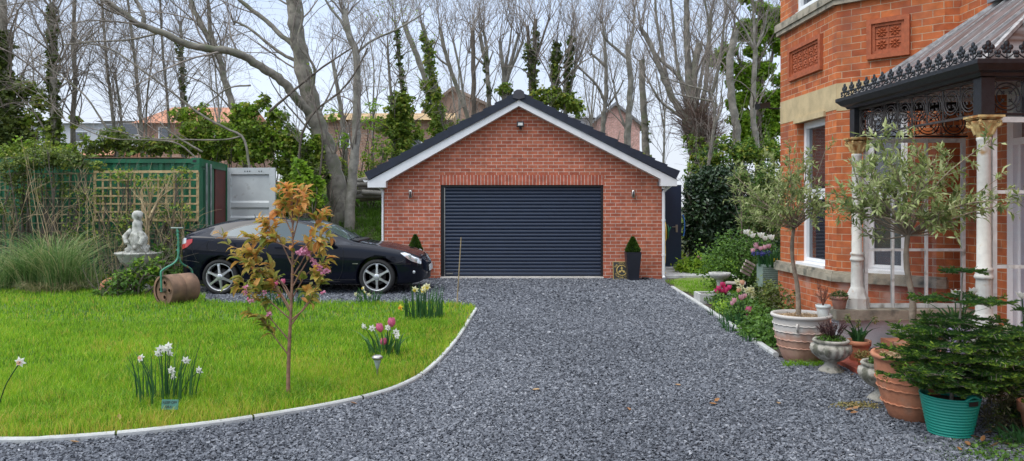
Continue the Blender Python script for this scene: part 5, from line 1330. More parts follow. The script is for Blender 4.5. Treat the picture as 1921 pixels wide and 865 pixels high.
t = plant('twiggy_plant', c+[0,0,.11], 'tuft of bare reddish brown twigs in the small white pot')
base = np.stack([smoothline([c+[0,0,.10], c+[.02*math.cos(k),.02*math.sin(k),.17], c+[.07*math.cos(k),.07*math.sin(k),.24+.07*(k%3)/2]],6) for k in range(14)]); rd = np.full((14,6), .0028)
tp, tr = twigs(base, rd, 60, (.03,.09), k=4, rmin=.0012); mb = MB()
for a_, b_ in ((base, rd), (tp, tr)): mb.add(*tubes(a_, b_, 4))
leaves_on(mb, tp, 4, .014, .008, lambda p,i,t: .5+.5*rng.random(len(t))); mb.build('twigs', mat('red_brown_twig',(.20,.08,.05),.8), t)
# heather in urn 1
def heather(c, label, r_, h, n):
    t = plant('dark_twiggy_plant', c, label); B = []
    for k in range(n):
        a = rng.random()*2*PI; q = r_*math.sqrt(rng.random()); o = np.array([math.cos(a)*q, math.sin(a)*q, 0]); B.append(smoothline([c+o*.4, c+o*.8+[0,0,h*.5], c+o*1.25+[0,0,h*(.7+.4*rng.random())]],5))
    B = np.array(B); mb = MB(); rd = np.full((n,5), .0022); mb.add(*tubes(B, rd, 3)); tp, tr = twigs(B, rd, n*3, (.02,.06), k=4, rmin=.001); mb.add(*tubes(tp, tr, 3)); leaves_on(mb, tp, 5, .014, .008); leaves_on(mb, B, 7, .014, .009, tmin=.5); mb.build('stems', M['heather'], t)
    mb = MB(); cloud(mb, c+[0,0,.02], (r_*1.1,r_*1.1,.04), 500, .022, .016, shell=.3); mb.build('green_leaves', M['mid'], t)
heather(u1c+[0,0,.30], 'dark purple brown twiggy plant with green leaves at its foot in the front stone urn', .12, .17, 60)
heather(u2c+[0,0,.30], 'dark twiggy plant in the stone urn behind the orange planter', .10, .12, 30)

# turquoise tub and fir
tc_ = np.array([3.05,5.20,0.]); tb = thing('tub', tc_, 'turquoise ribbed rubber garden tub holding the small fir', 'tub')
pr = []; n = 26
for i in range(n*2+1):
    z = .012+.262*i/(n*2); pr.append((.130+.056*(z/.28)**.9+(.0045 if i%4 in (1,2) else -.0015), z))
pr = [(.120,0)]+pr+[(.192,.278),(.191,.286),(.182,.286),(.176,.27),(.12,.03),(.001,.02)]
MB().lathe(pr, tc_, 48).build('tub_body', M['turq'], tb)
MB().lathe([(.168,.235),(.001,.245)], tc_, 20).build('compost', M['soil'], tb)
for a0 in (R(-72), R(108)):
    a = np.linspace(a0-.34, a0+.34, 12); mb = MB(); pts = [(tc_[0]+.187*math.cos(t), tc_[1]+.187*math.sin(t), .280+.028*math.sin(PI*i/11)) for i, t in enumerate(a)]; mb.tube(pts, .010, 7); mb.build('handle', M['turq'], tb)
    a = np.linspace(a0-.22, a0+.22, 10); mb = MB(); V = [(tc_[0]+.1905*math.cos(t), tc_[1]+.1905*math.sin(t), z) for t in a for z in (.245+.0, .275)]; mb.add(V, [(2*i,2*i+2,2*i+3,2*i+1) for i in range(9)]); mb.build('handle_hole', M['dark'], tb)
def fir(base, apex, tiers, label, nneed=1.):
    t = thing('fir_tree', base, label, 'fir tree'); base = np.array(base, float); apex = np.array(apex, float)
    tk = smoothline([base, base*.5+apex*.5+[.01,0,0], apex], 12); MB().tube(tk, np.linspace(.014,.004,12), 8).build('trunk', M['bark'], t)
    B = []; 
    for f, n_, r_, droop in tiers:
        p = base+(apex-base)*f; a0 = rng.random()*PI
        for k in range(n_):
            a = a0+2*PI*k/n_+rng.normal()*.2; L = r_*(.8+.35*rng.random()); o = np.array([math.cos(a), math.sin(a), 0])
            B.append(smoothline([p, p+o*L*.45+[0,0,L*(.10-droop*.3)], p+o*L*.8+[0,0,L*(.10-droop*.7)], p+o*L+[0,0,L*(.16-droop*.8)]], 10))
    B = np.array(B); rd = np.repeat(np.linspace(.006,.002,10)[None], len(B), 0)
    S1, R1 = [], []
    for b_ in B:   # flat side shoots, alternate
        L = np.linalg.norm(b_[-1]-b_[0]); m = max(6, int(L/.021))
        for k in range(m):
            f = .22+.78*k/m; i = min(int(f*9), 8); p = b_[i]+(b_[i+1]-b_[i])*(f*9-i); tn = unit(b_[i+1]-b_[i]); sd_ = unit(np.cross(tn, [0,0,1.]))*(1 if k%2 else -1)
            l2 = (.045+.36*L*(1-f)**.8)*(.8+.4*rng.random()); d = unit(tn*.8+sd_+np.array([0,0,.08*rng.normal()])); S1.append([p+d*l2*q+np.array([0,0,-.08*l2*q*q]) for q in (0,.33,.66,1)]); R1.append([.0025,.002,.0016,.0012])
    S1 = np.array(S1); R1 = np.array(R1)
    S2, R2 = twigs(S1, R1, int(len(S1)*1.1), (.025,.06), (.5,.9), up=.0, k=4, tmin=.1, planar=(1,1,.2), rmin=.001)
    mb = MB(); mb.add(*tubes(B, rd, 5)); mb.add(*tubes(S1, R1, 3)); mb.build('branches', M['twig'], t)
    mb = MB()
    for PP, per, tip in ((S1, int(50*nneed), 0), (S2, int(30*nneed), .1), (B, int(60*nneed), -.1)):
        m, k, _ = PP.shape; n = m*per; i = np.repeat(np.arange(m), per); tt = rng.random(n)*(k-1); a = np.minimum(tt.astype(int), k-2); f = (tt-a)[:,None]
        p = PP[i,a]*(1-f)+PP[i,a+1]*f; tn = unit(PP[i,a+1]-PP[i,a]); sd_ = unit(np.cross(tn, [0,0,1.]))*np.where(rng.random(n) < .5, 1, -1)[:,None]
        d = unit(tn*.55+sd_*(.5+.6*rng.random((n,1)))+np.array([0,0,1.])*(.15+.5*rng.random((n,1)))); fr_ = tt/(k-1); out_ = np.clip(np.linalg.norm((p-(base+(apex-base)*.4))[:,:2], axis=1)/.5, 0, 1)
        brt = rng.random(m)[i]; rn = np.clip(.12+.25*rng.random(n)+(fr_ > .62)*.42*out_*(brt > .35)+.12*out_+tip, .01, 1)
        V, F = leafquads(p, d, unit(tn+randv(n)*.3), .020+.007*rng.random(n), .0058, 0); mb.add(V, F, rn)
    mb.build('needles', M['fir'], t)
fir((3.06,5.20,.24), (3.165,5.24,1.13), [(1.0,6,.12,.05),(.76,6,.31,.05),(.62,5,.24,.1),(.52,8,.36,.05),(.43,9,.44,.05),(.34,10,.46,.05),(.25,11,.47,.08),(.16,10,.44,.05),(.09,8,.30,.05)], 'small bushy fir with bright new tips growing in the turquoise tub')
fir((3.85,5.5,.10), (3.85,5.5,.85), [(.95,5,.12,.0),(.75,7,.28,.1),(.6,8,.38,.15),(.45,9,.46,.2),(.3,9,.50,.3),(.15,9,.48,.4)], 'dark second conifer at the right picture edge behind the tub fir', .7)
c = np.array([3.62,5.05,0.]); tpot('flower_pot', c, .26, .17, M['terracotta'], 'terracotta pot cut by the right picture edge, right of the turquoise tub')
t = plant('strap_plant', (3.35,4.95,0), 'dark glossy strap leaves sprawling on the ground right of the turquoise tub'); mb = MB(); blades(mb, (3.42,4.98,0), .14, 46, .22, .022, lean=1.3, k=6, curve=.45); mb.build('leaves', M['strap'], t)
t = plant('trailing_plant', (3.36,5.3,0), 'dead tangled brown stems hanging behind the turquoise tub'); B = np.array([smoothline([(3.32+.3*rng.random(),5.25+.3*rng.random(),.35),(3.3+.35*rng.random(),5.15+.3*rng.random(),.18),(3.25+.45*rng.random(),5.0+.4*rng.random(),.02)],6) for _ in range(46)]); mb = MB(); mb.add(*tubes(B, np.full((46,6),.0025), 3)); leaves_on(mb, B, 5, .035, .02); mb.build('stems', M['dry'], t)
t = plant('low_weeds', (3.0,4.8,0), 'low weeds and turf spreading at the foot of the turquoise tub'); mb = MB()
for _ in range(150):
    q = np.array([2.72+1.1*rng.random(), 4.35+.75*rng.random()]); blades(mb, (q[0],q[1],.0), .04, 7, .05, .005, lean=1, k=3)
cloud(mb, (3.3,4.75,.02), (.4,.3,.03), 700, .03, .02); mb.build('leaves', M['mid'], t)
t = plant('low_weeds', (2.75,5.95,0), 'flat patch of sedum and weeds on the slate chips left of the orange planter'); mb = MB(); cloud(mb, (2.72,5.9,.015), (.22,.10,.022), 700, .018, .012, shell=.2); mb.build('leaves', M['succulent'], t)
t = plant('grass_tuft', (2.85,7.35,0), 'tuft of long grass at the foot of the whitewashed planter'); mb = MB()
for _ in range(42): blades(mb, (2.72+.42*rng.random(),7.36+.12*rng.random(),0), .04, 9, .10, .005, lean=.9, k=4, rnd=np.clip(.15+.3*rng.random(9),0,1))
mb.build('blades', M['grass'], t)

# ------------------------------------------------------------------ flowers
def tulip_head(c, m, par, s=1., open_=0., tilt=(0,0), name='flower'):
    mb = MB(); k = 6
    for j in range(k):
        a = 2*PI*j/k; o = np.array([math.cos(a), math.sin(a), 0]); sd_ = np.array([-o[1], o[0], 0]); r0 = .9 if j%2 else 1.
        rows = []
        for z, r_, w_ in ((0,.006,.006),(.018,.021,.019),(.036,.024+.010*open_,.020),(.052,.020+.030*open_,.012),(.062,.018+.046*open_,.001)):
            p = c+o*r_*s*r0+[tilt[0]*z*8*s,tilt[1]*z*8*s,z*s*(1-.25*open_)]; q = .006*s if w_ > .005 else 0
            rows += [p-sd_*w_*s-o*q, p+o*.001, p+sd_*w_*s-o*q]
        b0 = [(3*i+u, 3*i+u+1, 3*i+u+4, 3*i+u+3) for i in range(4) for u in (0,1)]
        rn = [.2+.6*(abs(i-4)/8) for i in range(8)]; mb.add(rows, b0, rn, smooth=True)
    return mb.build(name, m, par)
def daff_head(c, m, m2, par, s=1., face=None):
    face = unit(np.array(face if face is not None else [rng.normal()*.5, -1, -.1+.3*rng.normal()])); u = unit(np.cross(face, [0,0,1.])); v = np.cross(u, face); mb = MB()
    a0 = rng.random()
    for j in range(6):
        a = a0+j*PI/3; o = u*math.cos(a)+v*math.sin(a); sd_ = -u*math.sin(a)+v*math.cos(a)
        V = [c, c+o*.014*s+sd_*.010*s+face*.002, c+o*.032*s-face*.003*s, c+o*.014*s-sd_*.010*s+face*.002, c+o*.018*s+face*.004*s]
        mb.add(V, [(0,1,4),(1,2,4),(2,3,4),(3,0,4)], .1+.8*(j%2))
    f = mb.build('flower', m, par)
    mb = MB(); th = np.linspace(0,2*PI,10)[:-1]; V = [c+face*d*s+(u*math.cos(t)+v*math.sin(t))*r_*s for d, r_ in ((.001,.006),(.012,.009),(.016,.012)) for t in th]
    mb.add(V, [(i*9+j,i*9+(j+1)%9,(i+1)*9+(j+1)%9,(i+1)*9+j) for i in range(2) for j in range(9)], .5, smooth=True); mb.build('cup', m2, f)
FM = {'dw':('p_white','p_white'),'dp':('p_white','p_peach'),'dc':('p_cream','p_cream'),'dy':('p_yellow','p_orange'),'dl':('p_cream','p_yellow')}
def clump(name, label, base, Y, nl, H, Wd, r_, flowers, s=1., group=None, cat='flowers', stemleaf='strap', lean=.4):
    t = thing(name, base, label, cat, group); mb = MB()
    if nl: blades(mb, np.array(base)-[0,0,.01], r_, nl, H, Wd, lean=lean, k=5); mb.build('leaves', M[stemleaf], t)
    mb = MB(); base = np.array(base)
    for fl in flowers:
        kd, px, py = fl[:3]; c = P(px, py, Y+rng.normal()*.04); b0 = base+[ (c[0]-base[0])*.35, (c[1]-base[1])*.3, 0]
        mb.tube(smoothline([b0, b0*.5+c*.5+[(c[0]-base[0])*-.08,0,.02], c], 8), .0035*s**.5, 5, cap=False)
        if kd[0] == 'd': daff_head(c, M[FM[kd][0]], M[FM[kd][1]], t, s*(fl[3] if len(fl) > 3 else 1))
        else:
            mt, op = {'tp':('p_pink',.05),'th':('p_hot',.2),'tw':('p_white',.5),'tl':('p_pale',.25),'ty':('p_yellow',.1),'to':('p_peach',.15),'tr':('p_hot',.0)}[kd]; s_ = s*(.43 if kd in ('th','tw','tl','ty','to') else .88)
            tulip_head(c-np.array([0,0,.03*s_]), M[mt], t, s_*(fl[3] if len(fl) > 3 else 1), op, (rng.normal()*.02, rng.normal()*.02))
    mb.build('stems', M['strap'], t); return t
ga = G(305,765)
clump('daffodil_clump', 'white narcissus clump in the near lawn above the small green sign', [ga[0],ga[1]+.05,.02], 6.02, 64, .50, .014, .25, [('dw',301,655),('dw',310,654),('dw',297,663),('dw',319,662),('dp',264,672),('dw',349,676),('dw',322,695),('dw',325,706),('dw',374,695),('dw',316,650)], 1.25, lean=.25)
clump('daffodil', 'single pale peach narcissus leaning in at the left edge of the lawn', [-3.98,5.62,.02], 5.6, 3, .2, .012, .04, [('dp',38,679)], 1.4)
gb = G(722,672)
clump('tulip_clump', 'pink tulips with white narcissi around them, behind the solar stake light', [gb[0],gb[1],.02], 7.8, 34, .36, .026, .16, [('tp',735,607,1.35),('tp',714,617,1.3),('tp',719,642,1.15),('dw',683,612),('dw',698,616),('dw',743,623),('dw',745,630),('dw',728,615)], 1.35, lean=.6)
gc = G(795,603)
clump('daffodil_clump', 'tall yellow daffodil clump at the far right corner of the lawn', [gc[0],gc[1],.02], 10.2, 90, .56, .022, .26, [('dl',797,541),('dl',779,543),('dl',801,538),('dl',794,545),('dy',752,577)], 1.9, lean=.3)
gd = G(690,572)
clump('daffodil_clump', 'pale yellow narcissi at the far lawn edge in front of the car front wheel', [gd[0],gd[1],.02], 12.0, 50, .34, .018, .2, [('dl',681,541),('dl',684,548),('dc',668,552),('dc',692,553),('dc',676,558)], 1.3, lean=.5)
ge = G(530,577)
clump('tulip_clump', 'pink tulips and yellow daffodils behind the bronze leaved sapling beside the car', [ge[0]+.1,ge[1],.02], 11.7, 80, .42, .018, .42, [('tp',530,529,1.05),('tp',517,532,1.0),('tr',514,540,.9),('dy',484,523),('dy',491,526),('dy',480,533),('tr',526,553,.9),('tp',460,548,.8),('tp',466,560,.8)], 1.7, lean=.6)
# pale tulips behind the fir and cut-off ones at the edge
lc = np.array([3.52,5.9,0.]); tt = thing('flower_pot', lc, 'pale lilac pot showing behind the fir branches', 'flower pot'); MB().lathe([(.07,0),(.09,.62),(.095,.645),(.08,.64)], lc, 20).build('pot', M['lilac'], tt)
clump('tulip_clump', 'open white star shaped tulips in the lilac pot behind the fir', lc+[0,0,.62], 5.9, 30, .32, .03, .07, [('tw',1791,552,1.6),('tw',1812,560,1.6),('tw',1824,548,1.6)], 1.5, lean=.9)
clump('tulip_clump', 'white tulip and broad leaves cut by the right picture edge below the blue door', [3.98,5.75,.2], 5.75, 16, .40, .035, .10, [('tw',1917,556,1.5)], 1.5, lean=.9)
t = plant('flowering_shrub', (3.95,5.65,.0), 'leafy plant with small cream flower heads at the right picture edge'); mb = MB(); cloud(mb, (3.95,5.62,.5), (.22,.15,.22), 900, .05, .028); mb.build('leaves', M['mid'], t); mb = MB(); cloud(mb, (3.72,5.6,.66), (.07,.05,.03), 160, .014, .010); cloud(mb, (3.82,5.6,.62), (.05,.05,.03), 90, .014, .010); mb.build('flower_heads', M['p_cream'], t)

# ------------------------------------------------------------------ sapling
def sapling():
    t = thing('cherry_sapling', G(541,756), 'young ornamental cherry with bronze leaves and a few pink blossoms, standing in the near lawn', 'young tree')
    Y = 6.1; pp = lambda px, py, d=0: P(px, py, Y+d)
    tr = smoothline([pp(541,760),pp(541,700),pp(543,640),pp(547,560),pp(549,480),pp(549,420),pp(548,370)], 26)
    mb = MB(); mb.tube(tr, np.linspace(.0185,.0055,26), 10)
    br = [[(547,565),(520,520),(475,480),(425,458)],[(546,580),(505,520),(462,500),(440,475)],[(546,600),(500,560),(470,540),(448,545)],[(544,640),(510,600),(485,560),(462,545)],
      [(543,668),(515,632),(494,600),(472,590)],[(547,600),(575,575),(590,545),(600,515)],[(546,610),(575,570),(600,530),(612,500)],[(548,540),(570,500),(595,460),(612,420)],
      [(549,520),(575,475),(590,430),(602,402)],[(549,500),(530,460),(512,430),(498,425)],[(549,500),(570,465),(590,448),(606,465)],[(549,450),(560,410),(568,385),(575,375)],[(549,440),(535,410),(525,395),(518,400)],
      [(548,400),(545,375),(540,358),(537,350)],[(549,470),(520,455),(500,455),(475,450)],[(548,430),(556,390),(560,360),(556,352)],[(548,560),(530,530),(500,510),(478,515)],[(547,590),(530,560),(515,540),(500,535)],[(548,560),(565,530),(580,510),(606,497)],[(549,420),(540,395),(532,380),(526,378)]]
    B = []; 
    for q in br: 
        d = rng.normal()*.14; B.append(smoothline([pp(x, y, d*i/3) for i, (x, y) in enumerate(q)], 9))
    B = np.array(B); rd = np.repeat(np.linspace(.007,.002,9)[None], len(B), 0)
    S2, R2 = twigs(B, rd, 64, (.07,.18), (.4,.9), up=.25, k=5, tmin=.35, rmin=.0014)
    mb.add(*tubes(B, rd, 6), smooth=True); mb.add(*tubes(S2, R2, 4)); mb.build('trunk', mat('cherry_bark', (.22,.12,.075), .7, var=.3, scale=20, bump=.4), t)
    mb = MB(); f = lambda p, i, tt: np.clip(.35+.45*(p[:,2]-.9)/.8+.28*rng.normal(size=len(tt)), .01, 1)
    leaves_on(mb, B, 19, .090, .040, f, tmin=.38, spread=.62, big=True, droop=.45); leaves_on(mb, S2, 7, .085, .038, f, tmin=.3, spread=.6, big=True, droop=.45); leaves_on(mb, tr[None,14:], 26, .07, .03, f, tmin=.2, spread=.8, big=True, droop=.4)
    mb.build('leaves', M['bronze'], t)
    for (x, y, r_, n) in ((571,470,.034,90),(563,474,.026,60),(577,476,.02,50),(605,512,.018,30),(612,508,.015,25),(600,506,.016,28),(590,495,.018,30),(598,500,.014,24),(586,488,.012,20),(504,590,.018,30),(470,565,.012,16),(462,549,.016,22),(461,540,.012,20),(582,552,.012,18),(606,550,.012,18),(497,548,.01,14)):
        mb = MB(); cloud(mb, pp(x, y, -.05), (r_,r_*.8,r_*.85), n, .022, .017, shell=.5); mb.build('blossom', M['p_blossom'], t)
sapling()

# ------------------------------------------------------------------ olive standards
def olive(c0, trunk, fork, cen, rad, label, nt_, leafL):
    t = thing('olive_tree', c0, label, 'olive tree'); tk = smoothline(trunk, 18); fork = np.array(fork)
    mb = MB(); mb.tube(tk, np.linspace(.027,.018,18)*(1+.05*rng.normal(size=18)), 10)
    B = []
    for k in range(nt_):
        q = randv(1)[0]*(.45+.55*rng.random()**.5); q[2] = q[2] if q[2] > -.75 else -.4
        tg = cen+q*rad; m_ = fork*.55+tg*.45+rng.normal(size=3)*.05; m_[2] += .02
        B.append(smoothline([fork, m_, tg], 9))
    B = np.array(B); rd = np.repeat(np.linspace(.008,.0022,9)[None], nt_, 0); S2, R2 = twigs(B, rd, nt_*5, (.10,.24), (.4,1.), up=.12, k=6, tmin=.35, rmin=.0014)
    mb.add(*tubes(B, rd, 5), smooth=True); mb.add(*tubes(S2, R2, 3)); mb.build('trunk', mat('olive_bark', (.24,.19,.14), .9, var=.25, scale=14, bump=.7), t)
    mb = MB(); leaves_on(mb, S2, 14, leafL*1.15, leafL*.34, lambda p,i,tt: np.clip(.35+.3*rng.normal(size=len(tt))+.35*(tt>.7), .01, 1), tmin=.15, spread=.75); leaves_on(mb, B, 16, leafL*1.15, leafL*.34, tmin=.5, spread=.7); mb.build('leaves', M['olive'], t)
Yq = 7.72; olive(p1+[0,0,.45], [P(1498,590,Yq),P(1496,540,Yq),P(1487,490,Yq),P(1486,455,Yq),P(1489,430,Yq)], P(1489,430,Yq), P(1470,352,Yq), np.array([.62,.5,.54]), 'olive standard growing in the whitewashed planter, left of the bay window', 40, .052)
Yq = 5.62; olive(p2+[0,0,.45], [P(1716,655,Yq),P(1712,600,Yq),P(1712,560,Yq),P(1702,510,Yq),P(1700,470,Yq),P(1703,440,Yq)], P(1703,442,Yq), P(1728,345,Yq), np.array([.78,.5,.47]), 'olive standard growing in the orange terracotta planter, in front of the porch', 44, .055)

# ------------------------------------------------------------------ flower border on the right
def gcover(name, c, r_, n, m, label, L=.05, W=.03, bl=0, kind=None):
    t = thing(name, (c[0],c[1],0), label, 'plant'); mb = MB(); cloud(mb, c, r_, n, L, W, shell=.4, clump=12); mb.build('leaves', M[m], t)
    if bl:
        mb = MB(); 
        for _ in range(bl): blades(mb, (c[0]+rng.normal()*r_[0]*.6, c[1]+rng.normal()*r_[1]*.6, 0.02), .06, 9, .22, .012, lean=.8, k=4)
        mb.build('blades', M['strap'], t)
def GX(px, Y): return (px-960.5)/1400*Y
gcover('border_plant', (GX(1420,8.9)+.13,8.9,.08), (.30,.7,.17), 3200, 'mid', 'leafy green border plants beside the kerb next to the whitewashed planter', .05, .035, 26)
gcover('border_plant', (GX(1395,10.2)+.14,10.2,.10), (.34,.7,.18), 3200, 'mid', 'mixed foliage in the border below the cream narcissi', .055, .03, 34)
gcover('border_plant', (GX(1360,11.9)+.04,11.9,.08), (.28,.6,.13), 2200, 'mid', 'low foliage in the border behind the white trough end', .05, .03, 30)
gcover('border_plant', (GX(1375,11.0)+.06,11.0,.07), (.30,.6,.13), 1800, 'lime', 'fresh pale green seedlings in the border below the hot pink tulips', .045, .03, 16)
gcover('border_plant', (GX(1335,17),17.2,.12), (.75,.6,.30), 4200, 'lime', 'bright green low plant in front of the dark camellia', .10, .05, 0)
gcover('border_plant', (GX(1450,10.2),10.2,.2), (.25,.6,.35), 2200, 'ivy_dark', 'dark low shrub by the corner of the brick bay', .05, .03, 0)
gcover('border_plant', (GX(1400,13.6),13.9,.5), (.75,.5,.62), 6500, 'mid', 'twiggy green shrub behind the slatted bench', .055, .032, 0)
t = plant('grass_tuft', (3.5,13.4,0), 'rough grass round the foot of the birdbath'); mb = MB()
for _ in range(420): q = (3.2+.9*rng.random(), 12.3+3.2*rng.random()); blades(mb, (q[0],q[1],.02), .08, 7, .10, .008, lean=.8, k=3, rnd=np.clip(.2+.3*rng.random(7),0,1))
mb.build('blades', M['grass'], t)
c = P(1350,540,13.4); c[2] = 0; bb = thing('birdbath', c, 'small weathered stone birdbath on a turned pedestal in the border', 'birdbath')
MB().lathe([(.09,0),(.09,.03),(.06,.05),(.045,.12),(.05,.20),(.07,.27)], c, 20).build('pedestal', M['concrete'], bb); MB().lathe([(.06,.265),(.13,.29),(.185,.34),(.195,.39),(.18,.392),(.16,.36),(.001,.34)], c, 30).build('bowl', M['concrete'], bb)
tr_ = thing('stone_trough', (3.15,12.15,0), 'pale stone trough set in the border beside the gravel kerb', 'trough'); x0 = 3.02
MB().box(x0,x0+.55,12.0,12.05,0,.17).box(x0,x0+.04,12.052,12.4,0,.17).box(x0+.51,x0+.55,12.052,12.4,0,.17).box(x0+.041,x0+.509,12.35,12.4,0,.17).build('walls', M['concrete'], tr_); MB().box(x0+.041,x0+.509,12.051,12.349,0,.14).build('compost', M['soil'], tr_)
a = np.linspace(0,PI,12); mb = MB()
for q in (0,.10): mb.tube(np.stack([3.32+q+.07*np.cos(a), np.full(12,12.1+q), .15+.09*np.sin(a)],1), .006, 5)
mb.build('wire_hoop', M['steel'], tr_)
bc = P(1392,520,12.6); bn = thing('bench', (bc[0],bc[1],0), 'grey slatted wooden folding seat tucked in the shrubs behind the birdbath', 'bench')
mb = MB(); bx, by = bc[0], bc[1]
for i in range(4): z = .46+.055*i; x = bx-.02+.028*i; mb.obox((x+.06, by-.05+.0, z), (.26,.02,.042), (R(-15),R(22),R(35)))
mb.build('backrest', M['old_wood'] if 0 else mat('silvered_wood', (.33,.29,.25), .85, var=.3, scale=12), bn)
mb = MB()
for i in range(5): mb.obox((bx-.18+.02*i, by-.22+.06*i, .30), (.32,.045,.02), (0,0,R(-15)))
mb.build('seat', mat('silvered_wood_seat', (.33,.29,.25), .85, var=.3, scale=12), bn)
for (dx, dy) in ((-.3,-.2),(-.05,-.26),(-.2,.05),(.05,0)):
    MB().bar((bx+dx,by+dy,0),(bx+dx+.02,by+dy,.30),.02,.02,up=(1,0,0)).build('leg', M['iron'], bn)
# raised ribbed planter box with tulips
pc = np.array([GX(1447,11.3)-.0, 11.35, 0.]); pb = thing('trough_planter', pc, 'grey green ribbed trough planter crowded with tulips beside the far corner of the bay', 'planter')
mb = MB(); mb.box(pc[0]-.16,pc[0]+.40,pc[1]-.14,pc[1]+.14,.36,.70)
for i in range(11): mb.box(pc[0]-.165,pc[0]+.405,pc[1]-.15,pc[1]-.141,.37+.03*i,.385+.03*i)
mb.build('box', mat('sage_plastic', (.20,.27,.23), .5, var=.1), pb)
mb = MB(); 
for dx in (-.12,.34):
    for dy in (-.10,.10): mb.box(pc[0]+dx-.02,pc[0]+dx+.02,pc[1]+dy-.02,pc[1]+dy+.02,0,.36)
mb.build('stand', M['iron'], pb)
clump('tulip_clump', 'white and pale pink tulips with a yellow one filling the ribbed trough planter', [pc[0]+.05,pc[1],.68], 11.35, 90, .36, .03, .26, [('tw',1404,441,2.2),('tw',1398,437,2.),('tw',1412,444,2.),('tw',1428,444,2.3),('tw',1436,449,2.),('tw',1448,448,2.3),('tl',1420,465,1.9),('tl',1426,468,1.8),('tl',1434,466,1.9),('tl',1442,464,1.9),('tl',1412,472,1.8),('ty',1455,492,2.),('tl',1417,461,1.8)], 1.6, lean=.6)
t = plant('blue_flowers', pc+[0,0,.7], 'small deep blue flowers among the tulips of the ribbed trough'); mb = MB(); cloud(mb, P(1424,475,11.3), (.13,.06,.03), 160, .02, .016); cloud(mb, P(1440,474,11.3), (.06,.05,.03), 70, .02, .016); mb.build('flower_heads', M['p_blue'], t)
clump('tulip_clump', 'cluster of double hot pink tulips in front of the birdbath', [GX(1355,11.9),11.95,.02], 11.9, 50, .26, .022, .2, [('th',1349,543,1.9),('th',1357,539,1.9),('th',1364,545,1.9),('th',1346,548,1.8),('th',1353,548,1.9),('th',1361,549,1.8),('th',1368,541,1.8),('th',1354,535,1.8)], 1.7, lean=.6)
clump('narcissus_clump', 'cream multi headed narcissi in the border between the birdbath and the planter', [GX(1412,10.6),10.6,.02], 10.6, 90, .30, .020, .32, [('dc',1401,545),('dc',1406,548),('dc',1410,543),('dc',1412,552),('dc',1415,556),('dc',1430,553),('dc',1434,558),('dc',1437,563),('dc',1432,549),('dc',1384,529),('dc',1390,540),('dc',1395,572),('dc',1414,549)], 2.1, lean=.5)
clump('tulip_clump', 'pale pink and peach tulips in the border in front of the cream narcissi', [GX(1395,9.9),9.9,.02], 9.9, 60, .26, .024, .26, [('tl',1391,560,1.9),('tl',1396,557,1.7),('tl',1378,565,1.6),('tl',1373,570,1.5),('to',1393,532,1.7),('to',1385,546,1.5),('tp',1405,583,1.2),('tp',1404,590,1.1)], 1.6, lean=.6)
clump('spring_flowers', 'single mauve flower spikes in the shade of the dark camellia', [GX(1312,17.2),17.2,.1], 17.2, 14, .5, .02, .15, [('tl',1309,482,1.4),('tl',1314,486,1.4)], 1.5)
# fallen leaves
leafspots = [(670,762,0),(1340,758,0),(1345,762,1),(1178,769,0),(1470,716,1),(1600,772,1),(1594,780,0),(1607,778,1),(1585,775,0),(225,806,1),(229,799,0),(150,835,0),(1460,762,0),(1595,708,1),(1580,698,0),(1830,812,1),(1845,818,0),(1862,830,1),(1838,826,0),(1880,836,1),(1855,845,0),(1820,842,1),(1800,845,0),(1278,727,0),(998,735,0),(1870,812,1),(1842,835,1),(1812,823,0)]
for i, (x, y, k) in enumerate(leafspots):
    c = G(x, y); c[2] = .022 if not (x < 300 and y < 810) else .07; mb = MB(); d = randv(1)*[1,1,.25]; addbig(mb, c[None], d, unit(randv(1)*.4+[0,0,1.]), .05+.02*rng.random(), .032, np.array([.1+.85*rng.random()]), droop=-.25, fold=.25)
    where = 'on the lawn by the kerb' if x < 300 and y < 810 else ('below the turquoise tub' if x > 1790 else ('in the low weeds left of the orange planter' if 1580 < x < 1610 and y > 770 else 'lying on the slate gravel'))
    tag(mb.build('fallen_leaf', M['fallen'], origin=c), 'curled brown dead leaf '+where, 'leaf', 'dead leaves '+where)

# ------------------------------------------------------------------ far houses
def far_house(name, x0, x1, zb, ze, zr, Y, depth, wm, rm, label, gable=False, wins=(), peak=.5, cat='house'):
    t = thing(name, ((x0+x1)/2, Y, 0), label, cat); mb = MB()
    if gable:
        xm = x0+(x1-x0)*peak; mb.prism([(x0,zb),(x1,zb),(x1,ze),(xm,zr-.1),(x0,ze)], Y, Y+depth); mb.build('wall', wm, t, uv=True)
        mb = MB(); 
        for a in ((x0,ze),(x1,ze)):
            s = np.sign(a[0]-xm); mb.prism([(a[0]+s*.3,a[1]-.15),(xm,zr+.08),(xm,zr-.12),(a[0]+s*.3,a[1]-.33)][::1], Y-.25, Y+depth+.2)
        mb.build('roof', rm, t)
    else:
        mb.box(x0,x1,Y,Y+depth,zb,ze); mb.build('wall', wm, t, uv=True); mb = MB()
        if zr > ze+.3:
            V = [(x0-.3,Y-.35,ze),(x1+.3,Y-.35,ze),(x1+.3,Y+depth+.35,ze),(x0-.3,Y+depth+.35,ze),(x0-.2,Y+depth/2,zr),(x1+.2,Y+depth/2,zr)]
            mb.add(V, [(0,1,5,4),(2,3,4,5),(0,3,2,1)]); mb.add(V, [(0,4,3),(1,2,5)])
        else: mb.box(x0-.3,x1+.3,Y-.4,Y+depth,ze+.01,max(zr, ze+.15))
        mb.build('roof', rm, t)
    for (a, b_, c, d) in wins:
        w_ = MB().box(a-.06,b_+.06,Y-.05,Y-.0,c-.06,d+.06).build('window', M['white'], t); MB().box(a,b_,Y-.06,Y-.052,c,d).build('pane', M['win_glass'], w_)
def X_(px, Y): return (px-960.5)/1400*Y
def Z_(py, Y): return 1.6-(py-385)/1400*Y
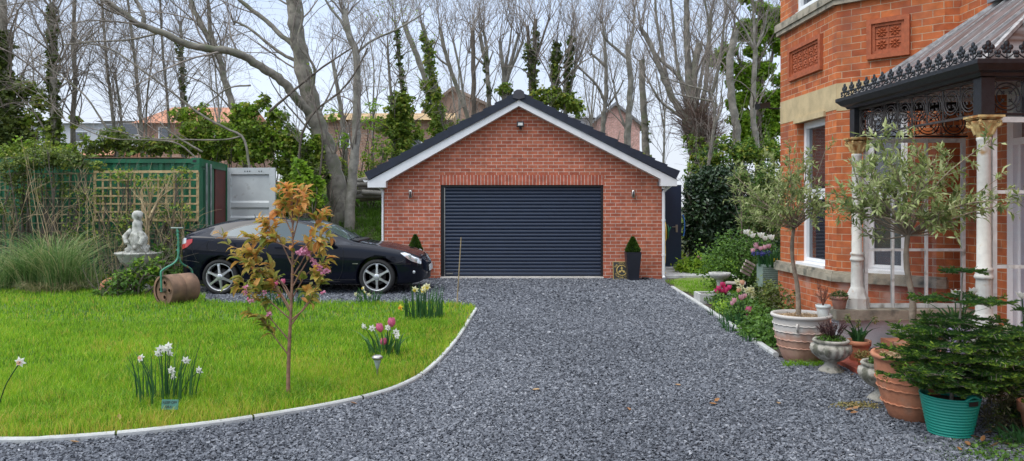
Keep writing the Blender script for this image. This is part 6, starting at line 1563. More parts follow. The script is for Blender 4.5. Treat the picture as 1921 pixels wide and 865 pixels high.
rt = mat('orange_roof_tiles', (.40,.17,.09), .8, var=.25, scale=3); rb = mat('yellowed_roof', (.36,.24,.11), .85, var=.3, scale=1.2); rg = mat('grey_roof', (.22,.22,.23), .7, var=.15, scale=1)
pw = mat('pale_wall', (.52,.53,.55), .8, var=.08, scale=.4); bw = mat('brownish_wall', (.30,.20,.15), .85, var=.2, scale=.5)
far_house('white_building', X_(-60,55), X_(185,55), 0, Z_(232,55), Z_(218,55), 55, 10, pw, mat('pale_roof',(.5,.52,.55),.7), 'long pale building far behind the left trees', wins=[(X_(20,55),X_(50,55),Z_(262,55),Z_(245,55)),(X_(80,55),X_(110,55),Z_(262,55),Z_(245,55)),(X_(140,55),X_(165,55),Z_(265,55),Z_(248,55))], cat='building')
far_house('flat_roofed_building', X_(190,50), X_(285,50), 0, Z_(228,50), Z_(218,50), 50, 8, pw, rg, 'flat roofed grey building between the thin trunks on the left', wins=[(X_(200,50),X_(215,50),Z_(250,50),Z_(235,50)),(X_(225,50),X_(275,50),Z_(252,50),Z_(233,50))], cat='building')
far_house('brick_house', X_(262,42), X_(420,42), 0, Z_(232,42), Z_(182,42), 42, 9, M['far_brick'], rt, 'far brick house with an orange tiled roof behind the ivy on the left', wins=[(X_(300,42),X_(316,42),Z_(262,42),Z_(240,42)),(X_(405,42),X_(417,42),Z_(268,42),Z_(243,42))])
far_house('low_house', X_(148,34), X_(200,34), 0, Z_(292,34), Z_(268,34), 34, 5, M['far_brick'], rt, 'low orange tiled roof just showing over the green container')
far_house('brick_house', X_(590,38), X_(838,38), 0, Z_(226,38), Z_(192,38), 38, 9, M['far_brick'], rb, 'long brick house with a yellowed roof left of the garage gable', wins=[(X_(768,38),X_(790,38),Z_(280,38),Z_(262,38)),(X_(640,38),X_(655,38),Z_(275,38),Z_(252,38))])
far_house('brick_house', X_(800,46), X_(938,46), 0, Z_(205,46), Z_(165,46), 46, 9, bw, mat('brown_roof',(.26,.19,.15),.85,var=.15,scale=1), 'brown gabled house behind the leaning cut trunks', gable=True, peak=.36)
far_house('brick_house', X_(1108,46), X_(1200,46), 0, Z_(232,46), Z_(194,46), 46, 9, M['far_brick_pink'], rg, 'pink brick gabled house right of the garage roof peak', gable=True, peak=.5)
far_house('brick_house', X_(1055,52), X_(1112,52), 0, Z_(222,52), Z_(205,52), 52, 8, pw, rg, 'pale house with a grey roof left of the pink gabled house')

# ------------------------------------------------------------------ trees
def tree(name, label, paths, Y, l1=10, L1=(1.,2.6), l2=70, L2=(.5,1.4), l3=160, L3=(.25,.7), ivy=(), bark='bark', up=.5, foliage=None, cat='tree', group=None, top=True, tw='twig', ang=(.35,.95), z0=None, tmin=.3, rmin=.005):
    """paths: [(list of (px,py[,dY]), r0 px, r1 px)]; the first reaches the ground"""
    sc = Y/1400.; PP = []
    for pts, r0, r1 in paths:
        q = [P(p_[0], p_[1], Y+(p_[2] if len(p_) > 2 else 0)) for p_ in pts]; k = max(8, int(len(pts)*5))
        PP.append((smoothline(q, k), np.linspace(r0, r1, k)*sc))
    base = PP[0][0][0].copy(); gz = float(bank_h(np.array(base[0]), np.array(base[1])))-.05
    if base[2] > gz+.05:
        q = PP[0][0]; ext = np.array([[base[0]+(base[0]-q[1][0])*.2, base[1], gz], [base[0], base[1], (gz+base[2])/2]]); PP[0] = (np.vstack([ext, q]), np.r_[PP[0][1][0]*1.15, PP[0][1][0]*1.05, PP[0][1]])
    t = thing(name, (base[0], base[1], gz), label, cat, group); mb = MB()
    for q, rd in PP:
        rr_ = rd*(1+.05*np.sin(np.arange(len(rd))*1.7+rng.random()*6)); mb.tube(q+rng.normal(size=q.shape)*rd[:,None]*.10, rr_, 9 if rd[0] > .05 else 6)
    k0 = 14; A_ = np.array([resample(q, k0) for q, _ in PP]); Ra = np.array([np.interp(np.linspace(0,1,k0), np.linspace(0,1,len(r_)), r_) for _, r_ in PP])
    ch = []
    if l1:
        t1, r1_ = twigs(A_, Ra, l1, L1, ang, up, rr=.34, rcap=.028, k=9, tmin=tmin, rmin=rmin*1.8, wob=.09); ch.append((t1, r1_))
    else: t1, r1_ = A_, Ra
    if top:   # shoots crowding the cut ends
        for q, rd in PP:
            if rd[-1] < .025: continue
            n_ = 9; d0 = q[-1]; pts = []
            for _ in range(n_):
                d = unit(np.array([rng.normal()*.35, rng.normal()*.35, 1.])); L = (.6+1.5*rng.random()); pts.append([d0-[0,0,.1]+d*L*s+np.array([0,0,.06*L*s*s])+rng.normal(size=3)*.012 for s in np.linspace(0,1,9)])
            ch.append((np.array(pts), np.repeat(np.linspace(.012,.004,9)[None], n_, 0)))
    allP = np.concatenate([c[0] for c in ch]) if ch else A_; allR = np.concatenate([c[1] for c in ch]) if ch else Ra
    mb2 = MB()
    if ch: mb2.add(*tubes(allP, allR, 5), smooth=True)
    if l2:
        l2 = int(l2*1.25); l3 = int(l3*1.9)
        s2, r2 = twigs(allP, allR, l2, L2, (.35,.9), up*.6, rr=.5, k=7, tmin=.15, rmin=rmin, wob=.11); mb2.add(*tubes(s2, r2, 4)); allP2 = s2
        if l3:
            s3, r3 = twigs(s2, r2, l3, L3, (.35,.9), up*.4, rr=.6, k=5, tmin=.15, rmin=rmin*.8, wob=.12); mb2.add(*tubes(s3, r3, 3)); allP2 = s3
        if foliage:
            fm, per, fl = foliage; mb3 = MB(); leaves_on(mb3, allP2, per, fl, fl*.7, tmin=.2); mb3.build('foliage', M[fm], t)
    mb.build('trunk', M[bark], t)
    if mb2.ch: mb2.build('crown', M[tw], t)
    for iv in ivy:
        mb4 = MB(); m_ = iv[0]
        for (px, py, rx, rz, n_, *dd) in iv[1]:
            dY = dd[0] if dd else 0; cloud(mb4, P(px, py, Y+dY), (rx*sc, max(rx*sc*.8, .1), rz*sc), int(n_*1.35), .105, .09, shell=.35, clump=7)
        mb4.build('ivy', M[m_], t)
    return t
def col(pts, rx, n, step=14):
    """ivy column: blobs along a pixel line"""
    q = resample([(a, b_, 0) for a, b_ in pts], max(2, int(sum(math.dist(pts[i], pts[i+1]) for i in range(len(pts)-1))/step)))
    return [(a[0]+rng.normal()*rx*.25, a[1], rx*(.7+.6*rng.random()), step*.85, n) for a in q]

tree('big_leaning_tree', 'massive leaning grey trunk with a long arching limb reaching left over the container', [
  ([(640,398),(628,335),(606,262),(585,200),(567,120),(556,50),(547,-30),(545,-80)], 19, 12),
  ([(584,215,-.1),(563,193,-.3),(530,153,-.6),(478,118,-1),(440,98,-1.3),(400,92,-1.5),(351,83,-1.7),(303,61,-2),(259,44,-2.2),(222,18,-2.4),(190,-5,-2.6)], 9, 4.5),
  ([(560,90),(530,68),(495,35),(455,5),(430,-20)], 5, 3.5), ([(566,120,.2),(520,95,.4),(470,55,.6),(440,40,.8)], 3.5, 2), ([(270,50,-2.1),(268,25,-2.1),(255,0,-2),(250,-20,-2)], 4, 3),
  ([(580,190,-.2),(590,130,-.4),(560,80,-.5),(568,30,-.5),(560,-20,-.5)], 3, 2)], 20, l1=34, L1=(1.2,3.4), l2=260, L2=(.5,1.8), l3=620, L3=(.3,.9), ivy=[('ivy', [(598,255,14,40,260),(610,300,14,36,200),(575,150,8,40,120)])], bark='bark', up=.15, tmin=.2, cat='tree')
tree('grey_tree', 'leaning grey trunk rising behind the container to join the arching limb', [([(462,300),(455,255),(440,210),(422,150),(407,95),(385,60),(365,20),(350,-20)], 7.5, 4), ([(410,100),(395,60),(392,20),(388,-15)], 4.5, 3)], 21, l1=16, l2=130, l3=260, bark='bark', up=.25)
tree('pollard_tree', 'pale smooth pollarded trunk standing left of the garage, cut off flat at the top', [([(656,395),(661,340),(668,240),(670,118),(656,67),(645,18)], 9.5, 5.5), ([(656,75),(640,40),(620,15),(600,-20)], 3, 1.6), ([(668,100),(700,75),(745,55),(795,25)], 2.6, 1.4)], 19.5, l1=14, L1=(.7,1.8), l2=80, l3=140, bark='bark_pale')
tree('slender_tree', 'thin pale pole of a trunk between the leaning tree and the pollard', [([(648,300),(643,230),(632,160),(625,116)], 5, 3.4)], 23, l1=8, L1=(.6,1.5), l2=50, l3=90, bark='bark_pale')
tree('crooked_tree', 'dark crooked stem with side branches rising between the leaning tree and the pollard', [([(560,330),(565,260),(590,210),(640,170),(670,130),(690,90)], 2.4, 1.6), ([(505,210),(545,175),(600,130),(660,90)], 2.6, 1.5), ([(600,330),(605,260),(590,190),(575,130)], 2., 1.2)], 19, l1=12, L1=(.5,1.4), l2=60, l3=90, bark='bark_dark', top=False)
tree('ivy_clad_tree', 'twin thin stems thick with yellow green ivy left of the garage roof', [([(762,300),(758,250),(756,180),(748,110),(742,42)], 4.5, 2.2), ([(742,300),(738,230),(732,160),(727,85)], 4, 2)], 23, l1=30, L1=(.8,2.2), l2=170, L2=(.4,1.1), l3=200, ivy=[('ivy', col([(750,185),(752,290)], 24, 420)+[(735,240,30,24,500),(775,250,22,24,360)]), ('ivy_dark', col([(745,60),(757,180)], 5, 40))], foliage=('lime', 1, .07), up=.12, ang=(.7,1.2))
tree('cut_trunk', 'leaning pole cut off at a slant, rising behind the left roof slope', [([(840,300),(826,240),(806,170),(780,100),(757,42)], 6.5, 4.8)], 25, l1=7, L1=(.6,1.6), l2=50, l3=80, bark='bark_pale', ivy=[('ivy', col([(798,160),(830,262)], 15, 200))])
tree('cut_trunk', 'second leaning pole wrapped in leafy ivy from top to bottom', [([(835,300),(828,220),(813,150),(803,90),(793,45)], 5, 3.6)], 24, l1=6, L1=(.5,1.4), l2=40, l3=60, ivy=[('ivy', col([(797,70),(812,150),(826,250)], 10, 110))])
tree('cut_trunk', 'slim bare pole leaning left above the left roof slope of the garage', [([(892,290),(876,215),(852,150),(836,100),(825,52)], 4.6, 3.4), ([(845,125),(825,112),(808,90),(790,70)], 2, 1.2)], 26, l1=8, L1=(.6,1.6), l2=60, l3=80)
tree('slender_tree', 'thin pole leaning left just behind the roof, second from the brown pole', [([(885,280),(870,180),(862,130),(850,75)], 3, 2)], 27, l1=7, L1=(.8,1.8), l2=60, l3=90, bark='bark_pale')
tree('pole_tree', 'straight brown pole with long thin shoots at its cut top', [([(893,290),(889,194),(888,120),(887,58)], 5, 4)], 25, l1=8, L1=(1.,2.4), l2=60, l3=90, bark='bark_dark', up=.8)
tree('pole_tree', 'forked grey pole with a snapped top, right of the straight brown pole', [([(919,290),(917,194),(914,130),(904,85),(901,64)], 5, 3.6), ([(914,125),(913,90),(908,60)], 3.5, 2.6), ([(914,130),(920,110),(925,96)], 2, 1.2), ([(912,125),(895,110),(880,95)], 2, 1.4)], 25.5, l1=8, L1=(.6,1.8), l2=60, l3=80, ivy=[('ivy_dark', col([(910,110),(917,180)], 4, 30))])
tree('candelabra_tree', 'pale tree forking into three upright arms left of the roof peak', [([(947,290),(947,200),(947,162)], 7, 6), ([(947,165),(943,120),(937,76)], 4.5, 3), ([(948,165),(956,125),(965,95),(973,65)], 4, 2.6), ([(950,150),(965,115),(981,78)], 4, 2.2), ([(947,140),(955,90),(960,50)],2.4,1.4)], 26, l1=16, L1=(.8,2.2), l2=120, l3=200, bark='bark_pale', up=.7, ivy=[('ivy_dark', [(948,170,14,12,140)])])
tree('ivy_clad_tree', 'dark double stem with thin ivy directly behind the roof peak', [([(1003,290),(1001,160),(1003,100),(1005,36)], 5, 3.6), ([(998,200),(995,140),(989,49)], 4.4, 3), ([(1004,115),(1015,80),(1031,32)], 2.6, 1.6)], 25, l1=10, L1=(.8,2.), l2=80, l3=120, bark='bark_dark', ivy=[('ivy_dark', col([(993,90),(998,160)], 8, 70)+col([(1005,60),(1003,160)], 6, 60))])
tree('ivy_clad_tree', 'ivy covered stumps rising from a yellow green ivy thicket right of the roof peak', [([(1040,290),(1040,170),(1043,120),(1044,88)], 6, 4.6), ([(1062,290),(1061,160),(1068,100),(1071,65)], 5, 3.6), ([(1068,180),(1078,130),(1092,95),(1100,70)], 2.4, 1.4)], 25, l1=26, L1=(1.,2.8), l2=180, l3=300, up=.7, ivy=[('ivy_dark', col([(1044,88),(1040,160)], 9, 130)+col([(1070,80),(1064,160)], 8, 110)), ('ivy', [(1010,178,22,14,420),(1040,182,26,20,620),(1066,192,20,20,460),(1085,205,14,16,240),(1040,130,9,26,170)])])
tree('bare_tree', 'pale bare tree with spreading side arms above the right roof slope', [([(1131,290),(1131,240),(1137,170),(1136,110),(1133,60)], 5, 2.6), ([(1136,125),(1122,112),(1108,100)], 2.6, 2), ([(1134,190),(1120,160),(1100,140),(1080,120)], 3, 1.6), ([(1140,200),(1160,170),(1170,150)], 2.2, 1.2)], 27, l1=20, L1=(.8,2.4), l2=160, l3=300, bark='bark_pale')
tree('bare_tree', 'taller curved bare trunk right of the spreading bare tree', [([(1178,300),(1177,265),(1180,210),(1183,150),(1179,110),(1177,84)], 7, 4.6), ([(1179,112),(1160,95),(1136,72),(1130,40)], 3, 1.8), ([(1180,100),(1188,60),(1190,10)], 2.6, 1.5), ([(1176,250),(1160,200),(1150,150)], 2.4, 1.5)], 26, l1=16, L1=(1.,2.6), l2=120, l3=240, bark='bark_pale', up=.6)
tree('cut_trunk', 'straight thick pole cut flat at the top above the right end of the garage roof', [([(1212,330),(1211,278),(1207,190),(1203,112)], 7.5, 5.6)], 24, l1=3, L1=(.4,1.0), l2=20, l3=30, top=False, ivy=[('ivy_dark', col([(1209,230),(1212,290)], 7, 36))])
tree('broom_headed_tree', 'old pollard with a dense brown brush of twigs at the crotch and many upright poles', [([(1322,340),(1318,300),(1310,260),(1298,222)], 24, 20),
  ([(1290,225),(1265,190),(1238,130),(1222,85),(1201,51)], 7, 3.2), ([(1296,220),(1292,150),(1288,70),(1288,0)], 7, 5), ([(1300,220),(1302,140),(1310,82)], 7, 6.5), ([(1306,222),(1290,175),(1270,140),(1232,105),(1205,60)], 4.5, 2.6),
  ([(1312,222),(1325,150),(1330,80),(1334,20)], 5, 2.6), ([(1316,225),(1340,160),(1352,100),(1360,30)], 4, 2.2), ([(1288,225),(1258,170),(1235,60),(1228,-10)], 4, 2), ([(1304,215),(1318,130),(1330,60),(1320,-10)], 3.5, 2), ([(1285,225),(1240,190),(1215,150)], 3, 1.8), ([(1292,215),(1270,120),(1262,30),(1255,-20)], 3.4, 2.)], 22, l1=34, L1=(1.,3.), l2=300, L2=(.4,1.3), l3=600, L3=(.25,.8), up=.45, tw='twig')
mb = MB(); t_br = bpy.data.objects['broom_headed_tree']; c = P(1303,222,22); n = 1300
th_ = rng.random(n); s0 = c+np.array([.25,0,-.55])*th_[:,None]*1.6+rng.normal(size=(n,3))*[.20,.20,.22]; d = unit(randv(n)*[1,1,.8]+np.array([-.1,0,.45])); L = (.30+.75*rng.random(n)**1.5)*(1.15-.5*th_); w1 = rng.normal(size=(n,3))*.10
pts = np.stack([s0+d*(L*q)[:,None]+w1*q*q+np.array([0,0,.12])*q*q for q in (0,.35,.7,1.)],1); mb.add(*tubes(pts, np.repeat(np.array([[.009,.007,.006,.004]]), n, 0), 3))
mb.build('brush_twigs', mat('brown_brush_twig', (.17,.115,.09), .85, var=.3, scale=3), t_br)
tree('cut_trunk', 'smooth olive grey trunk with an S bend and flat cut top, before the bright chestnut', [([(1385,330),(1382,255),(1375,200),(1368,140),(1373,90),(1379,58)], 8, 6.5)], 21, l1=5, L1=(.5,1.4), l2=30, l3=40, bark='bark_pale')
tree('forked_tree', 'slim forked grey trunk in front of the chestnut beside the house', [([(1424,330),(1420,277),(1412,210),(1415,140),(1416,92)], 6, 4.4), ([(1416,95),(1400,60),(1380,30),(1350,-10)], 2.6, 1.6), ([(1416,95),(1432,60),(1440,20)], 2.6, 1.6), ([(1416,95),(1414,40),(1412,-10)], 3, 2)], 21, l1=16, L1=(.8,2.), l2=120, l3=200, bark='bark_pale')
tree('small_bare_tree', 'slender crooked bare sapling in front of the dark shrubs right of the garage', [([(1326,350),(1330,300),(1340,231),(1338,190),(1330,170)], 4, 1.8), ([(1340,235),(1355,200),(1352,170)], 2.2, 1.3), ([(1336,190),(1310,185),(1260,175)], 1.8, 1), ([(1345,200),(1335,175),(1290,160),(1240,145)], 1.8, 1.)], 19.9, l1=14, L1=(.5,1.6), l2=90, l3=140)
# chestnut in leaf
tree('chestnut_tree', 'tall chestnut in bright fresh green leaf beside the brick house', [([(1425,330),(1422,240),(1420,120),(1425,20),(1428,-40)], 9, 4), ([(1421,200),(1395,140),(1380,90)], 4, 2), ([(1421,180),(1445,120),(1455,60)], 4, 2), ([(1420,240),(1400,200),(1385,180)], 3, 2)], 22.5, l1=30, L1=(.8,1.8), l2=120, L2=(.4,1.), l3=0, bark='bark_dark', top=False, ivy=[('lime', [(x+rng.normal()*4, y, 17, 12, 330) for x, y in [(1385+90*rng.random(), -15+300*rng.random()) for _ in range(34)]+[(1392,130),(1410,95),(1440,60),(1455,25),(1420,15),(1465,90),(1440,125),(1462,150),(1415,165),(1390,185),(1440,195),(1462,215),(1410,225),(1385,235),(1440,245),(1360,95),(1345,112),(1370,125),(1398,60),(1375,195),(1400,270),(1450,275),(1470,240),(1470,30),(1430,40),(1405,130),(1420,250),(1385,275),(1460,180)]])])
# left side
tree('ivy_clad_tree', 'dark ivy smothered trunk at the far left picture edge', [([(14,300),(12,200),(8,100),(6,-20)], 9, 6)], 20, l1=26, L1=(1.,2.6), l2=180, l3=340, up=.2, ivy=[('ivy_dark', col([(2,70),(10,290)], 16, 420)+[(30,180,26,30,560),(25,240,30,30,620),(50,260,22,22,380)]), ('ivy', [(45,165,24,16,220),(60,225,24,20,260),(35,280,30,14,260)])])
tree('ivy_clad_tree', 'straight ivy wrapped pole with a cut top, second trunk from the left edge', [([(104,310),(102,220),(100,120),(98,8)], 8, 5)], 20, l1=20, L1=(1.,2.6), l2=140, l3=260, up=.2, ivy=[('ivy_dark', col([(99,20),(103,290)], 9, 90)), ('ivy', [(80,195,16,14,150),(95,250,22,22,260),(70,175,12,12,70),(110,275,22,14,200)])])
tree('bare_tree', 'slender knobbly grey trunk right of the ivy wrapped pole', [([(138,310),(137,230),(141,150),(138,70),(141,-15)], 5, 3)], 21, l1=22, L1=(1.,2.8), l2=170, l3=320, up=.25, ivy=[('ivy', [(140,225,10,14,50),(136,285,14,14,90)])])
tree('bare_tree', 'thin stem leaning right from the flat roofed building', [([(222,310),(212,220),(200,120),(194,40),(190,-15)], 3.4, 2)], 22, l1=22, L1=(1.,3.), l2=190, l3=360, up=.25)
tree('bare_tree', 'thin straight stem standing in front of the flat roofed building', [([(268,310),(262,200),(250,90),(238,-15)], 3.6, 2.2), ([(230,300),(228,230),(221,170),(215,140)], 3, 2)], 22, l1=24, L1=(1.,3.), l2=200, l3=380, up=.25)
tree('bare_tree', 'thin twin stems in front of the far orange roof', [([(276,320),(275,200),(285,110),(290,60)], 2.4, 1.4), ([(320,310),(315,200),(305,90),(300,-10)], 3, 2), ([(268,280),(262,250),(258,230),(250,222)], 1.6, 1.)], 23, l1=24, L1=(1.,2.8), l2=200, l3=380, up=.3)
tree('ivy_clad_tree', 'short ivy covered pole between the orange roof and the leaning grey trunk', [([(345,300),(343,180),(340,80),(338,40)], 4, 2.6)], 23, l1=14, L1=(.8,2.2), l2=120, l3=220, ivy=[('ivy_dark', col([(340,80),(344,185)], 6, 45))])
tree('drooping_tree', 'bare tree with long bowed branches sweeping down over the container', [([(470,330),(458,262),(428,243),(377,215),(333,181),(259,126),(207,92),(150,78)], 2.5, 1.3), ([(455,255),(420,262),(350,262),(270,258),(200,240)], 1.6, .9), ([(372,300),(330,268),(262,262),(200,258),(120,225)], 1.6, .9), ([(470,160),(430,165),(395,190),(368,212)], 1.8, 1.), ([(300,62),(240,75),(180,78),(120,84)], 2, 1.2), ([(380,285),(340,262),(310,240),(300,228)], 2, 1.2), ([(200,240),(160,180),(110,140),(60,110)], 2, 1.)], 18.6, l1=26, L1=(.8,2.), l2=150, l3=240, up=.2, top=False, bark='bark')
# fill of thin bare growth far behind, across the picture
for i, (px, Y, h_) in enumerate(((60,32,60),(410,30,40),(700,32,70),(860,34,60),(1110,36,60),(1245,28,130),(1345,30,20))):
    tree('bare_tree', ['fine twigged bare tree far behind at the left edge','bare twiggy tree behind the leaning grey trunk','fine bare tree right of the pale pollard','fine bare tree behind the leaning poles','fine bare tree left of the pink gabled house','low bare tree over the right end of the garage roof','fine bare tree behind the broom headed pollard'][i],
      [([(px,300),(px+rng.normal()*4,220),(px+rng.normal()*8,h_+60),(px+rng.normal()*10,h_)], 2.2, .9), ([(px,230),(px+10,160),(px+18,h_+30)], 1.3, .7), ([(px,240),(px-12,170),(px-20,h_+30)], 1.3, .7)], Y, l1=14, L1=(1.2,3.2), l2=110, L2=(.6,1.8), l3=260, L3=(.3,1.), top=False, bark='bark_pale', up=.4, group='thin bare trees in the far background', rmin=.006)

# ------------------------------------------------------------------ bushes and undergrowth
def bush(name, label, Y, blobs, mats, L=.085, W=.068, group=None, stems=12, clump=10, cat='bush', shell=.4):
    x0 = np.mean([b_[0] for b_ in blobs]); b0 = P(x0, 300, Y); gz = float(bank_h(np.array(b0[0]), np.array(Y))); t = thing(name, (b0[0], Y, gz), label, cat, group); sc = Y/1400
    for m_, w_ in mats:
        mb = MB()
        for (px, py, rx, ry, n_, *dd) in blobs: cloud(mb, P(px, py, Y+(dd[0] if dd else 0)), (rx*sc, rx*sc*.8, ry*sc), int(n_*w_), L, W, shell=shell, clump=clump)
        mb.build('leaves', M[m_], t)
    if stems:
        B = []
        for k in range(stems):
            q = blobs[rng.integers(len(blobs))]; e = P(q[0]+rng.normal()*q[2]*.5, q[1]-q[3]*.3*rng.random(), Y+rng.normal()*.2); s = np.array([b0[0]*.5+e[0]*.5+rng.normal()*.15, Y+rng.normal()*.1, gz]); B.append(smoothline([s, s*.5+e*.5+rng.normal(size=3)*.12, e], 8))
        B = np.array(B); rd = np.repeat(np.linspace(.022,.008,8)[None], len(B), 0); mb = MB(); mb.add(*tubes(B, rd, 5)); s2, r2 = twigs(B, rd, stems*5, (.3,.9), k=5, rmin=.004); mb.add(*tubes(s2, r2, 3)); mb.build('stems', M['bark_dark'], t)
    return t
bush('ivy_bush', 'tall yellow green leafy thicket above the right end of the green container', 20.3, [(370,240,34,26,900),(400,270,36,24,900),(350,272,26,20,560),(340,215,22,16,300),(440,285,26,20,560),(380,210,16,14,160),(430,250,30,26,700),(410,285,32,20,500)], [('ivy',1.1),('lime',.5)])
bush('ivy_bush', 'dense green ivy thicket hanging over the open grey container door', 19.6, [(462,208,24,14,360),(520,218,24,14,300),(470,245,34,24,900),(525,255,34,26,900),(550,280,32,34,1200),(480,285,34,24,900),(575,320,22,34,800),(555,350,26,36,900),(495,190,12,14,160),(590,280,18,30,420),(585,320,18,26,420),(535,310,26,20,500),(450,215,24,20,300)], [('ivy',1.1),('lime',.6),('ivy_dark',.2)])
bush('lime_bush', 'bright lime green climber between the container door and the big leaning trunk', 18.6, [(572,345,17,28,900),(588,372,16,22,620),(562,318,14,18,380),(597,345,8,16,160)], [('lime',1.)], L=.10, W=.085)
bush('undergrowth_bush', 'dark shrubby growth under the leaning trunk beside the open container door', 19.2, [(605,330,14,26,300),(560,400,36,22,600)], [('ivy_dark',.8),('ivy',.3)])
bush('low_bush', 'green bush between the bare stems just above the left half of the container', 19.4, [(215,258,34,18,700),(250,275,34,16,700),(300,275,30,16,600),(180,280,26,14,420)], [('ivy',.7),('ivy_dark',.5)])
bush('low_bush', 'thin yellow green bush above the container at the left', 19.0, [(60,275,34,18,560),(20,290,30,20,560),(120,285,30,14,420),(150,262,16,14,120)], [('ivy',.8),('lime',.12)])
bush('small_bush', 'yellow green saplings in leaf between the pale pollard and the twin ivy stems', 22, [(620,215,18,14,120),(690,225,24,20,150),(715,270,22,20,180),(640,260,16,22,130),(700,200,20,12,90)], [('lime',.8)], L=.09, W=.07, stems=16, clump=4)
bush('small_bush', 'low green saplings in front of the brick house left of the garage', 21, [(700,300,22,22,300),(640,320,14,26,220),(725,285,14,14,160),(672,345,20,22,260)], [('ivy',.8)], L=.09, W=.07, stems=10, clump=5)
bush('ivy_bush', 'small tuft of ivy on the skyline just left of the garage ridge', 25, [(948,166,16,9,200),(935,172,10,8,90),(862,228,8,10,60),(845,240,12,8,90)], [('ivy',1.)], stems=4)
bush('camellia_bush', 'huge dark glossy camellia bush right of the garage', 18.8, [(1330,400,44,70,4800),(1372,420,42,76,4800),(1345,345,44,34,2400),(1395,370,32,50,2400),(1320,455,36,44,2200),(1410,440,26,60,1700),(1300,420,16,60,900),(1428,400,32,50,2400),(1440,455,30,44,2000),(1372,340,34,26,1600),(1300,365,18,30,700)], [('camellia',1.)], L=.105, W=.055, shell=.55, clump=8)
bush('mixed_shrub', 'mid green shrubs rising behind the dark camellia', 20.3, [(1320,310,34,28,900),(1365,300,36,26,900),(1400,285,30,26,800),(1440,300,28,36,900),(1300,345,20,24,420),(1350,270,26,16,300)], [('ivy',.7),('mid',.4)])
bush('laurel_bush', 'light green leafy shrub behind the olive at the corner of the bay', 14.5, [(1420,390,30,34,900),(1440,345,26,34,800),(1405,425,20,20,420),(1450,420,18,34,420),(1390,330,16,20,200)], [('mid',.5),('olive',.8)], L=.10, W=.035)
bush('ivy_bush', 'climber with small red brown twigs on the trunk of the broom headed pollard', 21.4, [(1318,300,12,40,420),(1300,262,18,14,180),(1290,272,14,10,120)], [('ivy',.8)], stems=4)
bush('dark_climber', 'dark climber sprawling over the left end of the container and trellis', 15.2, [(70,300,44,18,1400),(130,302,34,16,900),(20,320,36,24,900),(60,350,40,30,420),(110,350,30,30,260),(20,400,36,40,420),(170,312,26,10,320),(100,285,40,10,400)], [('ivy_dark',1.),('ivy',.2)], L=.05, W=.04, stems=30)
bush('thin_climber', 'sparse leafy climber threaded through the trellis panels', 15.15, [(230,330,34,16,260),(290,345,40,20,300),(340,330,26,18,240),(330,400,40,26,360),(250,420,44,34,420),(160,430,44,40,420),(340,460,34,34,420),(180,370,40,26,260)], [('ivy',.8),('mid',.3)], L=.05, W=.04, stems=36, clump=4)
bush('broadleaf_shrub', 'broad leaved green shrub at the foot of the fountain beside the roller', 13.0, [(240,530,34,26,520),(215,545,24,18,320),(262,510,16,26,260),(292,500,16,20,200),(190,555,18,12,160)], [('mid',.8),('lime',.25)], L=.10, W=.04, stems=18, clump=6)
bush('hellebore', 'dark green leafy plant between the fountain and the car', 13.9, [(312,500,18,30,320),(335,520,12,20,160),(300,470,10,14,80)], [('mid',.6),('ivy_dark',.4)], L=.12, W=.035, stems=8, clump=7)
# bare tan shrubs before the trellis
def bare_shrub(label, Y, stems, n2, n3, r0=.016, m='tan_stem', L2=(.2,.6), L3=(.1,.3), up=.4, spread=1.):
    b0 = P(stems[0][0][0], 0, Y); b0[2] = 0; t = thing('bare_shrub', b0, label, 'shrub'); B = np.array([smoothline([P(x, y, Y+rng.normal()*.08) for x, y in s], 10) for s in stems]); rd = np.repeat(np.linspace(r0, r0*.35, 10)[None], len(B), 0); mb = MB(); mb.add(*tubes(B, rd, 6), smooth=True)
    s2, r2 = twigs(B, rd, n2, L2, (.3,.9), up, k=7, tmin=.3, rmin=.004); s3, r3 = twigs(s2, r2, n3, L3, k=5, rmin=.003); mb.build('stems', M[m], t); mb = MB(); mb.add(*tubes(s2, r2, 4)); mb.add(*tubes(s3, r3, 3)); mb.build('twigs', M[m], t)
bare_shrub('upright bare tan shrub with a many fingered head in front of the tan trellis', 14.2, [[(277,545),(278,470),(280,400),(284,365)],[(279,420),(270,390),(262,365),(258,352)],[(280,410),(292,385),(300,365),(310,352)],[(280,400),(282,380),(278,360),(275,345)],[(284,400),(298,375),(312,362),(322,355)],[(276,540),(272,470),(275,420),(272,380)]], 44, 60, .026)
bare_shrub('tangle of dry brown stems between the fountain and the green container end', 14.8, [[(330,520),(325,460),(318,410),(310,380)],[(345,520),(350,460),(362,420),(372,395)],[(335,520),(342,450),(340,400),(345,370)],[(310,520),(305,460),(290,420),(280,390)],[(350,500),(345,440),(330,400),(300,385)]], 44, 90, .007, up=.2)
bare_shrub('leaning bare canes left of the fountain basin', 14.4, [[(190,545),(185,480),(172,400),(158,340)],[(215,545),(208,470),(190,410),(150,350)],[(225,540),(215,470),(222,420),(240,390)],[(180,545),(165,470),(165,400),(160,345)],[(240,540),(232,480),(228,440),(200,400)],[(200,540),(215,480),(250,430),(268,400)]], 36, 60, .008, up=.2)
bare_shrub('dry tangle of thin stems at the left in front of the container', 14.6, [[(20,540),(15,470),(40,400),(60,330)],[(60,540),(80,460),(110,400),(150,340)],[(130,540),(120,480),(100,420),(70,370)],[(150,540),(140,470),(150,400),(140,330)],[(5,540),(20,470),(10,400),(-10,350)]], 50, 80, .007, up=.15)
bare_shrub('tall arching tan canes rising from the big grass clump', 14.0, [[(85,540),(75,440),(55,330),(38,255)],[(95,540),(92,470),(75,400),(50,290)],[(100,540),(88,430),(70,370),(62,300)],[(80,540),(60,420),(52,340),(50,300)]], 5, 3, .008)
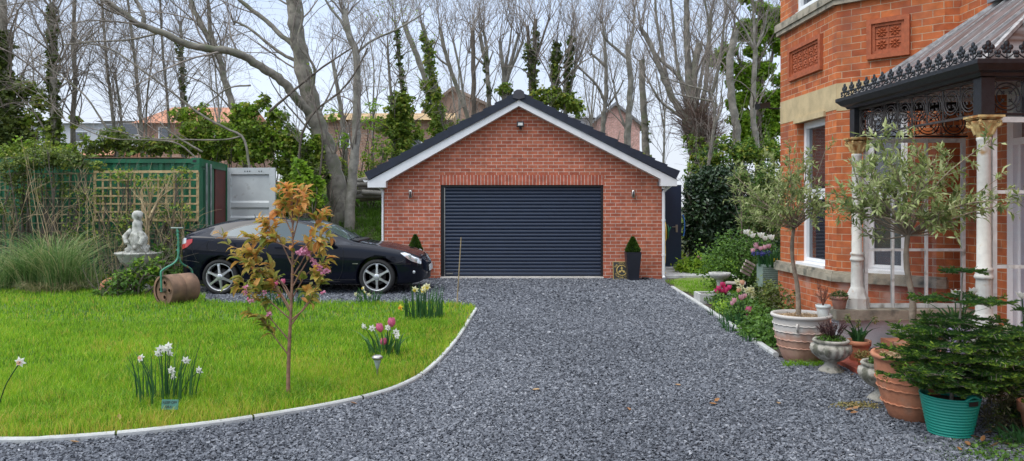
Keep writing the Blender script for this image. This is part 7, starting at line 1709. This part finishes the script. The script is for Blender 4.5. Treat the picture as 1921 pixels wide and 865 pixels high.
t = plant('pampas_grass', (-8.6,13.9,0), 'large fountain of long blue green grass blades with straw at its base', 'grass clump'); mb = MB()
for (px, n_, H_) in ((90,420,1.9),(60,260,1.6),(125,300,1.7),(25,200,1.3),(155,160,1.1),(0,180,1.3)): blades(mb, (X_(px,13.9),13.9+rng.normal()*.15,0), .28, n_, H_, .013, lean=.95, k=9, curve=.5, rnd=rng.random(n_)**1.3)
mb.build('blades', leafmat('pampas_leaf', [(.08,.17,.05),(.16,.28,.08),(.27,.36,.13),(.46,.42,.22)], .3), t)
mb = MB(); blades(mb, (X_(110,13.8),13.75,0), .55, 320, .5, .016, lean=1.4, k=5, rnd=.6+.4*rng.random(320)); mb.build('dead_straw', M['dry'], t)
# bank grass and general undergrowth
mb = MB()
for _ in range(2600):
    x = -8.2+6.0*rng.random(); y = 17.2+6.6*rng.random(); blades(mb, (x,y,float(bank_h(np.array(x),np.array(y)))), .10, 10, .28, .016, lean=1.1, k=4, rnd=np.clip(.05+.35*rng.random(10),0,1))
tag(mb.build('bank_grass', leafmat('rank_grass', [(.06,.13,.015),(.12,.25,.025),(.20,.36,.04),(.32,.42,.07)], .45), origin=(-4.5,19,1)), kind='stuff')
mb = MB()
for k in range(120):
    x = -22+42*rng.random(); Y = 22+9*rng.random(); h_ = float(bank_h(np.array(x),np.array(Y))); cloud(mb, (x,Y,h_+.35), (1.1,.8,.6), 260, .12, .09, shell=.3, clump=8)
for k in range(34):
    x = -19+12*rng.random(); cloud(mb, (x,18.8+1.2*rng.random(),1.3+.9*rng.random()), (1.0,.6,.7), 300, .12, .09, shell=.3, clump=8)
tag(mb.build('undergrowth', M['ivy'], origin=(0,24,0)), kind='stuff')
mb = MB()
for _ in range(360):
    x = -13+9.2*rng.random(); y = 15.-.5*rng.random(); blades(mb, (x,y,.0), .08, 7, .25, .012, lean=.9, k=4, rnd=rng.random(7))
for _ in range(90): cloud(mb, (-13+7.8*rng.random(),14.6+.4*rng.random(),.12), (.3,.15,.14), 60, .06, .04, shell=.2)
tag(mb.build('hedge_bottom_weeds', M['ivy'], origin=(-9,14.8,0)), kind='stuff')
# log pile
for k, (px, py, a) in enumerate(((690,345,.1),(702,352,-.05),(695,359,.2),(708,362,-.12),(688,368,.05),(703,372,.15),(680,338,.3),(712,344,-.2))):
    c = P(px, py, 20.5+.15*(k%3)); d = np.array([math.cos(a), .3*math.sin(k), math.sin(a)*.5]); L = .42
    t = thing('log', c-[0,0,.07], 'sawn log '+['mid back row','upper row, right of the pollard','second row, left side','second row, near the eave','lower left','lower right','topmost, tipped on the left end','top right, nearest the verge'][k]+' of the pile on the bank', 'log', 'sawn logs stacked on the bank')
    MB().tube([c-d*L, c, c+d*L], np.array([.075,.07,.068]), 10, cap=False).build('bark', M['bark_pale'], t)
    mb = MB(); 
    for s in (-1,1):
        u = unit(np.cross(d,[0,0,1.])); v = np.cross(u, unit(d)); mb.add([c+d*L*s*1.001+(u*math.cos(q)+v*math.sin(q))*.069 for q in np.linspace(0,2*PI,11)[:-1]], [list(range(10))])
    mb.build('cut_end', mat('cut_wood', (.42,.32,.20), .8), t)
